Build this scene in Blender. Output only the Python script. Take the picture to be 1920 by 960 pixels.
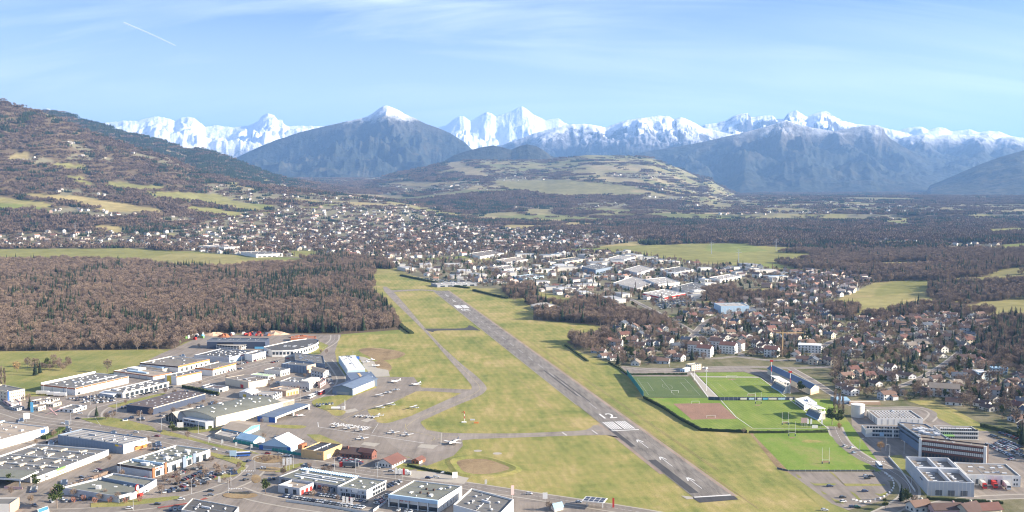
import bpy, bmesh, math, random
import numpy as np
from mathutils import Vector, Matrix
from mathutils.geometry import tessellate_polygon
random.seed(7); RNG = np.random.default_rng(7)
for o in list(bpy.data.objects): bpy.data.objects.remove(o)
SC = bpy.context.scene; COL = SC.collection
# ------------------------------------------------------------ camera
H = 207.0; F = 2040.0; PITCH = math.atan(150/F)
SP, CP = math.sin(PITCH), math.cos(PITCH)
cam = bpy.data.cameras.new('camera'); co = bpy.data.objects.new('camera', cam); COL.objects.link(co)
cam.sensor_width = 36; cam.lens = F/1920*36; cam.clip_start = 1; cam.clip_end = 300000
co.location = (0, 0, H); co.rotation_euler = (math.pi/2-PITCH, 0, 0); SC.camera = co
# ------------------------------------------------------------ light and sky
SUN_EL, SUN_AZ = math.radians(21), math.radians(99)     # azimuth clockwise from the view direction (+Y)
SC.view_settings.view_transform = 'Standard'; SC.view_settings.look = 'None'
SC.view_settings.exposure = 1.6; SC.view_settings.gamma = 1
sd = Vector((math.sin(SUN_AZ)*math.cos(SUN_EL), math.cos(SUN_AZ)*math.cos(SUN_EL), math.sin(SUN_EL)))
sl = bpy.data.lights.new('sun', 'SUN'); sl.energy = 5.0; sl.angle = math.radians(0.5); sl.color = (1, .885, .73)
so = bpy.data.objects.new('sun', sl); COL.objects.link(so); so.rotation_euler = sd.to_track_quat('Z', 'Y').to_euler()
so.location = (0, 0, 3000)
W = bpy.data.worlds.new('World'); SC.world = W; W.use_nodes = True
nt = W.node_tree; nt.nodes.clear()
class NB:                                               # tiny node helper
    def __init__(s, t): s.t = t
    def n(s, typ, **k):
        x = s.t.nodes.new(typ)
        for a, b in k.items():
            if a == 'i':
                for q, v in b.items():
                    if isinstance(v, bpy.types.NodeSocket): s.t.links.new(v, x.inputs[q])
                    else: x.inputs[q].default_value = v
            else: setattr(x, a, b)
        return x
    def l(s, a, b): s.t.links.new(a, b)
    def math(s, op, a, b=None, c=None, clamp=False):
        x = s.n('ShaderNodeMath', operation=op, use_clamp=clamp)
        for i, v in enumerate((a, b, c)):
            if v is None: continue
            if isinstance(v, bpy.types.NodeSocket): s.l(v, x.inputs[i])
            else: x.inputs[i].default_value = v
        return x.outputs[0]
    def ramp(s, fac, *st, interp='LINEAR'):
        r = s.n('ShaderNodeValToRGB'); r.color_ramp.interpolation = interp
        e = r.color_ramp.elements
        while len(e) < len(st): e.new(0.5)
        for k, (p, c) in enumerate(st):
            e[k].position = p; e[k].color = (*c, 1) if len(c) == 3 else c
        s.l(fac, r.inputs[0]); return r.outputs[0]
    def mix(s, f, a, b, blend='MIX'):
        m = s.n('ShaderNodeMix', data_type='RGBA', blend_type=blend)
        for i, v in ((0, f), (6, a), (7, b)):
            if isinstance(v, bpy.types.NodeSocket): s.l(v, m.inputs[i])
            else: m.inputs[i].default_value = (*v, 1) if i > 0 and len(v) == 3 else v
        return m.outputs[2]
    def noise(s, vec, scale, detail=4, rough=.55, out=0, dist=0):
        x = s.n('ShaderNodeTexNoise', i={'Vector': vec, 'Scale': scale, 'Detail': detail, 'Roughness': rough, 'Distortion': dist})
        return x.outputs[out]
w = NB(nt)
sky = w.n('ShaderNodeTexSky', sky_type='NISHITA', sun_disc=False, sun_elevation=SUN_EL, sun_rotation=SUN_AZ,
          altitude=700, air_density=1.0, dust_density=0.6, ozone_density=2.0)
tc = w.n('ShaderNodeTexCoord')
sep = w.n('ShaderNodeSeparateXYZ', i={0: tc.outputs['Generated']})
# thin cirrus: wispy streaks on a high flat deck, drawn out along one wind direction
inv = w.math('DIVIDE', 1.0, w.math('ADD', w.math('MAXIMUM', sep.outputs[2], 0.0), 0.38))
cx = w.math('MULTIPLY', sep.outputs[0], inv); cy = w.math('MULTIPLY', sep.outputs[1], inv)
cv = w.n('ShaderNodeCombineXYZ', i={0: cx, 1: cy, 2: 0.0})
mp = w.n('ShaderNodeMapping', i={0: cv.outputs[0], 'Rotation': (0, 0, math.radians(-20)), 'Scale': (0.75, 4.6, 1), 'Location': (.3, 1.1, 0)})
n1 = w.noise(mp.outputs[0], 1.0, 9, .62, dist=1.1)
n2 = w.noise(cv.outputs[0], 1.0, 3, .5)
cl = w.math('MULTIPLY', w.ramp(n1, (.42, (0, 0, 0)), (.72, (1, 1, 1))), w.ramp(n2, (.34, (.05,)*3), (.56, (1, 1, 1))))
cl = w.math('MULTIPLY', cl, 1.0, clamp=True)
skc = w.mix(1., sky.outputs[0], (.74, .82, 1.08), 'MULTIPLY'); skc = w.mix(w.math('MULTIPLY', w.ramp(sep.outputs[2], (0, (1, 1, 1)), (.15, (0, 0, 0))), .85), skc, (8.7, 9.6, 10.4))
skc = w.mix(cl, skc, (9.2, 9.8, 10.4))
bg = w.n('ShaderNodeBackground', i={0: skc, 1: .050})
wo = w.n('ShaderNodeOutputWorld'); w.l(bg.outputs[0], wo.inputs[0])
cy_ = SC.cycles
cy_.use_denoising = True; cy_.pixel_filter_type = 'BLACKMAN_HARRIS'; cy_.filter_width = 1.15; cy_.max_bounces = 5; cy_.diffuse_bounces = 2; cy_.glossy_bounces = 2; cy_.transmission_bounces = 2
cy_.volume_bounces = 1; cy_.transparent_max_bounces = 6; cy_.caustics_reflective = False; cy_.caustics_refractive = False
try: cy_.denoising_prefilter = 'ACCURATE'; cy_.denoiser = 'OPENIMAGEDENOISE'
except Exception: pass

# ------------------------------------------------------------ projection helpers (photo pixels <-> places)
def G(px, py, h=0.0):
    a, b = (px-960)/F, (480-py)/F
    dz = -SP+b*CP; dy = CP+b*SP
    t = (h-H)/dz
    return Vector((a*t, dy*t, h))
def proj(X, Y, Z):
    d = Y*CP-(Z-H)*SP; u = Y*SP+(Z-H)*CP
    return 960+F*X/d, 480-F*u/d
_P = RNG.random((256, 256))
def vn(x, y, sd=0):
    xi = np.floor(x).astype(int); yi = np.floor(y).astype(int); fx = x-xi; fy = y-yi
    fx = fx*fx*(3-2*fx); fy = fy*fy*(3-2*fy); ox = sd*37; oy = sd*91
    g = lambda i, j: _P[(xi+i+ox) & 255, (yi+j+oy) & 255]
    return (g(0, 0)*(1-fx)+g(1, 0)*fx)*(1-fy)+(g(0, 1)*(1-fx)+g(1, 1)*fx)*fy
def fbm(x, y, o=4, sd=0, g=.5):
    s = 0; a = 1; t = 0
    for k in range(o):
        s = s+a*vn(x*2**k+k*17.3, y*2**k+k*5.1, sd+k); t += a; a *= g
    return s/t
def ridged(x, y, o=5, sd=0, g=.55):
    s = 0; a = 1; t = 0
    for k in range(o):
        s = s+a*(1-np.abs(2*vn(x*2**k+k*11.3, y*2**k+k*7.7, sd+k)-1)); t += a; a *= g
    return s/t
def sst(a, b, x):
    t = np.clip((x-a)/(b-a), 0, 1); return t*t*(3-2*t)
def prof(pts, px):
    p = np.array(pts, float); return np.interp(px, p[:, 0], p[:, 1])
def inpoly(px, py, poly):
    px = np.asarray(px, float); py = np.asarray(py, float); r = np.zeros(px.shape, bool); n = len(poly)
    for i in range(n):
        x1, y1 = poly[i]; x2, y2 = poly[(i+1) % n]
        if y1 == y2: continue
        c = ((y1 > py) != (y2 > py)) & (px < (x2-x1)*(py-y1)/(y2-y1)+x1)
        r ^= c
    return r

# ------------------------------------------------------------ terrain height
L0A = [(-900, 40), (-300, 110), (0, 187), (33, 200), (83, 211), (110, 221), (160, 246), (200, 259), (233, 271), (263, 281), (313, 294), (335, 306), (370, 322), (430, 337), (520, 352), (700, 372), (1000, 420)]
L0B = [(-900, 60), (0, 215), (93, 208), (133, 213), (157, 225), (200, 236), (233, 248), (283, 258), (327, 271), (353, 281), (377, 279), (417, 290), (467, 310), (500, 324), (533, 334), (620, 350), (800, 370)]
FAU = [(560, 350), (640, 340), (700, 332), (780, 318), (840, 305), (890, 300), (960, 300), (1020, 301), (1070, 295), (1100, 291), (1150, 292), (1190, 293), (1215, 294), (1240, 304), (1270, 315), (1300, 328), (1312, 334), (1322, 331), (1340, 344), (1370, 360), (1400, 377), (1440, 396), (1500, 400)]
def T(X, Y):
    X = np.asarray(X, float); Y = np.maximum(np.asarray(Y, float), 1.0)
    px = 960+F*X/Y
    def zr(p, D): return np.maximum(H+(330-prof(p, px))*D/F, 0)
    rough = ridged(X/900, Y/1500, 5, 3)-.6
    # far side plateau rising gently towards the foot of the peak
    z = 175*sst(4200, 13500, Y)*sst(1250, 900, px)*sst(-600, 300, px)
    z = z+(22*(fbm(X/700, Y/900, 4, 9)-.5)*2)*sst(4200, 6500, Y)*sst(1500, 1250, px)
    # left mountain flank
    y0 = 3150+500*sst(250, 700, px)+120*(fbm(X/400, Y*0, 2, 5)-.5)
    t = np.clip((Y-y0)/(5600-y0), 0, 1); back = np.clip((Y-5600)/2600, 0, 1)
    za = zr(L0A, 5600)*np.where(Y < 5600, t**1.45, 1-.75*back)
    za = za*(1+.42*rough*np.clip(np.sin(np.pi*np.clip(t, 0, 1))**.7, 0, 1)*(Y < 5600))
    t = np.clip((Y-5600)/(8400-5600), 0, 1); back = np.clip((Y-8400)/3000, 0, 1)
    zb = zr(L0B, 8400)*np.where(Y < 8400, .35+.65*t**1.2, 1-.8*back)*(Y > 5400)
    z = np.maximum(z, np.maximum(za, zb))
    # rolling hills in the middle distance
    y0 = 5400+300*np.sin(px/90)
    t = np.clip((Y-y0)/(10600-y0), 0, 1); back = np.clip((Y-10600)/2500, 0, 1)
    zc = zr(FAU, 10600)*np.where(Y < 10600, t**1.15, 1-back)*(1+.30*rough*np.sin(np.pi*t))*sst(540, 760, px)
    z = np.maximum(z, zc)
    # slope rising on the right edge, gentle swells on the plain
    z = z+45*sst(1560, 2300, px)*sst(1500, 2200, Y)*sst(4200, 3000, Y)*(.7+.6*fbm(X/300, Y/300, 2, 4))
    z = z+6*(fbm(X/500, Y/500, 3, 12)-.3)*sst(3300, 5000, Y)
    return z
def Tz(x, y): return float(T(np.array([x]), np.array([y]))[0])
_YS = np.geomspace(400, 15500, 500)
def hit(px, py):                                        # first place on the terrain seen at a photo pixel
    a, b = (px-960)/F, (480-py)/F
    dz = -SP+b*CP; dy = CP+b*SP
    t = _YS/dy; X = a*t; Z = H+dz*t; g = T(X, _YS)
    k = np.argmax(Z < g)
    if not (Z < g).any(): return None
    return Vector((X[k], _YS[k], g[k]))

# ------------------------------------------------------------ land cover, drawn on the photo once and kept as places
def ell(cx, cy, rx, ry, n=14): return [(cx+rx*math.cos(2*math.pi*k/n), cy+ry*math.sin(2*math.pi*k/n)) for k in range(n)]
FIELDS = [  # (tint, polygon)
 (0, [(-60, 467), (130, 466), (240, 465), (330, 470), (345, 482), (250, 490), (120, 488), (-60, 491)]), (2, [(250, 489), (330, 474), (440, 478), (455, 488), (430, 503), (380, 503), (300, 496)]),
 (1, [(50, 362), (150, 368), (220, 380), (300, 392), (308, 403), (210, 392), (120, 378), (55, 372)]), (0, [(270, 358), (330, 360), (410, 364), (440, 376), (500, 392), (505, 399), (440, 391), (380, 380), (290, 372)]),
 (2, [(-20, 368), (60, 376), (115, 385), (90, 390), (-20, 380)]), (3, [(-20, 380), (60, 386), (100, 396), (40, 392), (-20, 390)]),
 (0, [(190, 340), (250, 345), (318, 350), (290, 358), (200, 352)]), (0, [(340, 385), (400, 390), (465, 402), (440, 407), (360, 400)]), (1, [(160, 383), (240, 392), (250, 398), (190, 396)]),
 (0, [(100, 305), (170, 310), (160, 318), (95, 312)]), (1, [(20, 290), (50, 284), (55, 296), (15, 300)]), (0, [(120, 330), (150, 330), (180, 350), (160, 352)]), (1, [(180, 422), (230, 425), (225, 432), (180, 430)]), (1, [(200, 428), (235, 425), (240, 434), (196, 436)]),
 (0, [(1110, 463), (1330, 456), (1480, 464), (1560, 474), (1580, 480), (1520, 487), (1440, 492), (1380, 493), (1300, 490), (1220, 482), (1190, 470)]),
 (3, [(1330, 456), (1400, 457), (1440, 470), (1380, 474), (1320, 470)]), (0, [(1645, 540), (1680, 528), (1745, 526), (1735, 545), (1640, 556)]), (2, [(1560, 563), (1640, 556), (1735, 547), (1700, 563), (1610, 573), (1520, 570)]),
 (0, [(535, 470), (590, 470), (605, 480), (555, 482)]), (2, [(860, 488), (900, 480), (930, 487), (880, 492)]), (1, [(700, 345), (760, 340), (860, 342), (800, 350)]),
 (3, [(540, 533), (590, 534), (592, 541), (540, 540)]), (0, [(920, 340), (1060, 337), (1190, 350), (1180, 362), (1050, 368), (960, 356)]), (2, [(980, 392), (1030, 392), (1040, 400), (985, 402)]),
 (1, [(660, 364), (760, 366), (750, 371), (660, 370)]), (0, [(1850, 430), (1925, 426), (1925, 436), (1860, 440)]), (2, [(1780, 505), (1925, 500), (1925, 512), (1800, 516)]), (1, [(1655, 452), (1720, 454), (1740, 459), (1660, 459)]),
 (2, [(1880, 545), (1930, 540), (1930, 600), (1890, 590)]), (0, [(1560, 600), (1610, 604), (1600, 615), (1550, 612)]),
 (1, [(860, 300), (905, 322), (920, 333), (870, 328), (840, 314), (838, 300)]), (2, [(300, 437), (330, 437), (330, 441), (300, 441)])]
WOODS = [[(-60, 491), (120, 489), (260, 492), (300, 500), (430, 505), (470, 497), (560, 497), (640, 492), (700, 500), (712, 530), (690, 545), (740, 585), (748, 615), (640, 625), (400, 624), (345, 640), (330, 655), (150, 657), (-60, 660)],
 [(560, 486), (640, 480), (730, 490), (740, 505), (640, 500)], [(950, 430), (1100, 425), (1350, 430), (1500, 438), (1560, 452), (1560, 466), (1470, 462), (1330, 452), (1150, 448)],
 [(985, 560), (1060, 575), (1110, 560), (1200, 590), (1260, 600), (1240, 615), (1130, 612), (985, 603)], [(1060, 640), (1100, 622), (1150, 625), (1130, 650), (1090, 660)],
 [(1310, 545), (1460, 540), (1465, 560), (1320, 565)], [(940, 545), (1000, 535), (1010, 555), (960, 562)], [(1400, 480), (1500, 470), (1800, 480), (1840, 500), (1700, 520), (1640, 505), (1500, 505)],
 [(1600, 598), (1740, 572), (1780, 572), (1925, 548), (2100, 545), (2100, 600), (1920, 596), (1740, 590), (1650, 600)], [(1500, 470), (1640, 470), (2200, 470), (2200, 545), (1925, 520), (1780, 545), (1745, 525), (1680, 527), (1640, 530), (1560, 500)], [(1540, 574), (1620, 572), (1600, 600), (1560, 596)], [(1742, 526), (1925, 515), (2200, 515), (2200, 562), (1925, 560), (1780, 575), (1738, 562)],
 [(1880, 600), (1990, 600), (1990, 700), (1880, 690), (1840, 650)], [(0, 400), (120, 425), (200, 432), (210, 438), (80, 436), (-40, 430)], [(210, 412), (350, 408), (400, 425), (300, 436), (215, 432)]]
HILLSETT = [ell(25, 297, 22, 5), ell(75, 300, 26, 6), ell(150, 296, 24, 7), ell(200, 300, 18, 5), ell(225, 345, 28, 5), ell(130, 360, 28, 7), ell(185, 366, 28, 5), ell(30, 390, 34, 5), ell(130, 396, 45, 8), ell(215, 402, 50, 7),
 ell(330, 412, 44, 6), ell(395, 378, 20, 4), ell(470, 375, 34, 8), ell(540, 390, 32, 7), ell(640, 402, 60, 14), ell(760, 405, 60, 12), ell(720, 335, 50, 3), ell(770, 350, 60, 5), ell(840, 352, 40, 5),
 ell(980, 335, 60, 5), ell(1130, 385, 50, 6), ell(1240, 372, 40, 5), ell(1305, 387, 30, 4), ell(1400, 403, 60, 4), ell(1500, 398, 70, 3), ell(1690, 455, 60, 4), ell(1560, 385, 60, 2), ell(1820, 460, 60, 4), ell(1200, 330, 60, 6)]
U1 = [(-40, 442), (110, 434), (300, 437), (380, 416), (450, 398), (560, 392), (640, 385), (760, 385), (850, 415), (930, 425), (1000, 432), (1160, 438), (1200, 452), (1090, 466), (900, 478), (760, 487), (640, 482), (560, 484), (430, 478), (330, 467), (240, 463), (-40, 464)]
U2 = [(720, 492), (870, 484), (1000, 468), (1180, 474), (1300, 494), (1420, 500), (1500, 512), (1450, 545), (1330, 545), (1320, 575), (1250, 592), (1150, 575), (1000, 545), (900, 540), (850, 530), (770, 517)]
U3 = [(1075, 640), (1130, 612), (1250, 600), (1330, 570), (1440, 555), (1490, 510), (1620, 508), (1640, 530), (1540, 575), (1600, 600), (1740, 590), (1920, 596), (1990, 640), (1990, 960), (1925, 880), (1905, 800), (1860, 775), (1700, 752), (1570, 742), (1440, 687), (1160, 690)]
def cover(X, Y, Z):
    """returns wood mask, settlement density, colour"""
    px, py = proj(X, Y, Z); n = X.shape
    wn = fbm(X/1100, Y/800, 4, 21); pxx, pyy = px, py; wood = wn > np.where((px > 1330) & (py < 425), .60, np.where(px > 850, .50, .475))
    hillw = (py < 345) & (px < 560) & (Y < 9500); wood |= hillw & (fbm(X/300, Y/300, 3, 8) > .30)
    # field mosaic: jittered cells
    cs = 190.0; gx = X/cs/1.5; gy = Y/cs; bi = np.zeros(n); bd = np.full(n, 9.)
    for i in (-1, 0, 1):
        for j in (-1, 0, 1):
            cx = np.floor(gx).astype(int)+i; cy = np.floor(gy).astype(int)+j
            ax = cx+_P[cx & 255, (cy*7) & 255]; ay = cy+_P[(cx*5+9) & 255, cy & 255]
            d = (gx-ax)**2+(gy-ay)**2; m = d < bd; bd = np.where(m, d, bd); bi = np.where(m, _P[(cx*3+1) & 255, (cy*11+5) & 255], bi)
    wood |= (bi > np.where((px > 1330) & (py < 425), .90, np.where(px > 850, .78, .72)))
    tint = np.floor((bi*7.7 % 1)*4).astype(int).clip(0, 3)
    TN = np.array([(.245, .238, .085), (.35, .290, .135), (.295, .265, .11), (.21, .235, .075)])
    sett = np.zeros(n)
    far = Y > 3000
    sn = fbm(X/700, Y/500, 3, 33); sett = np.where(far & (sn > .60) & (Y < 12000) & ~wood, .35, 0.)
    wood = np.where(Y < 3000, False, wood)
    for p in WOODS: m = inpoly(px, py, p); wood = wood | m; sett = np.where(m, 0, sett)
    for p in HILLSETT: m = inpoly(px, py, p); sett = np.where(m, .8, sett); wood = wood & ~m
    for p, d in ((U1, 1.), (U2, .5), (U3, .8)): m = inpoly(px, py, p); sett = np.where(m, d, sett); wood = wood & ~m
    for p in WOODS[3:12]: m = inpoly(px, py, p); wood = wood | m; sett = np.where(m, 0, sett)
    ft = np.full(n, -1)
    rw_ = (px > 1380) & (py > 468) & (py < 600) & (px < 1990); gap = rw_ & wood & (fbm(X/170, Y/120, 3, 61) > .535); wood = wood & ~gap; tint = np.where(gap, 2, tint)
    for t_, p in FIELDS: m = inpoly(px, py, p); wood = wood & ~m; sett = np.where(m, 0, sett); ft = np.where(m, t_, ft); tint = np.where(m, t_, tint)
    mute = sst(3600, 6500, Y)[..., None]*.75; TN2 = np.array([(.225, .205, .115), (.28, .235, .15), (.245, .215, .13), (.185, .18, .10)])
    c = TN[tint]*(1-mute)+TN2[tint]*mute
    wc = np.array((.135, .105, .070)); uc = np.array((.20, .185, .125))
    c = np.where((wood & True)[..., None], wc, c); c = np.where((sett > .3)[..., None], uc, c)
    nz = (.85+.3*fbm(X/60, Y/60, 3, 2))[..., None]
    return wood, sett, c*nz
# ------------------------------------------------------------ materials
MATS = {}
def newmat(name):
    m = bpy.data.materials.new(name); m.use_nodes = True; m.node_tree.nodes.clear(); MATS[name] = m
    b = NB(m.node_tree); o = b.n('ShaderNodeOutputMaterial'); p = b.n('ShaderNodeBsdfPrincipled'); b.l(p.outputs[0], o.inputs[0])
    return m, b, p
def mat(name, col, rough=.8, var=.18, scale=.35, metal=0, spec=.3, rnd=0, streak=None, bump=0, var2=0):
    """plain painted / rendered / mineral surface with wear at two scales"""
    if name in MATS: return MATS[name]
    m, b, p = newmat(name); g = b.n('ShaderNodeNewGeometry'); pos = g.outputs['Position']
    v = pos
    if streak: v = b.n('ShaderNodeMapping', i={0: pos, 'Scale': streak}).outputs[0]
    n1 = b.noise(v, scale, 5, .6); n2 = b.noise(pos, scale*.12, 3, .5)
    f = b.math('ADD', b.math('MULTIPLY', b.math('SUBTRACT', n1, .5), var*2), b.math('ADD', b.math('MULTIPLY', b.math('SUBTRACT', n2, .5), (var2 or var)*1.6), 1.0))
    if rnd:
        oi = b.n('ShaderNodeObjectInfo'); f = b.math('MULTIPLY', f, b.math('ADD', b.math('MULTIPLY', oi.outputs['Random'], rnd*2), 1-rnd))
    hsv = b.n('ShaderNodeHueSaturation', i={'Color': (*col, 1), 'Value': f}); b.l(hsv.outputs[0], p.inputs['Base Color'])
    p.inputs['Roughness'].default_value = rough; p.inputs['Metallic'].default_value = metal; p.inputs['Specular IOR Level'].default_value = spec
    if bump:
        bp = b.n('ShaderNodeBump', i={'Strength': bump, 'Distance': .3, 'Height': n1}); b.l(bp.outputs[0], p.inputs['Normal'])
    return m
def ground_mat(name, cols, s1=.02, s2=.25, rough=.95, streak=None, lines=None):
    """mottled natural ground: broad patches, fine tufts, optional mowing lines"""
    m, b, p = newmat(name); g = b.n('ShaderNodeNewGeometry'); pos = g.outputs['Position']
    n1 = b.noise(pos, s1, 6, .62, dist=.4); n2 = b.noise(pos, s2, 5, .65)
    v = b.n('ShaderNodeMapping', i={0: pos, 'Rotation': (0, 0, streak or 0), 'Scale': (1, .12, 1)}).outputs[0]
    n3 = b.noise(v, .12, 4, .6)
    f = b.math('ADD', b.math('MULTIPLY', n1, .54), b.math('ADD', b.math('MULTIPLY', n2, .20), b.math('MULTIPLY', n3, .26)))
    st = [(.40+.20*k/(len(cols)-1), c) for k, c in enumerate(cols)]
    c = b.ramp(f, *st)
    n4 = b.noise(pos, .9, 3, .7)
    c = b.mix(.30, c, b.ramp(n4, (.32, (.2,)*3), (.62, (1.3,)*3)), 'MULTIPLY')
    if lines:
        wv = b.n('ShaderNodeTexWave', i={0: b.n('ShaderNodeMapping', i={0: pos, 'Rotation': (0, 0, lines[1])}).outputs[0], 'Scale': lines[0], 'Distortion': .4})
        c = b.mix(lines[2], c, b.ramp(wv.outputs[1], (.35, (.72,)*3), (.65, (1.2,)*3)), 'MULTIPLY')
    b.l(c, p.inputs[0]); p.inputs['Roughness'].default_value = rough; p.inputs['Specular IOR Level'].default_value = .1
    return m
RWDIR = (G(826, 545.5)-G(1337, 931.5)).normalized(); RWANG = math.atan2(RWDIR.x, RWDIR.y)
ground_mat('airfield_grass', [(.172, .200, .055), (.255, .252, .076), (.33, .287, .10), (.42, .33, .145)], .013, .10, streak=RWANG, lines=(.045, RWANG, .16))
ground_mat('meadow_grass', [(.17, .195, .06), (.25, .245, .08), (.33, .285, .11)], .02, .2)
ground_mat('pitch_grass', [(.165, .225, .045), (.20, .265, .055), (.25, .29, .07)], .03, .2, lines=(.09, RWANG, .25))
ground_mat('worn_pitch_grass', [(.155, .235, .04), (.195, .275, .052), (.27, .27, .085)], .02, .2)
ground_mat('synthetic_turf', [(.105, .145, .055), (.12, .16, .062), (.14, .175, .072)], .03, .3)
ground_mat('clay', [(.27, .165, .115), (.34, .205, .145)], .04, .3)
ground_mat('bare_soil', [(.21, .15, .085), (.30, .215, .12), (.36, .27, .15)], .03, .3)
ground_mat('garden_ground', [(.10, .115, .045), (.17, .155, .085), (.24, .21, .13)], .03, .2)
ground_mat('forest_floor', [(.11, .085, .055), (.17, .13, .085)], .03, .3)
def asphalt(name, c, crack=.5):
    m, b, p = newmat(name); g = b.n('ShaderNodeNewGeometry'); pos = g.outputs['Position']
    v = b.n('ShaderNodeMapping', i={0: pos, 'Rotation': (0, 0, RWANG), 'Scale': (1, .06, 1)}).outputs[0]
    n1 = b.noise(v, .28, 5, .7); n2 = b.noise(pos, .05, 5, .6); n3 = b.noise(pos, 1.2, 3, .6)
    f = b.math('ADD', b.math('MULTIPLY', n1, .45), b.math('ADD', b.math('MULTIPLY', n2, .4), b.math('MULTIPLY', n3, .15)))
    lo = tuple(k*(1-crack) for k in c); hi = tuple(k*(1+crack*.7) for k in c)
    b.l(b.ramp(f, (.36, lo), (.5, c), (.64, hi)), p.inputs[0]); p.inputs['Roughness'].default_value = .9; p.inputs['Specular IOR Level'].default_value = .2
    return m
asphalt('runway_asphalt', (.225, .200, .172), .50); asphalt('taxiway_asphalt', (.28, .24, .20), .34); asphalt('apron_asphalt', (.25, .212, .175), .30)
asphalt('road_asphalt', (.235, .203, .172), .28); asphalt('dark_asphalt', (.075, .072, .072), .3); asphalt('concrete_slab', (.40, .36, .30), .12); asphalt('lot_asphalt', (.25, .213, .178), .38)
asphalt('shoulder', (.32, .245, .19), .3)
mat('paint_white', (.72, .70, .66), .7, .25, .8); mat('faded_paint', (.46, .44, .41), .8, .4, .8); mat('paint_yellow', (.55, .44, .18), .7, .1); mat('paint_red', (.30, .08, .06), .8, .1)
# terrain far away: land-cover colour stored on the mesh, broken up by noise
m, b, p = newmat('terrain'); g = b.n('ShaderNodeNewGeometry'); at = b.n('ShaderNodeVertexColor', layer_name='cover')
n1 = b.noise(g.outputs['Position'], .03, 5, .65); n2 = b.noise(g.outputs['Position'], .004, 4, .6)
c = b.mix(1., at.outputs[0], b.ramp(b.math('ADD', b.math('MULTIPLY', n1, .6), b.math('MULTIPLY', n2, .4)), (.36, (.72, .74, .70)), (.62, (1.22, 1.18, 1.15))), 'MULTIPLY')
b.l(c, p.inputs[0]); p.inputs['Roughness'].default_value = 1; p.inputs['Specular IOR Level'].default_value = .05
# mountains: rock and snow by steepness and altitude, woods below
def mountain_mat(name, snow_lo, snow_hi, rock, wood_c, sc=1., patch=.0, pasture=.0, steep=(.52, .70)):
    m, b, p = newmat(name); g = b.n('ShaderNodeNewGeometry'); pos = g.outputs['Position']
    z = b.n('ShaderNodeSeparateXYZ', i={0: pos}).outputs[2]; nz = b.n('ShaderNodeSeparateXYZ', i={0: g.outputs['Normal']}).outputs[2]
    n1 = b.noise(pos, .0016/sc, 8, .68); n2 = b.noise(pos, .006/sc, 6, .7); n3 = b.noise(pos, .03/sc, 4, .7)
    zz = b.math('ADD', z, b.math('MULTIPLY', b.math('SUBTRACT', n1, .5), 900*sc*.9))
    zz = b.math('ADD', zz, b.math('MULTIPLY', b.math('SUBTRACT', n2, .5), 500*sc))
    alt = b.n('ShaderNodeMapRange', i={0: zz, 1: snow_lo, 2: snow_hi}).outputs[0]
    st = b.n('ShaderNodeMapRange', i={0: b.math('ADD', nz, b.math('MULTIPLY', b.math('SUBTRACT', n2, .5), .5)), 1: steep[0], 2: steep[1]}).outputs[0]
    sf = b.math('MULTIPLY', alt, st, clamp=True)
    rk = b.mix(n3, tuple(k*.6 for k in rock), tuple(k*1.3 for k in rock))
    wd = b.mix(b.ramp(n2, (.36, (0,)*3), (.66, (1,)*3)), tuple(k*.55 for k in wood_c), tuple(k*2.1 for k in wood_c))
    if pasture: wd = b.mix(b.math('MULTIPLY', b.ramp(n1, (.52, (0,)*3), (.60, (1,)*3)), pasture), wd, (.27, .21, .11))
    bare = b.mix(b.n('ShaderNodeMapRange', i={0: b.math('ADD', zz, 0), 1: snow_lo*.75, 2: snow_lo*1.05}).outputs[0], wd, rk)
    c = b.mix(sf, bare, (.86, .88, .92)); b.l(c, p.inputs[0]); p.inputs['Roughness'].default_value = .9; p.inputs['Specular IOR Level'].default_value = .1
    bp = b.n('ShaderNodeBump', i={'Strength': .7, 'Distance': 110*sc, 'Height': n2}); b.l(bp.outputs[0], p.inputs['Normal'])
    return m
mountain_mat('high_snow', 500, 1000, (.20, .20, .22), (.10, .11, .11), 1.0, steep=(.36, .54))
mountain_mat('snowy_rock', 780, 1180, (.10, .10, .12), (.020, .026, .026), .8, steep=(.60, .76))
mountain_mat('mid_snow_rock', 760, 1060, (.13, .13, .14), (.032, .038, .035), .6, steep=(.50, .70))
mountain_mat('wooded_peak', 1040, 1210, (.10, .095, .085), (.024, .029, .024), .5, pasture=.18, steep=(.30, .5))
mountain_mat('dark_rock', 790, 1150, (.12, .11, .105), (.025, .030, .027), .6, pasture=.10, steep=(.50, .68))
mountain_mat('wooded_hill', 3000, 4000, (.12, .11, .09), (.034, .036, .028), .4, pasture=.22)

# ------------------------------------------------------------ object helpers
def mesh(name, vs, fs, mats, parent=None, loc=None, mi=None, smooth=False):
    me = bpy.data.meshes.new(name); me.from_pydata([tuple(v) for v in vs], [], [tuple(f) for f in fs])
    for m_ in (mats if isinstance(mats, (list, tuple)) else [mats]): me.materials.append(MATS[m_] if isinstance(m_, str) else m_)
    if mi is not None: me.polygons.foreach_set('material_index', mi)
    if smooth: me.polygons.foreach_set('use_smooth', [True]*len(me.polygons))
    me.update()
    o = bpy.data.objects.new(name, me); COL.objects.link(o)
    if parent is not None: o.parent = parent
    if loc is not None: o.location = loc
    return o
def tag(o, label=None, cat=None, group=None, kind=None):
    if label: o['label'] = label
    if cat: o['category'] = cat
    if group: o['group'] = group
    if kind: o['kind'] = kind
    return o
def thing(name, label, cat, loc=(0, 0, 0), rz=0, group=None):
    o = bpy.data.objects.new(name, None); COL.objects.link(o); o.location = loc; o.rotation_euler = (0, 0, rz); o.empty_display_size = 1
    return tag(o, label, cat, group)
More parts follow.
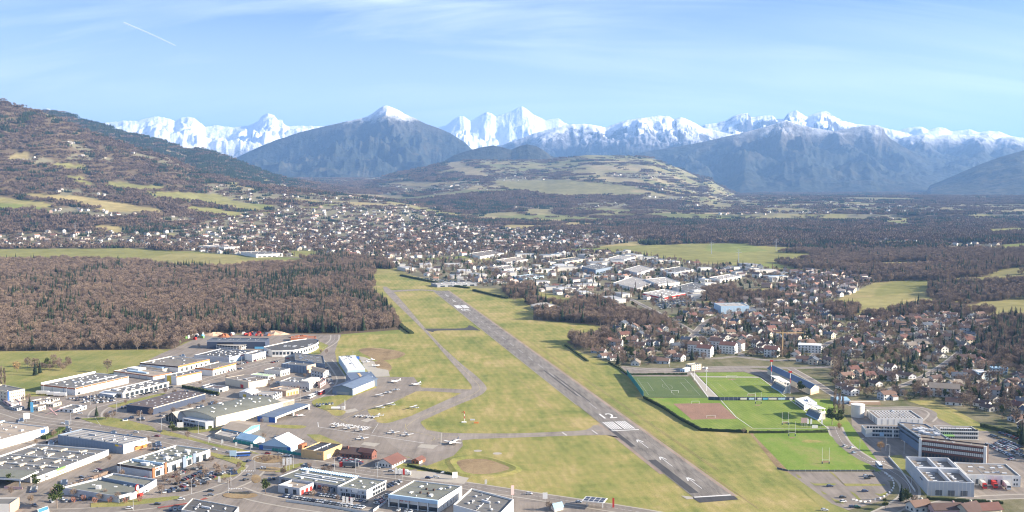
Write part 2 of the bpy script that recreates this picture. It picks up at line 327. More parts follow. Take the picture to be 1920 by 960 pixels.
def dup(r, loc, rz=0, sc=None, label=None, group=None, swap=None):
    c = r.copy(); COL.objects.link(c); c.location = loc; c.rotation_euler = (0, 0, rz)
    if sc is not None: c.scale = (sc,)*3 if not hasattr(sc, '__len__') else sc
    if label: c['label'] = label
    if group: c['group'] = group
    for ch in r.children:
        d = ch.copy(); COL.objects.link(d); d.parent = c
        for g_ in ch.children: e = g_.copy(); COL.objects.link(e); e.parent = d
    return c
class MB:
    def __init__(s): s.v = []; s.f = []; s.m = []
    def quad(s, *p, m=0):
        k = len(s.v); s.v += [tuple(q) for q in p]; s.f.append(tuple(range(k, k+len(p)))); s.m.append(m); return s
    def box(s, x0, y0, z0, x1, y1, z1, m=0, top=True, bottom=True):
        k = len(s.v)
        s.v += [(x0, y0, z0), (x1, y0, z0), (x1, y1, z0), (x0, y1, z0), (x0, y0, z1), (x1, y0, z1), (x1, y1, z1), (x0, y1, z1)]
        fs = [(0, 1, 5, 4), (1, 2, 6, 5), (2, 3, 7, 6), (3, 0, 4, 7)]
        if top: fs.append((4, 5, 6, 7))
        if bottom: fs.append((3, 2, 1, 0))
        s.f += [tuple(k+i for i in f) for f in fs]; s.m += [m]*len(fs); return s
    def prism(s, pts, z0, z1, m=0, top=True, bottom=False):
        k = len(s.v); n = len(pts)
        if sum(pts[i][0]*pts[(i+1) % n][1]-pts[(i+1) % n][0]*pts[i][1] for i in range(n)) < 0: pts = pts[::-1]
        s.v += [(p[0], p[1], z0) for p in pts]+[(p[0], p[1], z1) for p in pts]
        for i in range(n): s.f.append((k+i, k+(i+1) % n, k+n+(i+1) % n, k+n+i)); s.m.append(m)
        if top: s.f.append(tuple(k+n+i for i in range(n))); s.m.append(m)
        if bottom: s.f.append(tuple(k+n-1-i for i in range(n))); s.m.append(m)
        return s
    def tube(s, a, b, r0, r1, n=6, m=0, cap=True):
        a = Vector(a); b = Vector(b); d = (b-a).normalized(); u = d.orthogonal().normalized(); w_ = d.cross(u); k = len(s.v)
        for c, r in ((a, r0), (b, r1)):
            for i in range(n):
                t = 2*math.pi*i/n; s.v.append(tuple(c+u*(math.cos(t)*r)+w_*(math.sin(t)*r)))
        for i in range(n): s.f.append((k+i, k+(i+1) % n, k+n+(i+1) % n, k+n+i)); s.m.append(m)
        if cap: s.f.append(tuple(k+n+i for i in range(n))); s.m.append(m); s.f.append(tuple(k+n-1-i for i in range(n))); s.m.append(m)
        return s
    def obj(s, name, mats, parent=None, loc=None, smooth=False): return mesh(name, s.v, s.f, mats, parent, loc, s.m, smooth)

# ------------------------------------------------------------ terrain sheet
NC, NR = 460, 560
ss = np.linspace(-.72, .72, NC)
Yr = np.concatenate([np.geomspace(120, 16000, NR-14), np.geomspace(17500, 110000, 14)])
SS, YY = np.meshgrid(ss, Yr); XX = SS*YY; ZZ = T(XX, YY)
ZZ = np.where(YY > 16500, ZZ*0-20, ZZ)
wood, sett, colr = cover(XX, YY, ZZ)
idx = np.arange(NC*NR).reshape(NR, NC)
fs = np.stack([idx[:-1, :-1], idx[:-1, 1:], idx[1:, 1:], idx[1:, :-1]], -1).reshape(-1, 4)
def grid_mesh(name, V, fs, mat_, smooth=True):
    me = bpy.data.meshes.new(name); me.vertices.add(len(V)); me.vertices.foreach_set('co', V.astype(np.float32).ravel())
    me.loops.add(fs.size); me.loops.foreach_set('vertex_index', fs.astype(np.int32).ravel())
    me.polygons.add(len(fs)); me.polygons.foreach_set('loop_start', np.arange(0, fs.size, 4, dtype=np.int32))
    me.polygons.foreach_set('use_smooth', np.full(len(fs), smooth)); me.materials.append(MATS[mat_]); me.update(calc_edges=True); me.validate()
    o = bpy.data.objects.new(name, me); COL.objects.link(o); return o
ter = grid_mesh('ground', np.stack([XX, YY, ZZ], -1).reshape(-1, 3), fs, 'terrain'); tag(ter, kind='structure')
ca = ter.data.color_attributes.new('cover', 'FLOAT_COLOR', 'POINT')
ca.data.foreach_set('color', np.concatenate([colr.reshape(-1, 3), np.ones((NC*NR, 1))], 1).astype(np.float32).ravel())
MB().quad((-120000, -60000, -25), (120000, -60000, -25), (120000, 120000, -25), (-120000, 120000, -25)).obj('outer_ground', 'garden_ground')['kind'] = 'structure'

# ------------------------------------------------------------ mountains, each at its own distance
def mountain(name, D, front, back, pts, mat_, base=-20, warp=60, amp=.35, pw=.8, fs_=1., nx=260, nt_=64, seed=1, jag=0, x0=None, x1=None):
    x0 = x0 if x0 is not None else pts[0][0]; x1 = x1 if x1 is not None else pts[-1][0]
    pxs = np.linspace(x0, x1, nx); ts = np.concatenate([-(np.linspace(1, 0, nt_)**1.3), np.linspace(0, 1, nt_//3)[1:]])
    P_, T_ = np.meshgrid(pxs, ts); Y = D+np.where(T_ < 0, T_*front, T_*back); X = (P_-960)/F*Y
    a = np.abs(T_); sc = D/20000.
    wn = (fbm(X/(1500*sc*fs_), Y/(3500*sc*fs_), 4, seed)-.5)*2
    # noise sampled along the ridge and drawn out down the slope, so spurs run downhill
    rg = ridged(P_/F*11/fs_+seed*3.1+.5*(vn(X/2500, Y/2500, seed)-.5), T_*1.5+seed, 5, seed+2, .48)-.86
    r2 = ridged(X/(1500*sc*fs_), Y/(1500*sc*fs_), 7, seed+9, .56)-.84
    pe = prof(pts, P_+warp*wn*np.sqrt(a))-jag*(ridged(P_/9., P_*0+seed, 4, seed+4)-.6)*np.exp(-a*6)
    zr = H+(330-pe)*D/F
    f = (1-a)**pw
    z = base+(zr-base)*f*(1+amp*(rg*.8+r2*1.2)*np.minimum(1, a*7)*1.5)
    ed = np.minimum(sst(x0-1, x0+(x1-x0)*.03+1, P_), sst(x1+1, x1-(x1-x0)*.03-1, P_)); z = base+(z-base)*np.clip(ed, 0, 1)
    n0, n1 = P_.shape; ix = np.arange(n0*n1).reshape(n0, n1)
    ff = np.stack([ix[:-1, :-1], ix[:-1, 1:], ix[1:, 1:], ix[1:, :-1]], -1).reshape(-1, 4)
    o = grid_mesh(name, np.stack([X, Y, z], -1).reshape(-1, 3), ff, mat_, True); tag(o, kind='structure'); return o
mountain('far_left_snow_range', 31000, 9000, 6000, [(40, 300), (88, 206), (95, 204), (102, 208), (140, 225), (185, 236), (200, 231), (240, 227), (262, 228), (285, 221), (302, 219), (322, 224), (333, 229), (345, 221), (357, 220), (367, 222), (380, 232), (388, 238), (410, 236), (440, 240), (470, 236), (484, 230), (494, 219), (505, 213), (516, 217), (523, 226), (531, 225), (534, 233), (545, 238), (560, 236), (590, 237), (620, 238), (680, 250)], 'high_snow', warp=40, amp=.5, jag=2.5, seed=3, fs_=.6, nx=420, nt_=90, pw=.62)
mountain('mont_blanc', 34000, 9000, 6000, [(790, 262), (820, 240), (838, 236), (850, 225), (862, 219), (870, 219), (876, 223), (884, 228), (895, 221), (905, 215), (913, 211), (922, 214), (930, 219), (945, 215), (960, 209), (970, 204), (979, 201), (988, 206), (1000, 216), (1010, 220), (1022, 226), (1034, 224), (1047, 223), (1056, 230), (1066, 234), (1090, 236), (1130, 240), (1300, 250)], 'high_snow', warp=30, amp=.5, jag=1.5, seed=6, fs_=.6, nx=420, nt_=90, pw=.62)
mountain('far_right_snow_range', 30000, 7000, 5000, [(1560, 250), (1600, 236), (1660, 244), (1680, 246), (1700, 240), (1722, 238), (1735, 244), (1755, 239), (1765, 240), (1780, 247), (1795, 245), (1815, 243), (1830, 249), (1850, 246), (1870, 247), (1890, 256), (1915, 259), (1950, 250), (2050, 255), (2200, 262)], 'high_snow', warp=30, amp=.4, jag=2, seed=8, fs_=.6, nx=300, pw=.62)
mountain('pointed_snow_peaks', 25500, 6000, 6000, [(1290, 250), (1320, 234), (1345, 231), (1360, 226), (1375, 218), (1386, 214), (1398, 213), (1405, 221), (1420, 219), (1445, 217), (1452, 224), (1466, 225), (1474, 213), (1490, 208), (1500, 214), (1508, 220), (1522, 214), (1535, 211), (1545, 210), (1560, 219), (1575, 227), (1600, 233), (1640, 238), (1680, 246), (1720, 256)], 'snowy_rock', warp=25, amp=.40, jag=2, seed=11, fs_=.5, nx=420, nt_=90, pw=.75)
mountain('long_snowy_ridge', 22500, 5500, 5000, [(880, 285), (930, 276), (960, 266), (1000, 251), (1040, 240), (1070, 234), (1095, 233), (1118, 236), (1135, 240), (1150, 234), (1175, 226), (1200, 222), (1235, 218), (1252, 219), (1262, 225), (1275, 221), (1285, 224), (1300, 231), (1315, 240), (1340, 246), (1420, 262), (1500, 270)], 'snowy_rock', warp=30, amp=.42, jag=1.5, seed=14, fs_=.5, nx=420, nt_=90, pw=.8)
mountain('right_snow_rock_ridge', 20500, 6000, 4000, [(1560, 280), (1620, 262), (1650, 258), (1680, 262), (1700, 256), (1730, 252), (1750, 256), (1775, 253), (1800, 253), (1830, 254), (1850, 252), (1862, 262), (1875, 258), (1900, 258), (1915, 266), (1960, 262), (2050, 268), (2200, 280)], 'mid_snow_rock', warp=30, amp=.4, jag=1.5, seed=17, fs_=.5, nx=300, pw=.75)
mountain('broad_dark_mountain', 17000, 4300, 3500, [(1060, 312), (1120, 302), (1180, 290), (1250, 278), (1300, 270), (1350, 259), (1400, 247), (1440, 236), (1455, 230), (1470, 226), (1482, 229), (1500, 236), (1520, 240), (1560, 247), (1590, 241), (1610, 237), (1640, 235), (1652, 240), (1656, 250), (1668, 262), (1700, 281), (1740, 302), (1775, 326), (1810, 347), (1840, 362)], 'dark_rock', warp=35, amp=.62, jag=1.2, seed=20, fs_=.6, nx=420, nt_=90, pw=.85)
mountain('right_edge_slope', 12800, 2600, 3000, [(1730, 352), (1780, 332), (1830, 310), (1870, 295), (1920, 281), (2000, 262), (2150, 240)], 'wooded_hill', warp=20, amp=.3, seed=23, nx=200, pw=1.)
mountain('conical_wooded_peak', 17500, 4200, 3500, [(400, 318), (445, 296), (490, 275), (520, 263), (560, 250), (600, 240), (640, 231), (665, 226), (690, 220), (700, 214), (711, 206), (720, 200.5), (727, 199), (735, 202), (748, 207), (760, 215), (775, 221), (800, 233), (820, 240), (845, 250), (870, 266), (885, 280), (905, 296), (940, 315)], 'wooded_peak', warp=34, amp=.62, jag=1, seed=26, fs_=.7, nx=420, nt_=90, pw=.95)
mountain('wooded_foothills', 13200, 1800, 2500, [(820, 310), (850, 292), (870, 285), (900, 277), (925, 273), (940, 276), (958, 281), (975, 274), (988, 271), (1005, 274), (1022, 284), (1032, 292), (1060, 300), (1120, 310)], 'wooded_hill', warp=15, amp=.25, seed=29, nx=220, pw=.9)
# ------------------------------------------------------------ trees
def foliage(name, cols, rnd=.28, rough=.9):
    m, b, p = newmat(name); g = b.n('ShaderNodeNewGeometry'); oi = b.n('ShaderNodeObjectInfo')
    n = b.noise(g.outputs['Position'], .35, 3, .6); n2 = b.noise(g.outputs['Position'], .009, 3, .6)
    f = b.math('ADD', b.math('MULTIPLY', n, .35), b.math('ADD', b.math('MULTIPLY', oi.outputs['Random'], .35), b.math('MULTIPLY', n2, .40)))
    b.l(b.ramp(f, *[(.25+.5*k/(len(cols)-1), c) for k, c in enumerate(cols)]), p.inputs[0]); p.inputs['Roughness'].default_value = rough; p.inputs['Specular IOR Level'].default_value = .1
foliage('twigs', [(.105, .080, .066), (.170, .127, .100), (.235, .175, .136), (.28, .205, .14)])
foliage('far_twigs', [(.082, .058, .046), (.138, .098, .074), (.195, .143, .108)])
foliage('bark', [(.16, .12, .09), (.26, .21, .17)])
foliage('needles', [(.016, .027, .017), (.026, .040, .023), (.040, .056, .028)])
foliage('evergreen_leaves', [(.03, .048, .02), (.07, .095, .03), (.10, .12, .045)])
foliage('hedge_leaves', [(.035, .05, .02), (.06, .075, .03)])
foliage('gold_twigs', [(.30, .19, .09), (.38, .25, .12)])
foliage('red_twigs', [(.28, .12, .09), (.36, .18, .12)])
TPL = bpy.data.collections.new('templates')
def unlink_tpl(o):
    COL.objects.unlink(o); return o
def crown_twigs(mb, cx, cy, cz, rx, rz, n, ln, wd, rr, up=.55, m=0, shell=.35):
    """a cloud of thin upright-leaning slivers through an ellipsoid: bare twigs with gaps between"""
    for _ in range(n):
        while 1:
            d = Vector((rr.gauss(0, 1), rr.gauss(0, 1), rr.gauss(0, 1)))
            if d.length > .1: break
        d.normalize(); r = (shell+(1-shell)*rr.random()**.7)
        p = Vector((cx+d.x*rx*r, cy+d.y*rx*r, cz+d.z*rz*r))
        ax = Vector((d.x*(1-up), d.y*(1-up), abs(d.z)*.4+up+rr.uniform(-.1, .3))).normalized()
        sd_ = ax.cross(Vector((rr.gauss(0, 1), rr.gauss(0, 1), rr.gauss(0, 1)))).normalized()
        l = ln*rr.uniform(.6, 1.3); w_ = wd*rr.uniform(.5, 1.3)
        mb.quad(p-ax*l*.5-sd_*w_*.25, p+sd_*w_, p+ax*l*.5, p-sd_*w_*.7, m=m)
def tree_parts(kind, seed):
    rr = random.Random(seed); t = MB(); c = MB()
    if kind == 'bare':
        h = rr.uniform(12, 15); t.tube((0, 0, -.5), (0, 0, h*.38), .32, .22, 5); t.tube((0, 0, h*.36), (rr.uniform(-.4, .4), 0, h*.85), .2, .05, 4)
        for k in range(8):
            a = k*2.4+rr.random(); z0 = h*rr.uniform(.25, .5); l = rr.uniform(2.6, 4)
            t.tube((0, 0, z0), (math.cos(a)*l, math.sin(a)*l, z0+l*rr.uniform(.8, 1.3)), .12, .03, 3, cap=False)
        crown_twigs(c, 0, 0, h*.60, 4.6, h*.38, 300, 1.5, .27, rr, up=.32)
        for k in range(5):
            a = rr.random()*6.28; crown_twigs(c, math.cos(a)*3, math.sin(a)*3, h*rr.uniform(.5, .8), 2.1, 2.1, 40, 1.2, .24, rr, up=.3)
    elif kind == 'poplar':
        h = 21; t.tube((0, 0, -.5), (0, 0, h*.8), .35, .06, 5)
        for k in range(10):
            a = k*2.4; z0 = 3+k*1.5; t.tube((0, 0, z0), (math.cos(a)*1.2, math.sin(a)*1.2, z0+3.4), .08, .02, 3, cap=False)
        for z_ in range(3, 20, 2): crown_twigs(c, 0, 0, z_, 1.9-abs(z_-8)*.08, 2.3, 34, 2.6, .18, rr, up=.9)
    elif kind == 'conifer':
        h = 17; t.tube((0, 0, -.5), (0, 0, h*.9), .28, .05, 5)
        for k in range(15):
            z0 = 1.5+k*(h-1.8)/15; r = (1-k/15.5)**.85*3.7*rr.uniform(.85, 1.1)
            nn = max(6, int(13-k*.4))
            for j in range(nn):
                a = 6.283*j/nn+k*.7+rr.uniform(-.2, .2); ca_, sa_ = math.cos(a), math.sin(a); l = r*rr.uniform(.75, 1.12); w_ = l*.34
                c.quad((0, 0, z0+l*.32+.5), (ca_*l*.6-sa_*w_, sa_*l*.6+ca_*w_, z0+.12), (ca_*l, sa_*l, z0-l*.22), (ca_*l*.6+sa_*w_, sa_*l*.6-ca_*w_, z0+.05))
        c.tube((0, 0, h*.86), (0, 0, h*1.03), .35, .02, 4)
    elif kind == 'pine':
        h = 13; t.tube((0, 0, -.5), (0, 0, h*.7), .3, .14, 5)
        for k in range(9):
            a = rr.random()*6.28; r = rr.uniform(0, 2.8); crown_twigs(c, math.cos(a)*r, math.sin(a)*r, h*rr.uniform(.45, .85), 2.2, 1.7, 46, 1.3, .62, rr, up=.3, shell=.2)
    elif kind == 'shrub':
        t.tube((0, 0, -.2), (0, 0, 1.4), .08, .05, 4); crown_twigs(c, 0, 0, 2.0, 1.6, 1.6, 110, .9, .16, rr)
    return t, c
TREEMAT = {'bare': 'twigs', 'poplar': 'twigs', 'conifer': 'needles', 'pine': 'evergreen_leaves', 'shrub': 'red_twigs'}
def joined(kind, seed, cm=None):
    t, c = tree_parts(kind, seed); k = len(t.v); t.v += c.v; t.f += [tuple(i+k for i in f) for f in c.f]; t.m += [1]*len(c.f)
    return unlink_tpl(t.obj('template_'+kind, ['bark', cm or TREEMAT[kind]]))
def far_clump(seed, mat_, con=False, n=15, R=24):
    rr = random.Random(seed); c = MB()
    for k in range(n):
        a = rr.random()*6.28; r = R*math.sqrt(rr.random()); x, y = math.cos(a)*r, math.sin(a)*r; h = rr.uniform(10, 15)
        if con:
            c.tube((x, y, 1), (x, y, h*1.2), rr.uniform(2.6, 3.6), .1, 5, cap=False)
            for j in range(6):
                b_ = j*1.05; c.quad((x, y, h*.9), (x+math.cos(b_)*3.6, y+math.sin(b_)*3.6, h*.3), (x+math.cos(b_+.9)*3.3, y+math.sin(b_+.9)*3.3, h*.25))
        else:
            for j in range(15):
                d = Vector((rr.gauss(0, 1), rr.gauss(0, 1), abs(rr.gauss(0, 1)))).normalized(); q = Vector((x+d.x*4, y+d.y*4, h*.45+d.z*h*.5))
                s1 = Vector((rr.gauss(0, 1), rr.gauss(0, 1), rr.gauss(0, .5))).normalized(); up = Vector((d.x*.3, d.y*.3, 1))
                c.quad(q-s1*1.5-up*2.2, q+s1*1.5-up*2.2, q+up*2.4)
    return unlink_tpl(c.obj('template_clump', mat_))
# geometry-nodes scatter: points carry their own template index, turn and size
def scatter(name, pts, templates, kind='stuff', up=None):
    """pts: list of (x, y, z, rot, sx, sz, idx)"""
    P = np.array(pts, float)
    if len(P) == 0: return None
    me = bpy.data.meshes.new(name); me.vertices.add(len(P)); me.vertices.foreach_set('co', P[:, :3].astype(np.float32).ravel())
    for nm, col_, ty in (('turn', 3, 'FLOAT'), ('pick', 6, 'INT')):
        a = me.attributes.new(nm, ty, 'POINT'); a.data.foreach_set('value', P[:, col_].astype(np.float32 if ty == 'FLOAT' else np.int32))
    a = me.attributes.new('size', 'FLOAT_VECTOR', 'POINT'); a.data.foreach_set('vector', np.stack([P[:, 4], P[:, 4], P[:, 5]], -1).astype(np.float32).ravel())
    o = bpy.data.objects.new(name, me); COL.objects.link(o); tag(o, kind=kind)
    ng = bpy.data.node_groups.new(name, 'GeometryNodeTree'); ng.interface.new_socket('Geometry', in_out='INPUT', socket_type='NodeSocketGeometry'); ng.interface.new_socket('Geometry', in_out='OUTPUT', socket_type='NodeSocketGeometry')
    b = NB(ng); gi = b.n('NodeGroupInput'); go = b.n('NodeGroupOutput')
    jn = b.n('GeometryNodeJoinGeometry')
    at = lambda nm, ty: b.n('GeometryNodeInputNamedAttribute', data_type=ty, i={'Name': nm})
    tu = at('turn', 'FLOAT'); sz = at('size', 'FLOAT_VECTOR'); pk = at('pick', 'INT')
    rv = b.n('ShaderNodeCombineXYZ', i={2: [s for s in tu.outputs if s.enabled and s.name == 'Attribute'][0]})
    for k, tp in enumerate(templates):
        oi = b.n('GeometryNodeObjectInfo', transform_space='ORIGINAL'); oi.inputs['Object'].default_value = tp; oi.inputs['As Instance'].default_value = True
        cmp_ = b.n('FunctionNodeCompare', data_type='INT', operation='EQUAL'); b.l([s for s in pk.outputs if s.enabled and s.name == 'Attribute'][0], cmp_.inputs[2]); cmp_.inputs[3].default_value = k
        ip = b.n('GeometryNodeInstanceOnPoints'); b.l(gi.outputs[0], ip.inputs['Points']); b.l(cmp_.outputs[0], ip.inputs['Selection']); b.l(oi.outputs['Geometry'], ip.inputs['Instance'])
        b.l(rv.outputs[0], ip.inputs['Rotation']); b.l([s for s in sz.outputs if s.enabled and s.name == 'Attribute'][0], ip.inputs['Scale']); b.l(ip.outputs[0], jn.inputs[0])
    b.l(jn.outputs[0], go.inputs[0]); md = o.modifiers.new('scatter', 'NODES'); md.node_group = ng
    return o
TB = [joined('bare', s) for s in (1, 2, 3, 4)]; TCo = [joined('conifer', s) for s in (5, 6)]; TPo = [joined('poplar', 7)]; TPi = [joined('pine', s) for s in (8, 9)]; TSh = [joined('shrub', 10, 'hedge_leaves'), joined('shrub', 12, 'twigs')]
CL = [far_clump(s, 'far_twigs') for s in (1, 2, 3)]+[far_clump(s, 'needles', True) for s in (4, 5)]
# things placed one by one: copies of a small set of source trees
SRC = {}
def tree(kind, name, label, x, y, z=0, sc=1, rz=None, group=None, seed=None, cm=None):
    seed = seed or random.choice((1, 2, 3) if kind == 'bare' else (5, 6)); key = (kind, seed, cm)
    rz = random.random()*6.28 if rz is None else rz
    if key not in SRC:
        r = thing(name, label, 'tree' if kind != 'shrub' else 'bush', (x, y, z), rz, group); r.scale = (sc,)*3 if not hasattr(sc, '__len__') else sc
        t, c = tree_parts(kind, seed); t.obj('trunk', 'bark', r); c.obj('crown', cm or TREEMAT[kind], r); SRC[key] = r; return r
    r = dup(SRC[key], (x, y, z), rz, sc, label, group); r.name = name
    if not group and 'group' in r: del r['group']
    return r
# ------------------------------------------------------------ flat surfaces, laid as thin sheets one above the other
LV = .07; KEEP = []
def sheet(name, poly, mat_, lv, kind='structure', hole=None, world=False, z=0.0):
    P = [Vector((p[0], p[1], 0)) if world else G(*p) for p in poly]
    P = [Vector((p.x, p.y, z+lv*LV)) for p in P]
    tri = tessellate_polygon([P]); o = mesh(name, P, [t if (P[t[1]]-P[t[0]]).cross(P[t[2]]-P[t[0]]).z > 0 else t[::-1] for t in tri], mat_)
    if kind: o['kind'] = kind
    if name in ('runway', 'taxiway', 'apron', 'synthetic_pitch', 'grass_pitch', 'clay_pitch', 'pitch_path', 'sports_access', 'sports_grass', 'car_park', 'hillside_field', 'yard', 'airfield_grass', 'concrete_pad', 'gravel_area'): KEEP.append([(p.x, p.y) for p in P])
    return o
def smooth(pts, n=6, closed=False):
    P = [Vector((p[0], p[1])) for p in pts]; out = []
    N = len(P)
    for i in range(N if closed else N-1):
        a, b, c, d = (P[(i-1) % N] if closed or i > 0 else P[0]), P[i], P[(i+1) % N], (P[(i+2) % N] if closed or i < N-2 else P[-1])
        for k in range(n):
            t = k/n; out.append(.5*((2*b)+(-a+c)*t+(2*a-5*b+4*c-d)*t*t+(-a+3*b-3*c+d)*t**3))
    if not closed: out.append(P[-1])
    return [(p.x, p.y) for p in out]
def ribbon(name, pts, w_, mat_, lv, kind='structure', sm=True, parent=None, side=0):
    P = [G(*p) for p in pts]; Q = smooth([(p.x, p.y) for p in P]) if sm else [(p.x, p.y) for p in P]
    vs = []; n = len(Q)
    for i in range(n):
        a = Vector(Q[max(i-1, 0)]); b = Vector(Q[min(i+1, n-1)]); d = (b-a).normalized(); nn = Vector((-d.y, d.x)); c = Vector(Q[i])+nn*side
        vs += [(*(c+nn*w_/2), lv*LV), (*(c-nn*w_/2), lv*LV)]
    fs = [(2*i, 2*i+1, 2*i+3, 2*i+2) for i in range(n-1)]
    o = mesh(name, vs, fs, mat_, parent)
    if kind: o['kind'] = kind
    KEEP.append([v[:2] for v in vs[0::2]]+[v[:2] for v in vs[1::2]][::-1])
    return o
# --- ground cover near the camera
AF = [(700, 514), (740, 512), (790, 520), (840, 536), (880, 541), (920, 548), (1000, 575), (1000, 600), (1100, 608), (1130, 612), (1150, 618), (1090, 636), (1062, 640), (1075, 655), (1105, 668), (1142, 681), (1163, 692), (1180, 708), (1207, 747), (1245, 767), (1275, 787), (1312, 808), (1405, 812), (1440, 845), (1460, 880), (1500, 915), (1560, 962), (1590, 985), (1300, 985), (1200, 962), (1100, 948), (1000, 930), (880, 912), (790, 895), (780, 880), (800, 868), (700, 840), (600, 800), (620, 760), (615, 745), (660, 735), (640, 700), (632, 680), (628, 660), (634, 640), (640, 628), (745, 626), (755, 610), (720, 560), (708, 545)]
sheet('airfield_grass', AF, 'airfield_grass', 1)
sheet('town_ground', [(-80, 750), (30, 745), (100, 742), (150, 735), (250, 690), (300, 664), (345, 645), (380, 628), (640, 626), (632, 660), (640, 700), (655, 740), (620, 760), (600, 800), (700, 840), (800, 868), (790, 895), (880, 912), (1000, 930), (1100, 948), (1200, 962), (1300, 985), (1250, 1130), (-300, 1130)], 'lot_asphalt', .5)
sheet('meadow', [(-80, 660), (320, 655), (345, 645), (300, 664), (250, 690), (150, 735), (100, 742), (30, 745), (-80, 745)], 'meadow_grass', 1)
sheet('forest_floor', [(-200, 520), (60, 515), (400, 520), (700, 515), (700, 540), (740, 585), (750, 618), (640, 627), (400, 626), (345, 642), (320, 656), (-200, 660)], 'forest_floor', .6)
sheet('residential_ground', [(1163, 690), (1142, 681), (1075, 655), (1130, 618), (1330, 590), (1600, 560), (2000, 560), (2300, 640), (2300, 1130), (1500, 1130), (1560, 962), (1405, 812), (1207, 747), (1180, 708)], 'garden_ground', .3)
sheet('bare_soil', smooth([(672, 656), (700, 652), (735, 656), (760, 663), (745, 672), (710, 676), (690, 668)], 4, True), 'bare_soil', 1.5)
sheet('bare_soil', smooth([(700, 680), (720, 676), (735, 690), (720, 703), (704, 700)], 4, True), 'bare_soil', 1.4)
# --- runway
RW = [(812, 545.4), (840, 545.2), (1373, 930), (1301, 933.4)]
sheet('runway', RW, 'runway_asphalt', 3)
R0, R1, R2, R3 = [G(*p) for p in RW]
nearm, farm = (R2+R3)/2, (R0+R1)/2; RD = (farm-nearm).normalized(); RNm = Vector((RD.y, -RD.x, 0)); RL = (farm-nearm).length; RWd = (R2-R3).length*.97
def rw(s, l, lv): q = nearm+RD*s+RNm*l; return Vector((q.x, q.y, lv*LV))
def rwq(name, s0, s1, l0, l1, mat_, lv, parent=None): return mesh(name, [rw(s0, l0, lv), rw(s0, l1, lv), rw(s1, l1, lv), rw(s1, l0, lv)], [(0, 1, 2, 3)], mat_, parent)
hw = RWd/2
rwq('runway_shoulder', -2, RL, hw-.5, hw+3.6, 'shoulder', 2)['kind'] = 'structure'
rwq('runway_shoulder', 58, 215, -hw-3.4, -hw+.5, 'shoulder', 2)['kind'] = 'structure'
rwq('runway_shoulder', 290, RL, -hw-1.2, -hw+.5, 'concrete_slab', 2)['kind'] = 'structure'
rwq('grass_track', -30, RL*.75, hw+5, hw+5.7, 'bare_soil', 1.8)['kind'] = 'structure'
rwq('wheel_track', 60, 700, hw+14, hw+14.5, 'bare_soil', 1.75)['kind'] = 'structure'; rwq('wheel_track', 60, 620, hw+16, hw+16.4, 'bare_soil', 1.75)['kind'] = 'structure'; rwq('drain_line', 200, 900, -hw-26, -hw-25.6, 'bare_soil', 1.75)['kind'] = 'structure'
rwq('rubber_streak', 330, 470, -2.8, -1.4, 'dark_asphalt', 3.4)['kind'] = 'structure'; rwq('rubber_streak', 300, 440, 1.5, 2.6, 'dark_asphalt', 3.4)['kind'] = 'structure'; rwq('asphalt_joint', 0, RL, -.12, .12, 'dark_asphalt', 3.3)['kind'] = 'structure'; rwq('asphalt_joint', 0, RL, hw*.55, hw*.55+.2, 'dark_asphalt', 3.3)['kind'] = 'structure'; rwq('asphalt_joint', 0, RL, -hw*.5, -hw*.5+.2, 'dark_asphalt', 3.3)['kind'] = 'structure'
rwq('asphalt_patch', 10, 95, -hw+.5, -hw+6.5, 'dark_asphalt', 3.6)['kind'] = 'structure'
rwq('asphalt_patch', 135, 195, -hw+.3, -hw+4.2, 'dark_asphalt', 3.6)['kind'] = 'structure'
sheet('runway_end_pad', [(1296, 933), (1376, 930), (1385, 937), (1312, 943)], 'dark_asphalt', 2.6); sheet('concrete_apron_edge', [(1277, 930), (1298, 932), (1300, 936), (1288, 937)], 'concrete_slab', 3.9)
rwq('runway_end_line', 0, 2, -hw, hw, 'paint_white', 4.2)['kind'] = 'structure'
def sat(px, py): q = G(px, py)-nearm; return q.dot(RD), q.dot(RNm)
marks = MB(); faded = MB()
def mq(s0, s1, l0, l1, q=None): (q or marks).quad(rw(s0, l0, 4.5), rw(s0, l1, 4.5), rw(s1, l1, 4.5), rw(s1, l0, 4.5))
s12 = sat(1168, 808)[0]
mq(s12, s12+2.2, -hw+1, hw-1)
for k in range(10):
    l = -hw+2.6+k*(RWd-6.2)/9.6+(1.0 if k > 4 else 0)
    mq(s12+5, s12+33, l-.3, l+.95)

for ax_, ay_ in ((1197, 825), (1242, 857), (1292, 896)):          # arrows on the displaced stretch
    s0, l0 = sat(ax_, ay_); l0 = -.5
    mq(s0-27, s0-2, l0-.26, l0+.26)
    for sg in (-1, 1): marks.quad(rw(s0, l0-.2*sg, 4.5), rw(s0, l0+.9*sg, 4.5), rw(s0-8, l0+2.8*sg, 4.5), rw(s0-8, l0+1.9*sg, 4.5))
sA = s12+85
while sA < RL-190:
    mq(sA, sA+26, -.28, .28, faded); sA += 52
s30 = sat(862, 578)[0]
for k in range(8):
    l = -hw+3+k*(RWd-7)/8+(1.6 if k > 3 else 0); mq(s30-2, s30+38, l-.3, l+1.6)
for ax_, ay_ in ((846, 566), (838, 556)):
    s0 = sat(ax_, ay_)[0]; mq(s0+3, s0+30, -.5, .5)
    for sg in (-1, 1): marks.quad(rw(s0, 0, 4.5), rw(s0, .9*sg, 4.5), rw(s0+9, 3.4*sg, 4.5), rw(s0+9, 2*sg, 4.5))
mk = marks.obj('runway_marking', 'paint_white'); mk['kind'] = 'structure'; faded.obj('centre_line', 'faded_paint')['kind'] = 'structure'
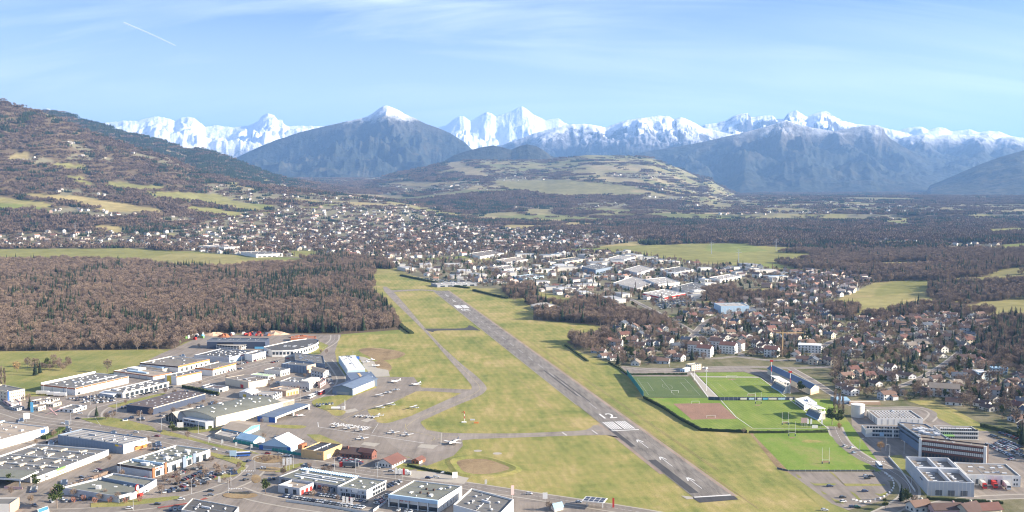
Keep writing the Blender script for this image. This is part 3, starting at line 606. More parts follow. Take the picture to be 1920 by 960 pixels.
def words(txt, name, o, xdir, ydir, size, mat_, lv=4.5, z=None, wide=1., thick=0, parent=None, kind='structure', offset=0.0):
    cu = bpy.data.curves.new(name, 'FONT'); cu.body = txt; cu.size = 1; cu.align_x = 'CENTER'; cu.offset = offset; cu.extrude = thick
    t = bpy.data.objects.new(name, cu); COL.objects.link(t); bpy.context.view_layer.update()
    me = bpy.data.meshes.new_from_object(t.evaluated_get(bpy.context.evaluated_depsgraph_get())); bpy.data.objects.remove(t)
    xd = Vector(xdir).normalized(); yd = Vector(ydir).normalized()
    zz = lv*LV if z is None else z
    for v in me.vertices: q = Vector(o)+xd*v.co.x*size*wide+yd*v.co.y*size+xd.cross(yd)*v.co.z; v.co = q if z is not None else (q.x, q.y, zz)
    me.materials.clear(); me.materials.append(MATS[mat_]); ob = bpy.data.objects.new(name, me); COL.objects.link(ob)
    if parent: ob.parent = parent
    if kind: ob['kind'] = kind
    return ob
words('12', 'runway_number', rw(s12+46, 0, 0), RNm, RD, 26, 'paint_white', wide=.58, offset=.008)
words('30', 'runway_number', rw(s30-14, 0, 0), -RNm, -RD, 26, 'paint_white', wide=.58, offset=.01)
# --- taxiways and apron
sheet('taxiway', smooth([(721, 546.5), (737, 546.3), (810, 630), (860, 678), (893, 705), (911.7, 725), (909, 735), (893, 745), (850, 763), (805, 783), (788, 793), (800, 806.7), (833, 811.7), (960, 813), (1060, 809), (1100, 806), (1120, 797), (1160, 821.7), (1136, 816), (960, 821), (865, 826), (850, 840), (760, 850), (700, 795), (733, 792), (773, 779), (866, 737), (884, 729), (878, 715), (840, 672), (796.7, 622)], 3, True), 'taxiway_asphalt', 2.2)
sheet('taxiway', [(722, 547.6), (722, 545.2), (780, 542.4), (815, 544), (820, 546.5), (790, 544.6), (740, 547.4)], 'taxiway_asphalt', 2.5)
sheet('taxiway', smooth([(795, 617), (808, 616.2), (870, 615.6), (880, 610), (900, 620), (888, 619.4), (820, 620), (812, 623)], 3, True), 'dark_asphalt', 2.4)
AP = [(478, 803), (516, 793), (582, 775), (612, 771), (640, 757), (665, 742), (706, 727), (706, 707), (776, 707), (790, 727), (883, 730.5), (868, 737.5), (800, 733.5), (780, 734), (733, 757), (690, 773), (703, 787), (733, 792), (775, 779), (800, 806), (833, 812), (866, 820), (868, 836), (850, 855), (800, 874), (766, 857), (676, 845), (643, 838), (600, 832), (560, 822), (500, 812)]
sheet('apron', AP, 'apron_asphalt', 2)
sheet('apron', [(672, 668), (684, 670), (702, 678), (706, 690), (728, 694), (731, 706), (700, 707), (684, 690)], 'concrete_slab', 2.1)
sheet('concrete_pad', [(632, 772), (666, 766), (672, 770), (652, 775)], 'concrete_slab', 2.6); sheet('concrete_pad', [(676, 789), (690, 784), (702, 787), (688, 792)], 'concrete_slab', 2.6)
sheet('concrete_pad', [(683, 829), (713, 832), (702, 838), (677, 834)], 'concrete_slab', 2.6); sheet('concrete_pad', [(790, 833), (822, 835), (812, 842), (782, 839)], 'concrete_slab', 2.6)
for pl in ([(620, 760), (645, 750), (655, 742), (630, 742), (605, 745), (586, 752), (590, 762), (612, 770), (625, 779), (641, 779), (648, 771), (630, 768)], [(690, 768), (705, 765), (735, 759), (748, 763), (735, 770), (706, 776), (692, 773)], [(712, 786), (735, 787), (740, 790), (722, 794), (706, 791)], [(735, 776), (752, 772), (775, 777), (766, 781), (742, 780)], [(500, 797), (540, 797), (574, 799), (562, 804), (520, 802)]):
    sheet('apron_grass', smooth(pl, 3, True), 'airfield_grass', 2.8)
ribbon('apron_line', [(596, 792), (597, 801), (640, 808), (720, 820), (795, 831)], .55, 'paint_white', 3.1, sm=False)
ribbon('apron_line', [(600, 766), (640, 788), (660, 797), (705, 803)], .25, 'paint_yellow', 3.1)
ribbon('apron_line', [(640, 788), (680, 770), (720, 755), (770, 740), (792, 730)], .25, 'paint_yellow', 3.1)
ribbon('apron_line', [(709, 795), (698, 812)], .25, 'paint_white', 3.1); ribbon('apron_line', [(828, 812), (827, 833)], 1.1, 'concrete_slab', 3.1)
ribbon('taxiway_line', [(760, 795), (765, 807), (800, 815), (815, 820), (812, 825)], .25, 'paint_yellow', 3.2)
ribbon('taxiway_line', [(808, 827), (850, 819), (960, 817), (1060, 813), (1140, 806)], .22, 'paint_yellow', 3.2)
ribbon('taxiway_line', [(745, 560), (800, 620), (860, 684), (897, 722), (890, 738), (830, 765), (783, 785), (762, 800)], .22, 'paint_yellow', 3.2)
for a_, b_ in (((1054, 811), (1063, 817)), ((1110, 807), (1120, 814))): ribbon('holding_line', [a_, b_], .8, 'paint_white', 3.3, sm=False)
tA, tB = G(612, 797), G(689, 807); td = (tB-tA).normalized(); tn = Vector((-td.y, td.x, 0))
words('ANNEMASSE', 'apron_lettering', (tA+tB)/2+tn*2.5, td, (tn-td*.25), 12.0, 'paint_white', lv=3.4, wide=(tB-tA).length/(12.0*5.9), offset=.02)
# hollow and slabs in the grass
sheet('grass_hollow', smooth([(850, 866), (880, 861), (920, 862), (955, 872), (962, 880), (940, 888), (900, 891), (870, 886), (856, 877)], 4, True), 'bare_soil', 1.6)
rim = MB(); rp = smooth([(845, 864), (872, 857), (905, 857), (945, 868), (968, 880), (940, 890), (895, 894), (862, 888), (850, 876)], 4, True)
for i in range(len(rp)):
    a, b_ = G(*rp[i]), G(*rp[(i+1) % len(rp)]); c_ = (G(845, 864)+G(968, 880))/2
    ai, bi = a+(c_-a)*.20, b_+(c_-b_)*.20; ao, bo = a-(c_-a)*.18, b_-(c_-b_)*.18
    rim.quad((*ao.xy, .05), (*bo.xy, .05), (*b_.xy, .75), (*a.xy, .75)); rim.quad((*a.xy, .75), (*b_.xy, .75), (*bi.xy, .12), (*ai.xy, .12))
rim.obj('earth_bank', 'airfield_grass')['kind'] = 'structure'
def disc(px, py, r, lv, mat_, name, n=20): c_ = G(px, py); return sheet(name, [(c_.x+r*math.cos(k*6.283/n), c_.y+r*math.sin(k*6.283/n)) for k in range(n)], mat_, lv, world=True)
disc(896, 845.5, 3.2, 1.6, 'concrete_slab', 'concrete_disc'); disc(932.5, 850.5, 3.4, 1.6, 'concrete_slab', 'concrete_disc')
# --- sports grounds
PA = [(1181, 706), (1291, 706), (1328, 747), (1209, 745)]
sheet('sports_grass', [(1205, 746), (1560, 748), (1660, 884), (1478, 884), (1404, 811), (1318, 808)], 'worn_pitch_grass', 1.2)
sheet('synthetic_pitch', PA, 'synthetic_turf', 2); sheet('grass_pitch', [(1304, 699), (1395, 698), (1425, 708), (1478, 745.5), (1350, 746)], 'pitch_grass', 2)
sheet('clay_pitch', [(1262, 757), (1350, 756), (1382, 785.5), (1297, 787)], 'clay', 2); sheet('grass_pitch', [(1296, 788), (1384, 787), (1404, 807), (1322, 808)], 'pitch_grass', 2)
sheet('grass_pitch', [(1355, 753), (1490, 753), (1552, 803), (1412, 803)], 'pitch_grass', 2); sheet('grass_pitch', [(1412, 815), (1552, 813.5), (1645, 882), (1478, 883)], 'worn_pitch_grass', 2)
def lines_rect(c4, w_, name, inset=.06, circle=True):
    A_, B_, C_, D_ = [G(*p) for p in c4]; q = MB()
    f = lambda u, v: (A_*(1-u)+B_*u)*(1-v)+(D_*(1-u)+C_*u)*v
    def seg(u0, v0, u1, v1):
        a, b_ = f(u0, v0), f(u1, v1); d = (b_-a).normalized(); n_ = Vector((-d.y, d.x, 0))*w_/2
        q.quad(*[(*(p).xy, 2.5*LV) for p in (a+n_, a-n_, b_-n_, b_+n_)])
    i, j = inset, 1-inset
    for s_ in ((i, i, j, i), (j, i, j, j), (j, j, i, j), (i, j, i, i), (.5, i, .5, j), (i, .28, i+.14, .28), (i+.14, .28, i+.14, .72), (i+.14, .72, i, .72), (j, .28, j-.14, .28), (j-.14, .28, j-.14, .72), (j-.14, .72, j, .72)): seg(*s_)
    if circle:
        for k in range(20): a, b_ = k*.3142, (k+1)*.3142; seg(.5+.085*math.cos(a), .5+.14*math.sin(a), .5+.085*math.cos(b_), .5+.14*math.sin(b_))
    o = q.obj(name, 'faded_paint'); o['kind'] = 'structure'
lines_rect([(1187, 708), (1288, 708), (1322, 744), (1211, 743)], .18, 'pitch_line'); lines_rect([(1312, 708), (1424, 710), (1472, 744), (1352, 744.5)], .14, 'pitch_line', circle=False)
for cx_, cy_, rx_, ry_ in ((1372, 711.5, 9, 1.2), (1409, 741, 8, 1.3), (1548, 866, 8, 2), (1485, 821, 6, 1.3), (1472, 793, 6, 1.4), (1421, 760, 6, 1.2), (1520, 828, 22, 3.2), (1332, 781, 7, 1.3)): sheet('worn_turf', smooth([(cx_+rx_*math.cos(t)*random.uniform(.75, 1.2), cy_+ry_*math.sin(t)*random.uniform(.7, 1.2)) for t in np.linspace(0, 6.283, 11)[:-1]], 3, True), 'bare_soil' if rx_ < 20 else 'airfield_grass', 2.35)
for pl in ([(1292, 699), (1304, 700), (1348, 748), (1329, 748)],): sheet('pitch_path', pl, 'concrete_slab', 1.8)
sheet('pitch_path', [(1163, 697), (1177, 706), (1290, 706), (1291, 703)], 'lot_asphalt', 1.9); sheet('pitch_path', [(1304, 707.5), (1425, 708.5), (1423, 706.5), (1303, 705.5)], 'concrete_slab', 2.4)
ribbon('pitch_kerb', [(1295, 699), (1330, 748)], .7, 'paint_white', 2.6, sm=False); ribbon('pitch_kerb', [(1304, 703), (1350, 749)], .7, 'paint_white', 2.6, sm=False)
ribbon('pitch_kerb', [(1352, 751), (1380, 782), (1411, 803.5), (1552, 803.5)], .6, 'paint_white', 2.6, sm=False); ribbon('pitch_kerb', [(1425, 708), (1556, 806)], .6, 'paint_white', 2.6, sm=False)
sheet('sports_access', [(1163, 690), (1290, 690), (1400, 690), (1440, 695), (1480, 715), (1500, 735), (1470, 738), (1425, 705), (1395, 697), (1300, 698), (1290, 705), (1170, 702)], 'lot_asphalt', 1.6)
sheet('dirt_track', [(1405, 812), (1412, 812), (1480, 884), (1580, 960), (1566, 962), (1462, 884)], 'bare_soil', 1.6)
# car park right
sheet('car_park', [(1477, 885), (1645, 885), (1668, 905), (1672, 925), (1650, 940), (1618, 950), (1590, 957), (1560, 945)], 'lot_asphalt', 2)
for pl in ([(1492, 889), (1500, 893), (1504, 898), (1496, 896)], [(1516, 903), (1526, 907), (1568, 907), (1566, 910), (1528, 911)], [(1554, 884), (1562, 887), (1580, 907), (1660, 908), (1660, 911), (1586, 912)], [(1538, 920), (1546, 924), (1552, 928), (1544, 927)], [(1556, 933), (1565, 937), (1580, 941), (1583, 945), (1568, 943)], [(1593, 921), (1602, 925), (1615, 938), (1608, 937)], [(1640, 925), (1650, 927), (1665, 922), (1660, 931), (1648, 930)]):
    sheet('planted_island', pl, 'meadow_grass', 2.8)
sheet('grass_verge', [(1457, 880), (1475, 885), (1590, 958), (1610, 968), (1560, 968)], 'meadow_grass', 1.9)
# --- streets
ROADS = [
 ('main_road', [(-60, 752), (20, 773), (60, 785), (110, 792), (170, 799), (230, 808), (290, 818), (350, 832), (410, 845), (455, 855)], 15), ('main_road', [(560, 864), (610, 873), (680, 883), (780, 897), (870, 910), (1000, 930), (1100, 945), (1230, 966), (1350, 990)], 13),
 ('roundabout_road', [(508+48*math.cos(a), 861+13*math.sin(a)) for a in np.linspace(0, 6.283, 17)], 9),
 ('avenue', [(190, 800), (178, 780), (190, 766), (215, 758), (270, 742), (340, 725), (400, 708), (460, 690), (510, 678), (560, 666), (600, 655), (625, 640), (628, 628)], 9), ('link_road', [(485, 873), (470, 890), (450, 903), (420, 915), (380, 928), (320, 942), (240, 952), (150, 960), (60, 962)], 13),
 ('link_road', [(440, 918), (480, 932), (540, 944), (600, 953), (680, 962), (760, 975)], 12), ('service_road', [(300, 790), (330, 802), (370, 816), (430, 832), (490, 846), (540, 856)], 6), ('service_road', [(330, 802), (370, 806), (420, 795), (470, 782), (530, 763), (590, 752), (615, 742), (640, 715), (628, 690), (615, 675)], 7),
 ('service_road', [(400, 745), (440, 752), (500, 760), (560, 748), (600, 735)], 6), ('lane', [(1163, 688), (1240, 694), (1310, 690), (1400, 688), (1480, 690), (1560, 688)], 8), ('lane', [(1480, 690), (1520, 712), (1560, 738), (1600, 760), (1640, 765), (1720, 765), (1750, 775), (1740, 790)], 6),
 ('lane', [(1565, 800), (1580, 830), (1620, 860), (1665, 880), (1700, 905), (1705, 930), (1680, 950), (1650, 965)], 10), ('lane', [(1700, 960), (1760, 945), (1830, 935), (1940, 930)], 7), ('street', [(1380, 668), (1450, 676), (1520, 672), (1620, 680), (1700, 690), (1800, 700), (1940, 720)], 6),
 ('street', [(1200, 655), (1270, 662), (1330, 672), (1380, 668)], 5), ('street', [(1520, 672), (1560, 640), (1640, 622), (1760, 620), (1900, 640)], 5), ('street', [(1640, 735), (1700, 720), (1760, 690), (1800, 660)], 5), ('street', [(1290, 640), (1330, 600), (1400, 580), (1480, 560)], 6), ('street', [(1180, 560), (1260, 600), (1330, 640), (1400, 668)], 6)]
for nm, pts, w_ in ROADS:
    ribbon(nm, pts, w_, 'road_asphalt', 2.0+.09*(len(bpy.data.objects) % 9)); ribbon('pavement', pts, w_+3.4, 'concrete_slab', 1.72+.02*(len(bpy.data.objects) % 9))
    if w_ > 8 and nm != 'roundabout_road': # broken centre line
        P = smooth([(G(*p).x, G(*p).y) for p in pts], 10); q = MB(); acc = 0
        for i in range(len(P)-1):
            a, b_ = Vector(P[i]), Vector(P[i+1]); L_ = (b_-a).length; d = (b_-a)/L_; n_ = Vector((-d.y, d.x))*.12; s_ = 0
            while s_ < L_-3: c0 = a+d*s_; c1 = c0+d*3; q.quad(*[(*p, 3.05*LV) for p in (c0+n_, c0-n_, c1-n_, c1+n_)]); s_ += 9
        if q.v: q.obj('lane_marking', 'paint_white')['kind'] = 'structure'
c_ = G(508, 861)
def islet(px, py, rx, ry, mat_, lv=3.2, name='roundabout_island'): sheet(name, [(px+rx*math.cos(t), py+ry*math.sin(t)) for t in np.linspace(0, 6.283, 22)[:-1]], mat_, lv)
islet(503, 861, 29, 7.5, 'bare_soil'); islet(505, 880, 22, 4.5, 'bare_soil'); islet(450, 929, 33, 6, 'bare_soil', name='traffic_island'); islet(480, 898, 9, 8, 'bare_soil', name='traffic_island')
ribbon('cycle_strip', [(296, 952.5), (330, 947.5), (362, 942), (388, 934)], 2.6, 'paint_red', 3.6)
for cx_, cy_z in ((452, 883.5), (430, 917), (1635, 866)):
    for k in range(8): ribbon('zebra_stripe', [(cx_+k*3.2, cy_z-.7), (cx_+k*3.2+1, cy_z+.9)], .6, 'paint_white', 3.5, sm=False)
for pl in ([(300, 814), (360, 826), (420, 842), (470, 850), (488, 852), (470, 846), (400, 832), (350, 818), (305, 806)], [(330, 802), (365, 813), (410, 806), (420, 800), (408, 802), (370, 805)], [(150, 785), (180, 795), (240, 806), (280, 808), (300, 812), (285, 800), (240, 788), (200, 782)], [(200, 762), (240, 752), (300, 738), (312, 737), (305, 741), (250, 755), (215, 765)], [(170, 952), (230, 950), (290, 943), (340, 935), (335, 930), (280, 935), (210, 940), (170, 944)],
 [(400, 900), (440, 893), (462, 878), (455, 873), (440, 886), (410, 892)], [(395, 848), (440, 858), (462, 868), (458, 876), (430, 866), (396, 855)], [(520, 880), (545, 872), (570, 868), (560, 876), (535, 885), (515, 886)], [(575, 815), (600, 815), (640, 832), (600, 833)], [(1005, 680), (1010, 680), (1010, 682), (1005, 682)], [(598, 640), (616, 648), (600, 664), (560, 668), (590, 655)], [(740, 870), (790, 868), (780, 880), (745, 884)]):
    sheet('grass_verge', pl, 'meadow_grass', 2.9)
sheet('gravel_area', [(757, 882), (830, 886), (880, 896), (870, 908), (800, 900), (750, 893)], 'concrete_slab', 2.3)
sheet('hillside_field', [(1702, 752), (1750, 750), (1790, 768), (1830, 790), (1870, 808), (1840, 808), (1790, 800), (1760, 785), (1745, 768), (1720, 758)], 'airfield_grass', 1.9)
sheet('yard', [(1595, 770), (1740, 765), (1770, 790), (1840, 800), (1920, 860), (1990, 890), (1990, 930), (1860, 935), (1830, 930), (1660, 900), (1600, 830)], 'lot_asphalt', .8)
sheet('grass_verge', [(1665, 855), (1690, 853), (1745, 928), (1735, 930)], 'meadow_grass', 1.6)
# ------------------------------------------------------------ buildings
WM = dict(white=(.76, .74, .69), offwhite=(.66, .63, .57), cream=(.66, .58, .44), beige=(.56, .50, .40), ochre=(.62, .42, .20), lightgrey=(.50, .51, .52), grey=(.33, .34, .36), bluegrey=(.20, .25, .32), navy=(.055, .07, .11), blue=(.04, .12, .40), skyblue=(.14, .45, .70),
 paleblue=(.45, .60, .72), pink=(.60, .40, .38), peach=(.62, .42, .28), brick=(.215, .09, .065), darkbrown=(.085, .055, .045), orange=(.62, .22, .06), rust=(.40, .15, .07), red=(.50, .04, .03), teal=(.03, .25, .22), black=(.03, .03, .035), silver=(.60, .61, .62), yellow=(.70, .50, .05), green=(.20, .38, .12))
for k_, c_ in WM.items(): mat('wall_'+k_, c_, .75, .10, .25, streak=(1, 1, .25), var2=.06)
RM = dict(grey=(.165, .158, .146), darkgrey=(.10, .098, .095), warm=(.22, .188, .155), tan=(.36, .30, .235), pale=(.40, .37, .33), greygreen=(.185, .188, .155), brown=(.135, .105, .095), slate=(.10, .115, .14), bluemetal=(.13, .17, .24), white=(.72, .72, .70), sky=(.30, .46, .60), lime=(.50, .62, .38), redtile=(.165, .082, .066), terracotta=(.34, .18, .12), darktile=(.11, .072, .062), browntile=(.19, .12, .09), black=(.05, .052, .06))
for k_, c_ in RM.items(): mat('roof_'+k_, c_, .85, .28, .14, var2=.22)
mat('glass', (.035, .045, .055), .12, .3, .5, spec=.8); mat('skylight_plastic', (.80, .80, .78), .4, .06); mat('metal', (.55, .56, .57), .45, .1, metal=.4); mat('dark_metal', (.12, .13, .14), .5, .1)
class B:
    """building frame: B = near corner, u along the right-hand face, w along the left-hand face"""
    def __init__(s, name, label, A, Bc, yb, C, cat='building', group=None, h=None, sq=False):
        s.h = h if h else H*(1-(Bc[1]-330)/(yb-330)); h = s.h
        a, b, c = G(*A, h), G(*Bc, h), G(*C, h); s.o = Vector((b.x, b.y, 0))
        s.L = (c-b).length; s.u = (c-b).normalized(); s.W = (a-b).length; s.w = (a-b).normalized()
        if sq or abs(s.u.dot(s.w)) < .35:                   # square the plan up
            n_ = Vector((-s.u.y, s.u.x, 0)); n_ = n_ if n_.dot(s.w) > 0 else -n_; s.w = n_
        s.t = thing(name, label, cat, s.o, 0, group); s.n = 0; KEEP.append([tuple((s.o+s.P(x, y)).xy) for x, y in ((-2, -2), (s.L+2, -2), (s.L+2, s.W+2), (-2, s.W+2))])
    def P(s, x, y, z=0): return s.u*x+s.w*y+Vector((0, 0, z))
    def poly(s, pts, z0, z1, name, m, top=True): mb = MB(); mb.prism([tuple(s.P(*p).xy) for p in pts], z0, z1, top=top); return mb.obj(name, m, s.t)
    def rect(s, x0, y0, x1, y1, z0, z1, name, m, parent=None):
        mb = MB(); mb.prism([tuple(s.P(*p).xy) for p in ((x0, y0), (x1, y0), (x1, y1), (x0, y1))], z0, z1, bottom=True); return mb.obj(name, m, parent or s.t)
    def walls(s, m, roof, par=.7, th=.45, x0=0, y0=0, x1=None, y1=None, h=None):
        x1 = s.L if x1 is None else x1; y1 = s.W if y1 is None else y1; h = h or s.h; mb = MB()
        o_ = [(x0, y0), (x1, y0), (x1, y1), (x0, y1)]; i_ = [(x0+th, y0+th), (x1-th, y0+th), (x1-th, y1-th), (x0+th, y1-th)]
        for k in range(4):
            p, q, r, t = o_[k], o_[(k+1) % 4], i_[(k+1) % 4], i_[k]
            mb.quad(s.P(*p, -.2), s.P(*q, -.2), s.P(*q, h), s.P(*p, h)); mb.quad(s.P(*p, h), s.P(*q, h), s.P(*r, h), s.P(*t, h)); mb.quad(s.P(*t, h), s.P(*r, h), s.P(*r, h-par-.1), s.P(*t, h-par-.1))
        mb.obj('wall', m, s.t); mesh('roof', [s.P(*p, h-par) for p in i_], [(0, 1, 2, 3)] if s.flip() else [(3, 2, 1, 0)], roof, s.t)
        if (x1-x0)*(y1-y0) > 250 and x0 == 0:
            for k in range(min(9, int((x1-x0)*(y1-y0)/260)+1)):
                a, b2 = random.uniform(.08, .88)*(x1-x0), random.uniform(.08, .88)*(y1-y0); q = random.random(); lx, ly = (.8, .8) if q < .5 else ((2.6, 1.4) if q < .8 else (1.1, min(7, (y1-y0)*.3)))
                s.rect(a, b2, a+lx, b2+ly, h-par, h-par+random.uniform(.5, 1.3), 'roof_vent' if q < .8 else 'roof_duct', random.choice(('wall_lightgrey', 'wall_grey', 'wall_grey', 'wall_silver')))
            nx = int((x1-x0)/14)
            for k in range(1, nx+1): xx = (x1-x0)*k/(nx+1); s.rect(xx, th, xx+.25, y1-th, h-par, h-par+.12, 'roof_seam', 'wall_grey')
        return s
    def flip(s): return s.u.cross(s.w).z > 0
    def face(s, f, a, z):                                   # point on a face: R = right face, L = left face
        return s.P(a, 0, z) if f == 'R' else s.P(0, a, z)
    def fb(s, f, a0, a1, z0, z1, d=.12, name='window', m='glass', parent=None, inn=.15):
        ax = s.u if f == 'R' else s.w; ou = -(s.w if f == 'R' else s.u); L_ = a1-a0; mb = MB()
        k = [Vector((0, 0, 0))+ou*d, ax*L_+ou*d, ax*L_-ou*inn, -ou*inn]; mb.prism([tuple(p.xy) for p in k], 0, z1-z0, bottom=True)
        o = mb.obj(name, m, parent or s.t); o.location = s.face(f, a0, z0); return o
    def wins(s, f, n, z0, z1, frac=.6, a0=.04, a1=.96, rows=1, dz=3.2, name='window', m='glass', d=.08):
        S = s.L if f == 'R' else s.W; st = S*(a1-a0)/n; first = None
        for r in range(rows):
            for k in range(n):
                a = S*a0+st*(k+.5-frac/2)
                if first is None: first = s.fb(f, a, a+st*frac, z0, z1, d, name, m)
                else: c = first.copy(); COL.objects.link(c); c.parent = s.t; c.location = s.face(f, a, z0+r*dz)
        return s
    def band(s, z0, z1, m, name='fascia', faces='RLBS', d=.14):
        mb = MB(); Lx, Wy = s.L, s.W
        R_ = {'R': (-d, -d, Lx+d, 0), 'L': (-d, 0, 0, Wy+d), 'B': (0, Wy, Lx+d, Wy+d), 'S': (Lx, 0, Lx+d, Wy)}
        for f in faces: x0, y0, x1, y1 = R_[f]; mb = MB(); mb.prism([tuple(s.P(*p).xy) for p in ((x0, y0), (x1, y0), (x1, y1), (x0, y1))], z0, z1, bottom=True); mb.obj(name, m, s.t)
        return s
    def sky(s, nx, ny, sx=1.4, sy=1.4, x=(.08, .92), y=(.1, .9), name='skylight', m='skylight_plastic', hz=.55, par=.7, jit=0, box=None):
        first = None; zt = s.h-par
        for i in range(nx):
            for j in range(ny):
                X = s.L*(x[0]+(x[1]-x[0])*(i+.5)/nx)+random.uniform(-jit, jit); Y = s.W*(y[0]+(y[1]-y[0])*(j+.5)/ny)+random.uniform(-jit, jit)
                if first is None:
                    mb = MB(); mb.prism([tuple((s.u*a+s.w*b_).xy) for a, b_ in ((-sx/2, -sy/2), (sx/2, -sy/2), (sx/2, sy/2), (-sx/2, sy/2))], 0, hz); first = mb.obj(name, m, s.t); first.location = s.P(X, Y, zt)
                else: c = first.copy(); COL.objects.link(c); c.parent = s.t; c.location = s.P(X, Y, zt)
        return s
    def pil(s, f, n, m, z1=None, w_=.5, d=.18, name='pilaster'):
        S = s.L if f == 'R' else s.W; first = None
        for k in range(n+1):
            a = (S-w_)*k/n
            if first is None: first = s.fb(f, a, a+w_, 0, z1 or s.h-.05, d, name, m)
            else: c = first.copy(); COL.objects.link(c); c.parent = s.t; c.location = s.face(f, a, 0)
        return s
    def letters(s, f, a0, a1, z0, z1, m, n=9, name='sign_lettering'):
        """small strokes standing for lettering too blurred to read in the photograph"""
        ax = s.u if f == 'R' else s.w; ou = -(s.w if f == 'R' else s.u); mb = MB(); st = (a1-a0)/n
        for k in range(n):
            if k in (n//2,): continue
            for j, (q0, q1, zz0, zz1) in enumerate(((.08, .26, 0, 1), (.26, .75, .40, .60), (.6, .78, (k % 3)*.25, .8))):
                x0, x1 = a0+st*(k+q0), a0+st*(k+q1); b_ = s.face(f, 0, 0)
                mb.prism([tuple((ax*x+ou*y_).xy) for x, y_ in ((x0, .1), (x1, .1), (x1, .22), (x0, .22))], z0+(z1-z0)*zz0, z0+(z1-z0)*zz1, bottom=True)
        mb.obj(name, m, s.t); return s
    def gable(s, wall, roof, along='u', rise=2.5, eave=.5, roofname='roof'):
        L, W_, h = s.L, s.W, s.h; mb = MB(); rf = MB(); e = eave
        Q = (lambda x, y, z: s.P(x, y, z)) if along == 'u' else (lambda x, y, z: s.P(y, x, z)); 
        if along != 'u': L, W_ = W_, L
        mb.quad(Q(0, 0, -.2), Q(L, 0, -.2), Q(L, 0, h), Q(0, 0, h)); mb.quad(Q(0, W_, -.2), Q(L, W_, -.2), Q(L, W_, h), Q(0, W_, h))
        for x in (0, L): mb.quad(Q(x, 0, -.2), Q(x, W_, -.2), Q(x, W_, h), Q(x, W_/2, h+rise), Q(x, 0, h))
        k = rise/(W_/2)
        for sg in (0, 1):
            y0, y1 = (-e, W_/2) if sg == 0 else (W_+e, W_/2); z0 = h-e*k
            rf.quad(Q(-e, y0, z0+.05), Q(L+e, y0, z0+.05), Q(L+e, y1, h+rise+.05), Q(-e, y1, h+rise+.05)); rf.quad(Q(-e, y0, z0+.28), Q(L+e, y0, z0+.28), Q(L+e, y1, h+rise+.28), Q(-e, y1, h+rise+.28))
            for x in (-e, L+e): rf.quad(Q(x, y0, z0+.05), Q(x, y1, h+rise+.05), Q(x, y1, h+rise+.28), Q(x, y0, z0+.28))
            rf.quad(Q(-e, y0, z0+.05), Q(L+e, y0, z0+.05), Q(L+e, y0, z0+.28), Q(-e, y0, z0+.28))
        mb.obj('wall', wall, s.t); rf.obj(roofname, roof, s.t); return s
w_ = lambda k: 'wall_'+k
r_ = lambda k: 'roof_'+k
def skyz(b, *a, **k): return b.sky(*a, **k)
# ---- retail and industrial zone, far rows first
b = B('distribution_hall', 'big white hall with orange brown roof edge beside the green meadow', (83, 719), (141, 727.5), 741.7, (241, 705), 'warehouse'); b.walls(w_('white'), r_('grey')); b.band(b.h-1.5, b.h-.1, w_('rust')); b.sky(6, 3, 2.2, 1.6, jit=1); b.pil('R', 7, w_('offwhite'), w_=.3); b.pil('L', 3, w_('grey'), w_=.3); b.fb('R', 3, 6, .3, 2.4); b.rect(b.L*.35, b.W*.3, b.L*.98, b.W*.36, b.h-.7, b.h-.3, 'roof_rib', w_('silver')); b.rect(0, b.W-.8, b.L, b.W, b.h, b.h+1.6, 'parapet', w_('white'))
b = B('car_showroom', 'long low grey showroom with glazed front above rows of parked cars', (197, 732.5), (230, 736.5), 746.7, (317, 715.5), 'showroom'); b.walls(w_('lightgrey'), r_('grey')); b.wins('R', 9, .4, 4.2, .7); b.sky(5, 2, 4.5, 1.2, jit=1.5); b.band(b.h-1.4, b.h+.1, w_('offwhite'), faces='RL'); b.wins('L', 3, .4, 3.5)
b = B('annex_hall', 'small grey annex with white gables at the left end of the car showroom', (186, 737), (212, 741), 747, (232, 737), 'annex'); b.gable(w_('lightgrey'), r_('white'), 'w', 1.2); b.wins('R', 3, .5, 2.4, .6)
b = B('orange_edged_hall', 'low pale roofed hall with rust coloured edge behind the car showroom', (203, 697), (286.7, 705), 712.8, (322, 698), 'warehouse'); b.walls(w_('offwhite'), r_('tan')); b.band(b.h-1.1, b.h, w_('rust')); b.pil('L', 6, w_('grey'), w_=.3); b.rect(b.L*.5, b.W*.60, b.L*.9, b.W*.9, b.h, b.h+2, 'plant_room', w_('white')); b.rect(b.L*.3, b.W*.3, b.L*.42, b.W*.8, b.h-.6, b.h+.6, 'roof_duct', w_('paleblue'))
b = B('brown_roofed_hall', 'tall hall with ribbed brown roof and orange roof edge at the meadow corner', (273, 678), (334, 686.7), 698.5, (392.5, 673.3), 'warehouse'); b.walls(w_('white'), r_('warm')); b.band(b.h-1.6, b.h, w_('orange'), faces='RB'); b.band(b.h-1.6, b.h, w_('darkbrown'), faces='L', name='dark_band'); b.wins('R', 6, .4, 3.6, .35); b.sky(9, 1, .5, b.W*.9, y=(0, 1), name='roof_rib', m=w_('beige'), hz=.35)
b = B('link_hall', 'white stepped hall with curved skylight strip in front of the brown ribbed roof', (262, 686), (305, 692), 699, (334, 687), 'warehouse'); b.walls(w_('cream'), r_('pale')); b.rect(b.L*.2, b.W*.15, b.L*.42, b.W*.9, b.h-.7, b.h+.5, 'strip_skylight', w_('paleblue'))
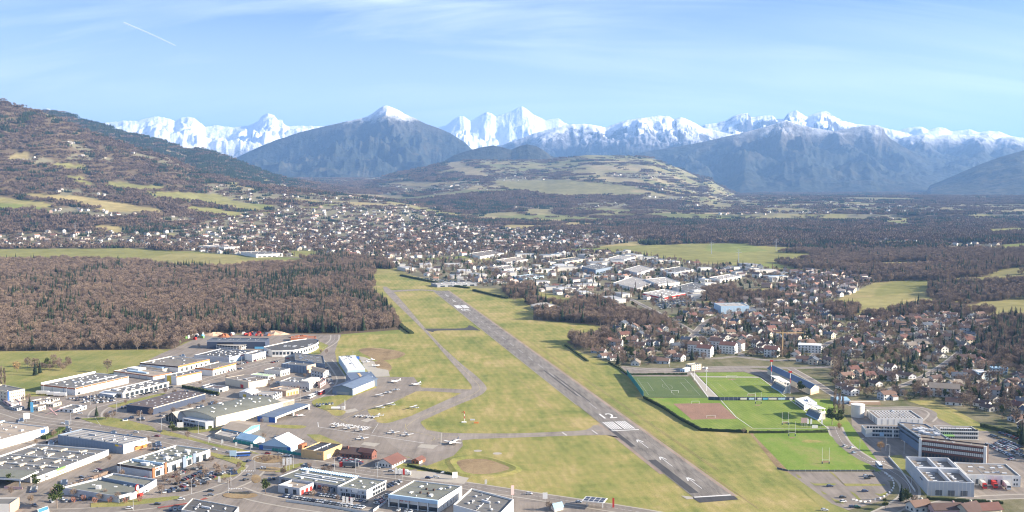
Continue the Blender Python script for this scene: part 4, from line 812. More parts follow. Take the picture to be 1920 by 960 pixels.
b = B('yellow_door_warehouse', 'white warehouse with yellow door panel at its left corner', (304, 704), (331, 706), 722.5, (377.5, 696.5), 'warehouse'); b.walls(w_('white'), r_('grey')); b.fb('L', b.W*.45, b.W*.8, 0, b.h, .1, 'yellow_panel', w_('yellow')); b.band(b.h-1.3, b.h, w_('orange'), faces='R', d=.1); b.sky(3, 1); b.fb('R', 0, b.L*.68, 0, b.h-1.35, .2, 'blank_wall', w_('white'))
b = B('small_orange_edged_hall', 'small hall with orange roof edge and shrubs along its front', (373, 687.5), (399, 691.7), 705.5, (442.5, 680.5), 'warehouse'); b.walls(w_('white'), r_('warm')); b.band(b.h-1.6, b.h, w_('orange')); b.wins('R', 8, .4, 3, .45); b.sky(5, 1, .5, b.W*.8, name='roof_rib', m=w_('beige'), hz=.3)
b = B('bowling_hall', 'wide white hall with dark dotted roof and red lettering', (362, 666), (430, 670), 681, (478, 657.5), 'hall'); b.walls(w_('lightgrey'), r_('darkgrey')); b.sky(5, 4, 1.6, 1.6, jit=2.5); b.letters('R', b.L*.42, b.L*.72, b.h-2.2, b.h-.6, w_('red')); b.fb('R', .5, b.L*.5, .2, b.h-2.6, .15, 'mural', w_('paleblue')); b.pil('L', 8, w_('offwhite'), w_=.25)
b = B('white_cube_building', 'bright white two storey block at the right end of the dotted dark roof', (459, 662), (473, 665), 678.5, (498, 659), 'office block'); b.walls(w_('white'), r_('grey'), par=1.2); b.letters('R', b.L*.3, b.L*.6, b.h-3, b.h-2, w_('grey'), 5); b.wins('R', 7, .3, 2.4, .6); b.band(0, .5, w_('beige'), 'plinth')
b = B('dark_storage_hall', 'long dark navy hall with flat grey roof at the scrap yard edge', (391, 633.5), (388, 638.5), 654, (497, 638.7), 'warehouse'); b.walls(w_('navy'), r_('slate')); b.fb('R', b.L*.18, b.L*.45, 0, b.h*.75, .1, 'door', w_('black')); b.fb('R', b.L*.82, b.L*.97, 0, 2.5, .4, 'blue_container', w_('skyblue')); b.band(b.h-1.6, b.h, w_('grey'), faces='R')
b = B('glasshouse', 'open framed greenhouse like hall with pale roof before the navy hall', (413, 645), (449, 649.3), 657.5, (470, 644), 'greenhouse', h=None); b.rect(0, 0, b.L, b.W, b.h-.3, b.h, 'roof', r_('pale')); b.rect(1, 1, b.L-1, b.W-1, 0, b.h*.5, 'inner_wall', w_('grey')); b.pil('R', 6, w_('white'), w_=.35); b.pil('L', 8, w_('white'), w_=.35); b.band(b.h*.55, b.h*.62, w_('white'), 'rail', 'RL')
# curved white office hall
h_ = H*(1-(656.7-330)/(669.5-330)); rp_ = [(495, 650), (503, 654), (510, 656.7), (530, 656.6), (551, 656), (568, 653), (582, 649), (592, 644.5), (597.5, 640.5), (597, 637), (590, 635), (575, 634.8), (550, 638)]
q_ = [G(*p, h_) for p in rp_]; t = thing('curved_hall', 'curved white fronted hall with grey roof beside the apron access road', 'office block', (q_[2].x, q_[2].y, 0)); o_ = Vector((q_[2].x, q_[2].y, 0)); qq = [(p-o_) for p in q_]
mb = MB(); mb.prism([tuple(p.xy) for p in qq], -.2, h_, top=False); mb.obj('wall', w_('white'), t); cen = sum(qq, Vector())/len(qq); mb = MB(); mb.prism([tuple((p+(cen-p)*.02).xy) for p in qq], h_-1.2, h_-.7); mb.obj('roof', r_('darkgrey'), t)
mb = MB(); mb.prism([tuple((p-(cen-p)*.01).xy) for p in qq], h_-1.6, h_+.02, top=False); mb.obj('fascia', w_('white'), t)
for k in range(2, 9):
    a, b_ = qq[k], qq[k+1]; d = (b_-a).normalized(); n_ = (a-cen).normalized()
    for j in range(3):
        p = a+(b_-a)*(j+.2)/3; q = a+(b_-a)*(j+.8)/3; mb = MB(); mb.prism([tuple(v.xy) for v in (p+n_*.2, q+n_*.2, q-n_*.2, p-n_*.2)], h_*.35, h_*.72, bottom=True); mb.obj('window', 'glass', t)
for k in range(14): x, y = (cen+Vector((random.uniform(-22, 26), random.uniform(-14, 14), 0))).xy; MB().box(x-1.6, y-.6, h_-.7, x+1.6, y+.6, h_-.2).obj('skylight', 'skylight_plastic', t)
b = B('blue_grey_workshop', 'dark blue grey workshop with a peach end wall', (528, 681.7), (575, 686), 700.5, (592, 681.5), 'workshop'); b.walls(w_('bluegrey'), r_('grey')); b.fb('R', 0, b.L, 0, b.h-.1, .1, 'end_wall', w_('peach')); b.fb('R', b.L*.5, b.L*.75, b.h*.55, b.h*.75, .2); b.pil('L', 8, w_('navy'), w_=.2)
b = B('blue_grey_store', 'longer blue grey store behind the peach ended workshop', (553, 675), (609, 682), 690, (605.5, 667), 'warehouse', h=None); b.walls(w_('bluegrey'), r_('grey')); b.sky(2, 4, .8, 4); b.pil('L', 8, w_('navy'), w_=.2)
b = B('beige_warehouse', 'wide beige grey warehouse with maroon door in its front', (406, 711.7), (466, 716.7), 730, (502, 710.3), 'warehouse'); b.walls(w_('beige'), r_('warm'), par=.3); b.fb('L', b.W*.22, b.W*.34, 0, 3.4, .12, 'door', w_('red')); b.rect(0, b.W*.48, b.L, b.W*.52, b.h-.25, b.h+.1, 'roof_rib', w_('grey'))
b = B('low_shed', 'low white flat shed left of the maroon doored warehouse', (388, 725), (411, 729), 736.5, (428, 724), 'shed'); b.walls(w_('white'), r_('brown')); b.fb('R', 1, 5, 0, 2.5)
b = B('low_shed', 'low grey lean shed with white roof edge beside the hedge', (379, 723), (390, 726.5), 732, (405, 722), 'shed'); b.walls(w_('lightgrey'), r_('grey')); b.wins('R', 2, .5, 2)
b = B('lime_roofed_hall', 'low white hall with pale lime green roof', (467, 702.5), (503, 705.5), 712.5, (516, 702.3), 'workshop'); b.walls(w_('white'), r_('lime'), par=.3); b.wins('R', 4, .6, 2.6); b.wins('L', 7, .6, 2.4)
b = B('pale_workshop', 'pale grey workshop with white front left of a bare tree', (494, 693), (526, 695.5), 706.3, (543.5, 691), 'workshop'); b.walls(w_('offwhite'), r_('grey')); b.wins('R', 5, .6, 3, .5); b.band(b.h-1.2, b.h, w_('white'), faces='R'); b.wins('L', 6, .8, 2, .4)
b = B('grey_town_block', 'grey two storey block with stepped roofs beside the hangar road', (583, 693.5), (606, 699), 710.5, (616, 694), 'office block'); b.gable(w_('lightgrey'), r_('warm'), 'w', 1.4); b.wins('L', 4, 1, 2.4, .4, rows=2); b.wins('R', 3, 1, 2.4, .4, rows=2)
b = B('white_gabled_office', 'white office with two pale gabled wings and small dark windows', (525, 714.5), (580, 718), 730.5, (600, 710), 'office block'); b.walls(w_('offwhite'), r_('grey')); b.wins('L', 9, 1, 2.2, .3, rows=1); b.wins('R', 4, 1, 2.4, .3, rows=2, dz=3); b.rect(0, b.W*.02, b.L, b.W*.30, b.h-.5, b.h+1.4, 'raised_wing', w_('offwhite')); b.sky(2, 3)
b = B('pink_block', 'pink two storey block between the white gabled office and the hangar road', (594, 715), (600, 718), 728, (611, 710.5), 'house'); b.walls(w_('pink'), r_('warm')); b.wins('R', 3, 1, 2.3, .5, rows=2, dz=3); b.wins('L', 2, 1, 2.3, .4, rows=2, dz=3)
b = B('tan_roofed_workshop', 'workshop with pale tan ribbed roof and orange peach front', (502.5, 729.5), (536.7, 733), 743.5, (560.5, 727.5), 'workshop'); b.walls(w_('peach'), r_('tan'), par=.3); b.wins('R', 4, .3, 3, .5, name='door', m=w_('orange')); b.sky(5, 1, .4, b.W*.8, name='roof_rib', m=w_('offwhite'), hz=.25)
b = B('white_office', 'white two storey office with tall dark windows above the apron hangar', (472, 739), (511.7, 742), 752, (529, 734.5), 'office block'); b.walls(w_('offwhite'), r_('pale')); b.wins('R', 4, 1, 2.6, .45, rows=2, dz=3.1); b.wins('L', 5, 1, 2.4, .3, rows=2, dz=3.1); b.fb('L', b.W*.5, b.W*.62, 3, 5, .15, 'yellow_sign', w_('yellow'))
b = B('white_arched_shed', 'small white shed with curved pale roof behind the green roofed garden store', (448.5, 735.5), (470, 738.5), 748, (484, 731.5), 'shed'); b.gable(w_('offwhite'), r_('white'), 'u', 1.4); b.fb('L', b.W*.4, b.W*.65, 1, 3.5, .15, 'yellow_sign', w_('yellow'))
b = B('brick_parts_yard_building', 'long low brown red roof behind the curved white hall', (540, 631), (545, 634), 640, (592, 633), 'shed'); b.walls(w_('rust'), r_('terracotta'))
# white aero hangar with lettering on its roof
b = B('aeroclub_hangar', 'long pale roofed hangar with dark letters painted on its roof', (639, 667.5), (652, 692.5), 706.5, (684.5, 691), 'hangar'); b.walls(w_('paleblue'), r_('white'), par=.05); b.fb('R', b.L*.05, b.L*.95, 0, b.h*.6, .15, 'hangar_door', w_('grey')); b.band(b.h-1.2, b.h+.1, w_('white'), faces='RL'); b.pil('L', 12, w_('white'), w_=.3)
cc = b.o+b.P(b.L*.42, b.W*.90, b.h+.1); words('CTB', 'roof_lettering', cc, b.u, b.w, 15, 'roof_black', z=1, wide=.35, kind=None).parent = b.t; bpy.context.view_layer.update(); bpy.data.objects['roof_lettering'].matrix_parent_inverse = b.t.matrix_world.inverted()
b = B('blue_tank_shed', 'blue sided fuel store with pipes on top behind the lettered hangar roof', (652, 669), (654, 670), 675, (674, 669), 'shed'); b.walls(w_('blue'), r_('white')); b.rect(1, 1, b.L*.7, b.W*.8, b.h, b.h+1.5, 'tank', w_('silver')); b.rect(b.L*.4, b.W*.3, b.L*.42, b.W*.4, b.h, b.h+7, 'mast', 'metal')
b = B('solar_hangar_annex', 'blue roofed annex with yellow roof strip between the two hangars', (656.5, 698.5), (658, 712), 722, (707, 709.5), 'annex', h=8); b.walls(w_('bluegrey'), r_('bluemetal'), par=.1); b.rect(b.L*.42, b.W*.15, b.L*.52, b.W*.85, b.h-.2, b.h+.1, 'roof_strip', w_('ochre'))
b = B('blue_roofed_hangar', 'large hangar with dark blue roof and cream sliding doors facing the apron', (621, 727), (661, 728.5), 742, (706.5, 710), 'hangar'); b.gable(w_('bluegrey'), r_('bluemetal'), 'u', 2.6, 1.2); b.wins('R', 8, .1, b.h-1.6, .94, a0=.02, a1=.98, name='hangar_door', m=w_('cream'), d=.15); b.band(b.h-1.4, b.h-.3, w_('silver'), faces='R'); b.fb('L', b.W*.2, b.W*.8, .2, 3, .12, 'panel', w_('grey'))
b = B('open_front_hangar', 'long blue and white open fronted hangar with slim pillars by the apron', (480, 781), (515.8, 782.7), 793, (581, 757.7), 'hangar'); H5 = b.h
b.rect(0, 0, b.L, b.W, b.h-.4, b.h, 'roof', r_('bluemetal')); b.rect(0, b.W-.4, b.L, b.W, 0, b.h-.4, 'back_wall', w_('grey')); b.fb('L', 0, b.W*.36, 0, b.h-.4, .1, 'blue_panel', w_('blue')); b.fb('L', b.W*.36, b.W*.72, 0, b.h-.4, .12, 'white_panel', w_('offwhite')); b.fb('L', b.W*.72, b.W, 0, b.h-.4, .1, 'blue_panel', w_('blue')); b.band(b.h-1.6, b.h+.05, w_('white'), faces='R')
for k in (0, .5, .965): b.rect(b.L*k, .1, b.L*k+2.2, 1.2, 0, b.h-1.6, 'pillar', w_('white'))
b.rect(b.L-.4, 0, b.L, b.W*.3, 0, b.h-1.6, 'end_wall', w_('blue'))
# garden store: green vaulted roof, brown flat wing, glazed gable porch
b = B('garden_store_wing', 'flat brown roofed wing with scattered white rooflights beside the green vaulted store', (246, 757), (287, 764.5), 778, (385, 737.5), 'store'); b.walls(w_('slate' if 0 else 'navy'), r_('brown'), par=.2); b.sky(7, 3, 1.5, 1.5, jit=2); b.band(b.h-.8, b.h, w_('beige'), faces='R')
b = B('garden_store', 'big garden store with grey green curved roof and cream side wall', (330, 771), (405, 781), 796, (552, 747.5), 'store', h=9.5)
L, W_, h = b.L, b.W, b.h; vs = []; n_ = 16
for i in range(n_+1):
    f = i/n_; z = h-2.6+4.4*math.sin(math.pi*(.12+.76*f))
    vs += [b.P(-1.5, W_*f, z), b.P(L*.84, W_*f, z)]
fs_ = [(2*i, 2*i+1, 2*i+3, 2*i+2) for i in range(n_)]
mesh('vaulted_roof', vs, fs_, r_('greygreen'), b.t); mb = MB()
for x in (0, L*.835): mb.quad(*([b.P(x, W_*i/n_, h-2.75+4.4*math.sin(math.pi*(.12+.76*i/n_))) for i in range(n_+1)]+[b.P(x, W_, 0), b.P(x, 0, 0)]))
mb.quad(b.P(0, 0, 0), b.P(L, 0, 0), b.P(L, 0, h-.7), b.P(0, 0, h-.7)); mb.quad(b.P(0, W_, 0), b.P(L*.84, W_, 0), b.P(L*.84, W_, h-1), b.P(0, W_, h-1)); mb.obj('wall', w_('cream'), b.t)
b.rect(L*.84, 0, L, W_*.35, 0, h-1.4, 'end_block', w_('beige')); b.fb('R', 0, L*.99, h-1.5, h-.4, .3, 'side_wall', w_('cream'))
for k in range(26):
    f = random.uniform(.12, .9); x = random.uniform(.06, .8)*L; z = h-2.6+4.4*math.sin(math.pi*(.12+.76*f)); o = b.rect(x, W_*f, x+1.5, W_*f+1.5, z-.1, z+.45, 'skylight', 'skylight_plastic')
b.rect(-9, W_*.05, -.3, W_*.72, 0, h*.62, 'entrance_block', w_('lightgrey')); b.fb('L', W_*.28, W_*.62, h*.40, h*.50, 9.3, 'sign_lettering', w_('navy')) if 0 else None
for k in range(11):
    if k in (4, 6): continue
    x0 = W_*.36+k*W_*.028; s2 = MB(); s2.prism([tuple((b.u*xx+b.w*yy).xy) for xx, yy in ((-9.25, x0), (-9.05, x0), (-9.05, x0+W_*.02), (-9.25, x0+W_*.02))], h*.44, h*.44+(1.3 if k in (0, 7) else .9), bottom=True); s2.obj('letter', w_('darkbrown'), b.t)
b.wins('L', 6, .3, 2.6, .8, a0=.1, a1=.7, d=9.2, name='window')
g_ = MB(); apx = b.P(-1, W_*1.02, 9.2); gl = [b.P(-9, W_*.80, 3.2), b.P(-9, W_*1.02, 9.2), b.P(-9, W_*1.24, 3.2)]; gb = [p+b.u*22+Vector((0, 0, .2)) for p in gl]
g_.quad(gl[0], gl[1], gb[1], gb[0]); g_.quad(gl[1], gl[2], gb[2], gb[1]); g_.obj('porch_roof', r_('pale'), b.t)
mesh('porch_glazing', [gl[0]+b.u*1.2, gl[1]+b.u*1.2, gl[2]+b.u*1.2, b.P(-7.8, W_*1.24, 0), b.P(-7.8, W_*.80, 0)], [(0, 1, 2, 3, 4)], 'glass', b.t)
for k in range(6): b.rect(-8.3, W_*(.82+.08*k), -7.9, W_*(.82+.08*k)+.3, 0, 3.4+(5 if k in (2, 3) else (2.6 if k in (1, 4) else 0)), 'porch_post', w_('beige'))
# aero workshops beside the service road
b = B('blue_ended_hangar', 'hangar with flat beige roof and bright blue end facing the apron', (416, 802.5), (455.5, 810.5), 820, (487, 796), 'hangar'); b.gable(w_('skyblue'), r_('tan'), 'w', 2.0, .6); b.wins('R', 6, .1, b.h-1.2, .85, name='hangar_door', m=w_('paleblue'))
b = B('beige_store', 'low beige grey store in front of the bright blue ended hangar', (402.5, 813), (438, 821), 828.5, (452, 812), 'warehouse'); b.walls(w_('beige'), r_('pale')); b.pil('L', 12, w_('offwhite'), w_=.15)
b = B('pale_blue_hangar', 'small gabled hangar with pale blue metal roof beside the green fence', (438, 822.5), (475, 827.5), 834.5, (496, 822), 'hangar'); b.gable(w_('paleblue'), r_('sky'), 'w', 3.0, .5); b.band(0, 1.6, w_('teal'), 'plinth', 'L'); b.wins('R', 4, .1, b.h-1, .9, name='hangar_door', m=w_('offwhite'))
b = B('white_roofed_hangar', 'large hangar with white roof striped red and blue glazed gable', (490, 832.5), (545, 839), 848, (569, 827.5), 'hangar'); b.gable(w_('paleblue'), r_('white'), 'u', 6.0, .5); b.rect(0, b.W*.30, b.L, b.W*.302, b.h+3.6, b.h+3.7, 'ridge_line', w_('red')); b.fb('L', b.W*.1, b.W*.9, b.h*.3, b.h*.95, .12, 'glazing', w_('bluegrey')); b.fb('L', b.W*.0, b.W*.12, 0, b.h, .16, 'blue_panel', w_('blue')); b.fb('L', b.W*.88, b.W, 0, b.h, .16, 'blue_panel', w_('blue'))
h__ = b.h; rs = MB()
for k in range(3):
    y0 = b.W*(.10+.11*k); y1 = y0+b.W*.035; zz = lambda y: h__+6.0*y/(b.W/2)+.32
    rs.quad(b.P(1, y0, zz(y0)), b.P(b.L-1, y0, zz(y0)), b.P(b.L-1, y1, zz(y1)), b.P(1, y1, zz(y1)))
rs.obj('roof_stripe', w_('pink'), b.t); b.rect(b.L*.55, -3.5, b.L*.95, 0, 0, 3, 'lean_to', w_('rust'))
b = B('ochre_box_building', 'ochre yellow box building with black ribbed roof next to the roundabout', (566, 841.5), (606.7, 847), 863.5, (641.5, 832.5), 'building'); b.walls(w_('ochre'), r_('black')); b.rect(0, b.W*.48, b.L, b.W*.52, b.h-.7, b.h-.2, 'roof_rib', w_('silver')); b.letters('L', b.W*.1, b.W*.3, b.h*.6, b.h*.75, w_('grey'), 5); b.pil('L', 10, w_('ochre'), w_=.25, d=.1); b.fb('R', b.L*.2, b.L*.35, 0, 3, .12, 'door', w_('white'))
b = B('dark_roofed_brick_house', 'brick house with dark brown gabled roof right of the ochre box', (640, 848), (676, 852), 860, (688, 845), 'house'); b.gable(w_('brick'), r_('darktile'), 'w', 3.2, .8); b.wins('L', 5, .6, 2, .5); b.rect(b.L*.3, b.W*.7, b.L*.3+1.4, b.W*.7+1.4, b.h, b.h+4.5, 'chimney', w_('brick'))
b = B('brick_cottage', 'small red brick gabled cottage behind the little car lot', (671.5, 846.5), (697, 850), 862, (706, 846.5), 'house'); b.gable(w_('brick'), r_('redtile'), 'w', 2.2, .5); b.wins('L', 4, 1, 2.4, .3); b.wins('R', 2, 1, 2.4, .3)
b = B('white_bungalow', 'white bungalow with broad brown red roof beside the apron', (703, 867), (735, 871), 878.5, (760, 859.5), 'house'); b.gable(w_('offwhite'), r_('redtile'), 'u', 3.4, .8); b.wins('L', 5, .8, 2.4, .4); b.wins('R', 5, .8, 2.4, .35)
b = B('red_roofed_kiosk', 'tiny building with red striped roof at the airfield gate', (774, 862.5), (785.5, 865), 871, (797.5, 859), 'kiosk'); b.gable(w_('rust'), r_('redtile'), 'u', 1.6, .4); b.wins('L', 2, .6, 2, .5); b.wins('R', 3, .6, 2, .4); b.fb('R', 0, b.L*.5, 0, b.h, .1, 'white_wall', w_('white'))
# ---- dealership by the main road
b = B('car_dealership', 'wide grey green roofed dealership with sawtooth rear by the main road', (523, 893), (633, 911), 924, (676, 893), 'car dealership'); b.walls(w_('grey'), r_('greygreen')); b.sky(2, 6, 1.2, 5.5, y=(.12, .85), x=(.15, .75)); b.rect(b.L*.45, b.W*.05, b.L*.48, b.W*.9, b.h-.7, b.h-.2, 'roof_rib', w_('silver')); b.sky(1, 24, 5, .9, x=(.86, .98), y=(.02, .98), name='sawtooth', m=w_('paleblue'), hz=.9); b.wins('L', 12, .3, 3, .8)
b = B('dealership_hall', 'grey blue dealership hall with white fascia and windows on its right wall', (633.5, 911.5), (687.5, 919), 937.5, (724, 900.5), 'car dealership'); b.walls(w_('lightgrey'), r_('greygreen')); b.band(b.h-1, b.h+.1, w_('white')); b.wins('R', 5, 3.4, 5.2, .8, a0=.3, a1=.95, rows=2, dz=-3); b.wins('L', 5, 3.5, 5, .25); b.fb('L', b.W*.3, b.W*.5, 3.8, 6.6, .3, 'sign_panel', w_('white')); b.wins('L', 5, .3, 2.6, .8, a0=.02, a1=.9); b.sky(2, 2, 2, 1.2); b.pil('L', 14, w_('silver'), z1=b.h, w_=.12)
b = B('dealership_pavilion', 'small square pale pavilion with red panels in the dealership yard', (523, 908.5), (562, 915.5), 929.5, (588, 904.5), 'showroom'); b.walls(w_('lightgrey'), r_('tan'), par=1.4); b.wins('L', 2, .3, 3.4, .4, a1=.8); b.wins('R', 3, 0, 3, .6, name='red_panel', m=w_('red')); b.rect(b.L*.1, b.W*.6, b.L*.4, b.W*.9, b.h-1.4, b.h-.2, 'air_unit', w_('silver'))
b = B('canopy', 'low grey canopy roof between the pavilion and the dealership hall', (588, 905), (621, 917), 925, (634, 911), 'canopy'); b.walls(w_('grey'), r_('grey')); b.wins('L', 4, .5, 3.2, .7)
b = B('tiled_showroom', 'big flat roofed showroom with pale blue canopy and glazed dark front', (737.5, 922.5), (822.5, 938), 962, (866, 911), 'showroom'); b.walls(w_('white'), r_('greygreen')); b.sky(2, 2, 3.2, 1.6); b.sky(2, 2, 1.2, 1.2, x=(.2, .7), y=(.3, .6), name='air_unit', m=w_('darkbrown'), hz=1.2); b.fb('L', 0, b.W, b.h-2.3, b.h+.05, 1.3, 'canopy', w_('paleblue')); b.wins('L', 5, b.h*.42, b.h*.75, .92, name='sign_panel', m=w_('offwhite'), a0=0, a1=1, d=.2); b.wins('L', 5, .4, b.h*.38, .92, a0=0, a1=1, d=.12); b.pil('L', 5, w_('white'), w_=.5, d=1.2, z1=b.h-2.3); b.letters('L', b.W*.58, b.W*.78, b.h*.5, b.h*.68, w_('red'), 6); b.wins('R', 5, 1, 3, .06, a0=.1, name='vent', m='dark_metal'); b.pil('R', 8, w_('offwhite'), w_=.15)
b = B('bottom_edge_store', 'flat grey roofed store with white side wall cut by the bottom edge', (850, 946), (932, 969), 984, (963, 936), 'store', h=8); b.walls(w_('white'), r_('grey'), par=1); b.sky(2, 3, 2, 1.2); b.rect(b.L*.1, b.W*.5, b.L*.9, b.W*.505, b.h-1, b.h-.7, 'roof_rib', w_('white')); b.sky(1, 2, .6, .6, x=(.3, .4), name='vent', m=w_('white'), hz=1.8)
# ---- bottom-left retail park
b = B('hardware_store', 'huge low store roof with rows of long rooflights and white front', (-70, 878), (70, 894), 906, (204, 843), 'store'); b.walls(w_('white'), r_('grey'), par=1.0); b.sky(4, 3, 7, 2.0, x=(.22, .97), y=(.1, .9), hz=.9, m=w_('cream')); b.sky(8, 5, .9, .9, jit=3, name='vent'); b.fb('R', b.L*.1, b.L*.97, b.h-4.2, b.h+.1, .7, 'fascia', w_('white')); b.wins('R', 12, .3, 2.8, .6, a0=.3, a1=.95); b.fb('R', b.L*.43, b.L*.58, b.h-3.6, b.h-1, .9, 'sign_panel', w_('peach')); b.fb('R', b.L*.24, b.L*.36, b.h-3.2, b.h+.4, .95, 'green_sign', w_('green')); b.fb('R', b.L*.1, b.L*.9, 2.9, 3.3, 3.5, 'awning', w_('white'))
b.sky(3, 1, .6, b.W*.9, y=(.02, .98), x=(.2, .98), name='roof_rib', m=w_('offwhite'), hz=.8)
b = B('entrance_canopy', 'flat green grey canopy on white columns at the store corner by two pines', (-60, 893), (38, 898), 914, (72, 883), 'canopy', h=6.2); b.rect(0, 0, b.L, b.W, b.h-.9, b.h, 'roof', r_('greygreen')); b.band(b.h-1.1, b.h+.05, w_('white'), faces='RL')
for x_, y_ in ((.3, .5), (.3, b.W*.5), (b.L*.6, .5)): b.rect(x_, y_, x_+.6, y_+.6, 0, b.h-.9, 'column', w_('white'))
b = B('blue_grey_box_store', 'tall blue grey box store with pale roof and orange entrance panel', (104, 816.5), (231, 833.5), 852, (276, 820.5), 'store'); b.walls(w_('bluegrey'), r_('pale'), par=.8); b.fb('R', 0, b.L, 0, b.h, .12, 'front_wall', w_('lightgrey')); b.fb('R', b.L*.45, b.L*.95, .6, b.h*.42, 1.2, 'orange_panel', w_('orange')); b.letters('R', b.L*.7, b.L*.98, b.h*.62, b.h*.88, w_('yellow'), 6); b.fb('L', b.W*.02, b.W*.07, b.h*.72, b.h*.88, .2, 'pink_sign', w_('pink')); b.fb('L', b.W*.07, b.W*.12, b.h*.72, b.h*.9, .2, 'yellow_sign', w_('yellow')); b.rect(b.L*.5, -3, b.L*1.05, 0, b.h*.5, b.h*.55, 'awning', w_('white')); b.sky(5, 1, .3, b.W*.94, y=(0, 1), name='roof_rib', m=w_('white'), hz=.3)
for k in range(5): b.rect(b.L*.06, b.W*(.1+.19*k), b.L*.1, b.W*(.1+.19*k)+1.5, b.h-.8, b.h+.5, 'air_unit', 'dark_metal')
b.pil('L', 22, w_('grey'), w_=.12, d=.06)
b = B('tan_roofed_white_store', 'white store with wide tan roof and small square windows at the left edge', (-100, 818), (-42, 836), 854, (90.5, 800), 'store'); b.walls(w_('white'), r_('tan'), par=.8); b.wins('R', 14, 4.2, 5, .14, rows=2, dz=-2.4); b.fb('R', b.L*.88, b.L*.95, b.h-4, b.h-1, .4, 'blue_sign', w_('blue')); b.rect(b.L*.2, b.W*.96, b.L, b.W, b.h, b.h+1, 'parapet', w_('paleblue')); b.sky(6, 1, 1.6, 1.6)
b = B('maroon_edged_store', 'grey roofed store with maroon roof edge and blank pale side wall', (211, 872), (285, 879), 897, (394, 842.5), 'store'); b.walls(w_('white'), r_('greygreen'), par=.9); b.band(b.h-1.6, b.h+.05, w_('darkbrown'), faces='L'); b.fb('L', b.W*.08, b.W*.92, .5, b.h-1.8, .2, 'blank_panel', w_('lightgrey')); b.sky(7, 4, 1.3, 1.3, jit=2.5); b.wins('R', 7, .3, 4, .55, a0=.03); b.fb('R', 0, 2.4, 0, b.h+.3, .5, 'corner_pier', w_('rust')); b.fb('R', b.L*.2, b.L*.23, 0, b.h+1.2, .7, 'corner_pier', w_('rust')); b.letters('R', b.L*.03, b.L*.17, b.h-1.9, b.h-.3, w_('rust'), 8); b.fb('R', b.L*.50, b.L*.56, 0, b.h+1.0, .8, 'entrance_pier', w_('bluegrey')); b.fb('R', b.L*.68, b.L*.73, 0, b.h+1.0, .8, 'entrance_pier', w_('bluegrey')); b.letters('R', b.L*.56, b.L*.67, b.h-1.5, b.h+.6, w_('teal'), 7); b.rect(b.L*.2, b.W*.06, b.L*.215, b.W*.94, b.h-.9, b.h+.9, 'roof_wall', w_('paleblue')); b.sky(1, 1, 3, 5, x=(.05, .2), y=(.3, .5), name='air_unit', m=w_('silver'), hz=1.8); b.sky(3, 1, 3, 3, x=(.35, .9), y=(.2, .5), name='air_unit', m=w_('white'), hz=1.6); b.fb('R', b.L*.24, b.L*.98, b.h-2.4, b.h-2.0, .4, 'ledge', 'dark_metal')
h_ = H*(1-(930-330)/(943.5-330)); rp_ = [(112, 914), (140, 917), (170, 922), (200, 927), (222.5, 930), (256, 921), (294, 898.5), (212.5, 886.5), (187.5, 895.5), (140, 913)]
q_ = [G(*p, h_) for p in rp_[:9]]; o_ = Vector((q_[4].x, q_[4].y, 0)); qq = [p-o_ for p in q_]; t = thing('tool_hire_shop', 'curved grey fronted shop with round red and white sign and orange stripe', 'shop', o_)
mb = MB(); mb.prism([tuple(p.xy) for p in qq], -.2, h_, top=False); cen = sum(qq, Vector())/len(qq); mb.prism([tuple((p+(cen-p)*.03).xy) for p in qq], h_-1.5, h_+.0, top=False)
k = len(mb.v); n_ = len(qq)
for i in range(n_): a, c = qq[i], qq[(i+1) % n_]; mb.quad((*a.xy, h_), (*c.xy, h_), (*(c+(cen-c)*.03).xy, h_), (*(a+(cen-a)*.03).xy, h_))
mb.obj('wall', w_('lightgrey'), t); mb = MB(); mb.prism([tuple((p+(cen-p)*.03).xy) for p in qq], h_-1.6, h_-1.1); mb.obj('roof', r_('greygreen'), t)
a, c = G(212.5, 889, h_)-o_, G(262, 918, h_)-o_; a = G(190, 897, h_)-o_; c = G(268, 912, h_)-o_; d = (c-a).normalized(); nn = Vector((-d.y, d.x, 0)); mb = MB(); mb.prism([tuple(p.xy) for p in (a, c, c+nn*.6, a+nn*.6)], h_-1.1, h_+.9, bottom=True); mb.obj('roof_wall', w_('bluegrey'), t)
e0, e1 = qq[4], qq[5]; d = (e1-e0).normalized(); nn = (e0-cen); nn = (nn-d*nn.dot(d)).normalized()
for nm, s0, s1, z0, z1, m_, dd in (('shop_window', .05, .6, .3, h_*.6, 'glass', .1), ('fascia', 0, 1., h_*.65, h_*.95, w_('offwhite'), .9), ('orange_stripe', .97, 1.15, 0, h_+.2, w_('orange'), .5), ('black_stripe', 1.15, 1.22, 0, h_+.4, w_('black'), .5), ('white_panel', 1.22, 1.9, 0, h_+.4, w_('white'), .45), ('red_awning', .95, 1.5, h_*.2, h_*.55, w_('red'), 2.5)):
    L_ = (e1-e0).length
    if s0 > .9: e0b, db = e1, (qq[6]-e1).normalized(); s0 = (s0-.95)*.55; s1 = (s1-.95)*.55
    else: e0b, db = e0, d
    nb = e0b-cen; nb = (nb-db*nb.dot(db)).normalized(); p, q = e0b+db*L_*s0, e0b+db*L_*s1
    mb = MB(); mb.prism([tuple(v.xy) for v in (p+nb*dd, q+nb*dd, q-nb*.1, p-nb*.1)], z0, z1, bottom=True); mb.obj(nm, m_, t)
db = (qq[6]-e1).normalized(); nb = e1-cen; nb = (nb-db*nb.dot(db)).normalized()
for r__, m_, dd, nm in ((2.1, w_('red'), 3.2, 'round_sign'), (1.6, w_('white'), 3.35, 'sign_face'), ): 
    c0 = e1+db*(-2)+nb*1.0; MB().tube(c0+Vector((0, 0, h_*.62)), c0+Vector((0, 0, h_*.62))+nb*dd*.25, r__, r__, 16).obj(nm, m_, t)
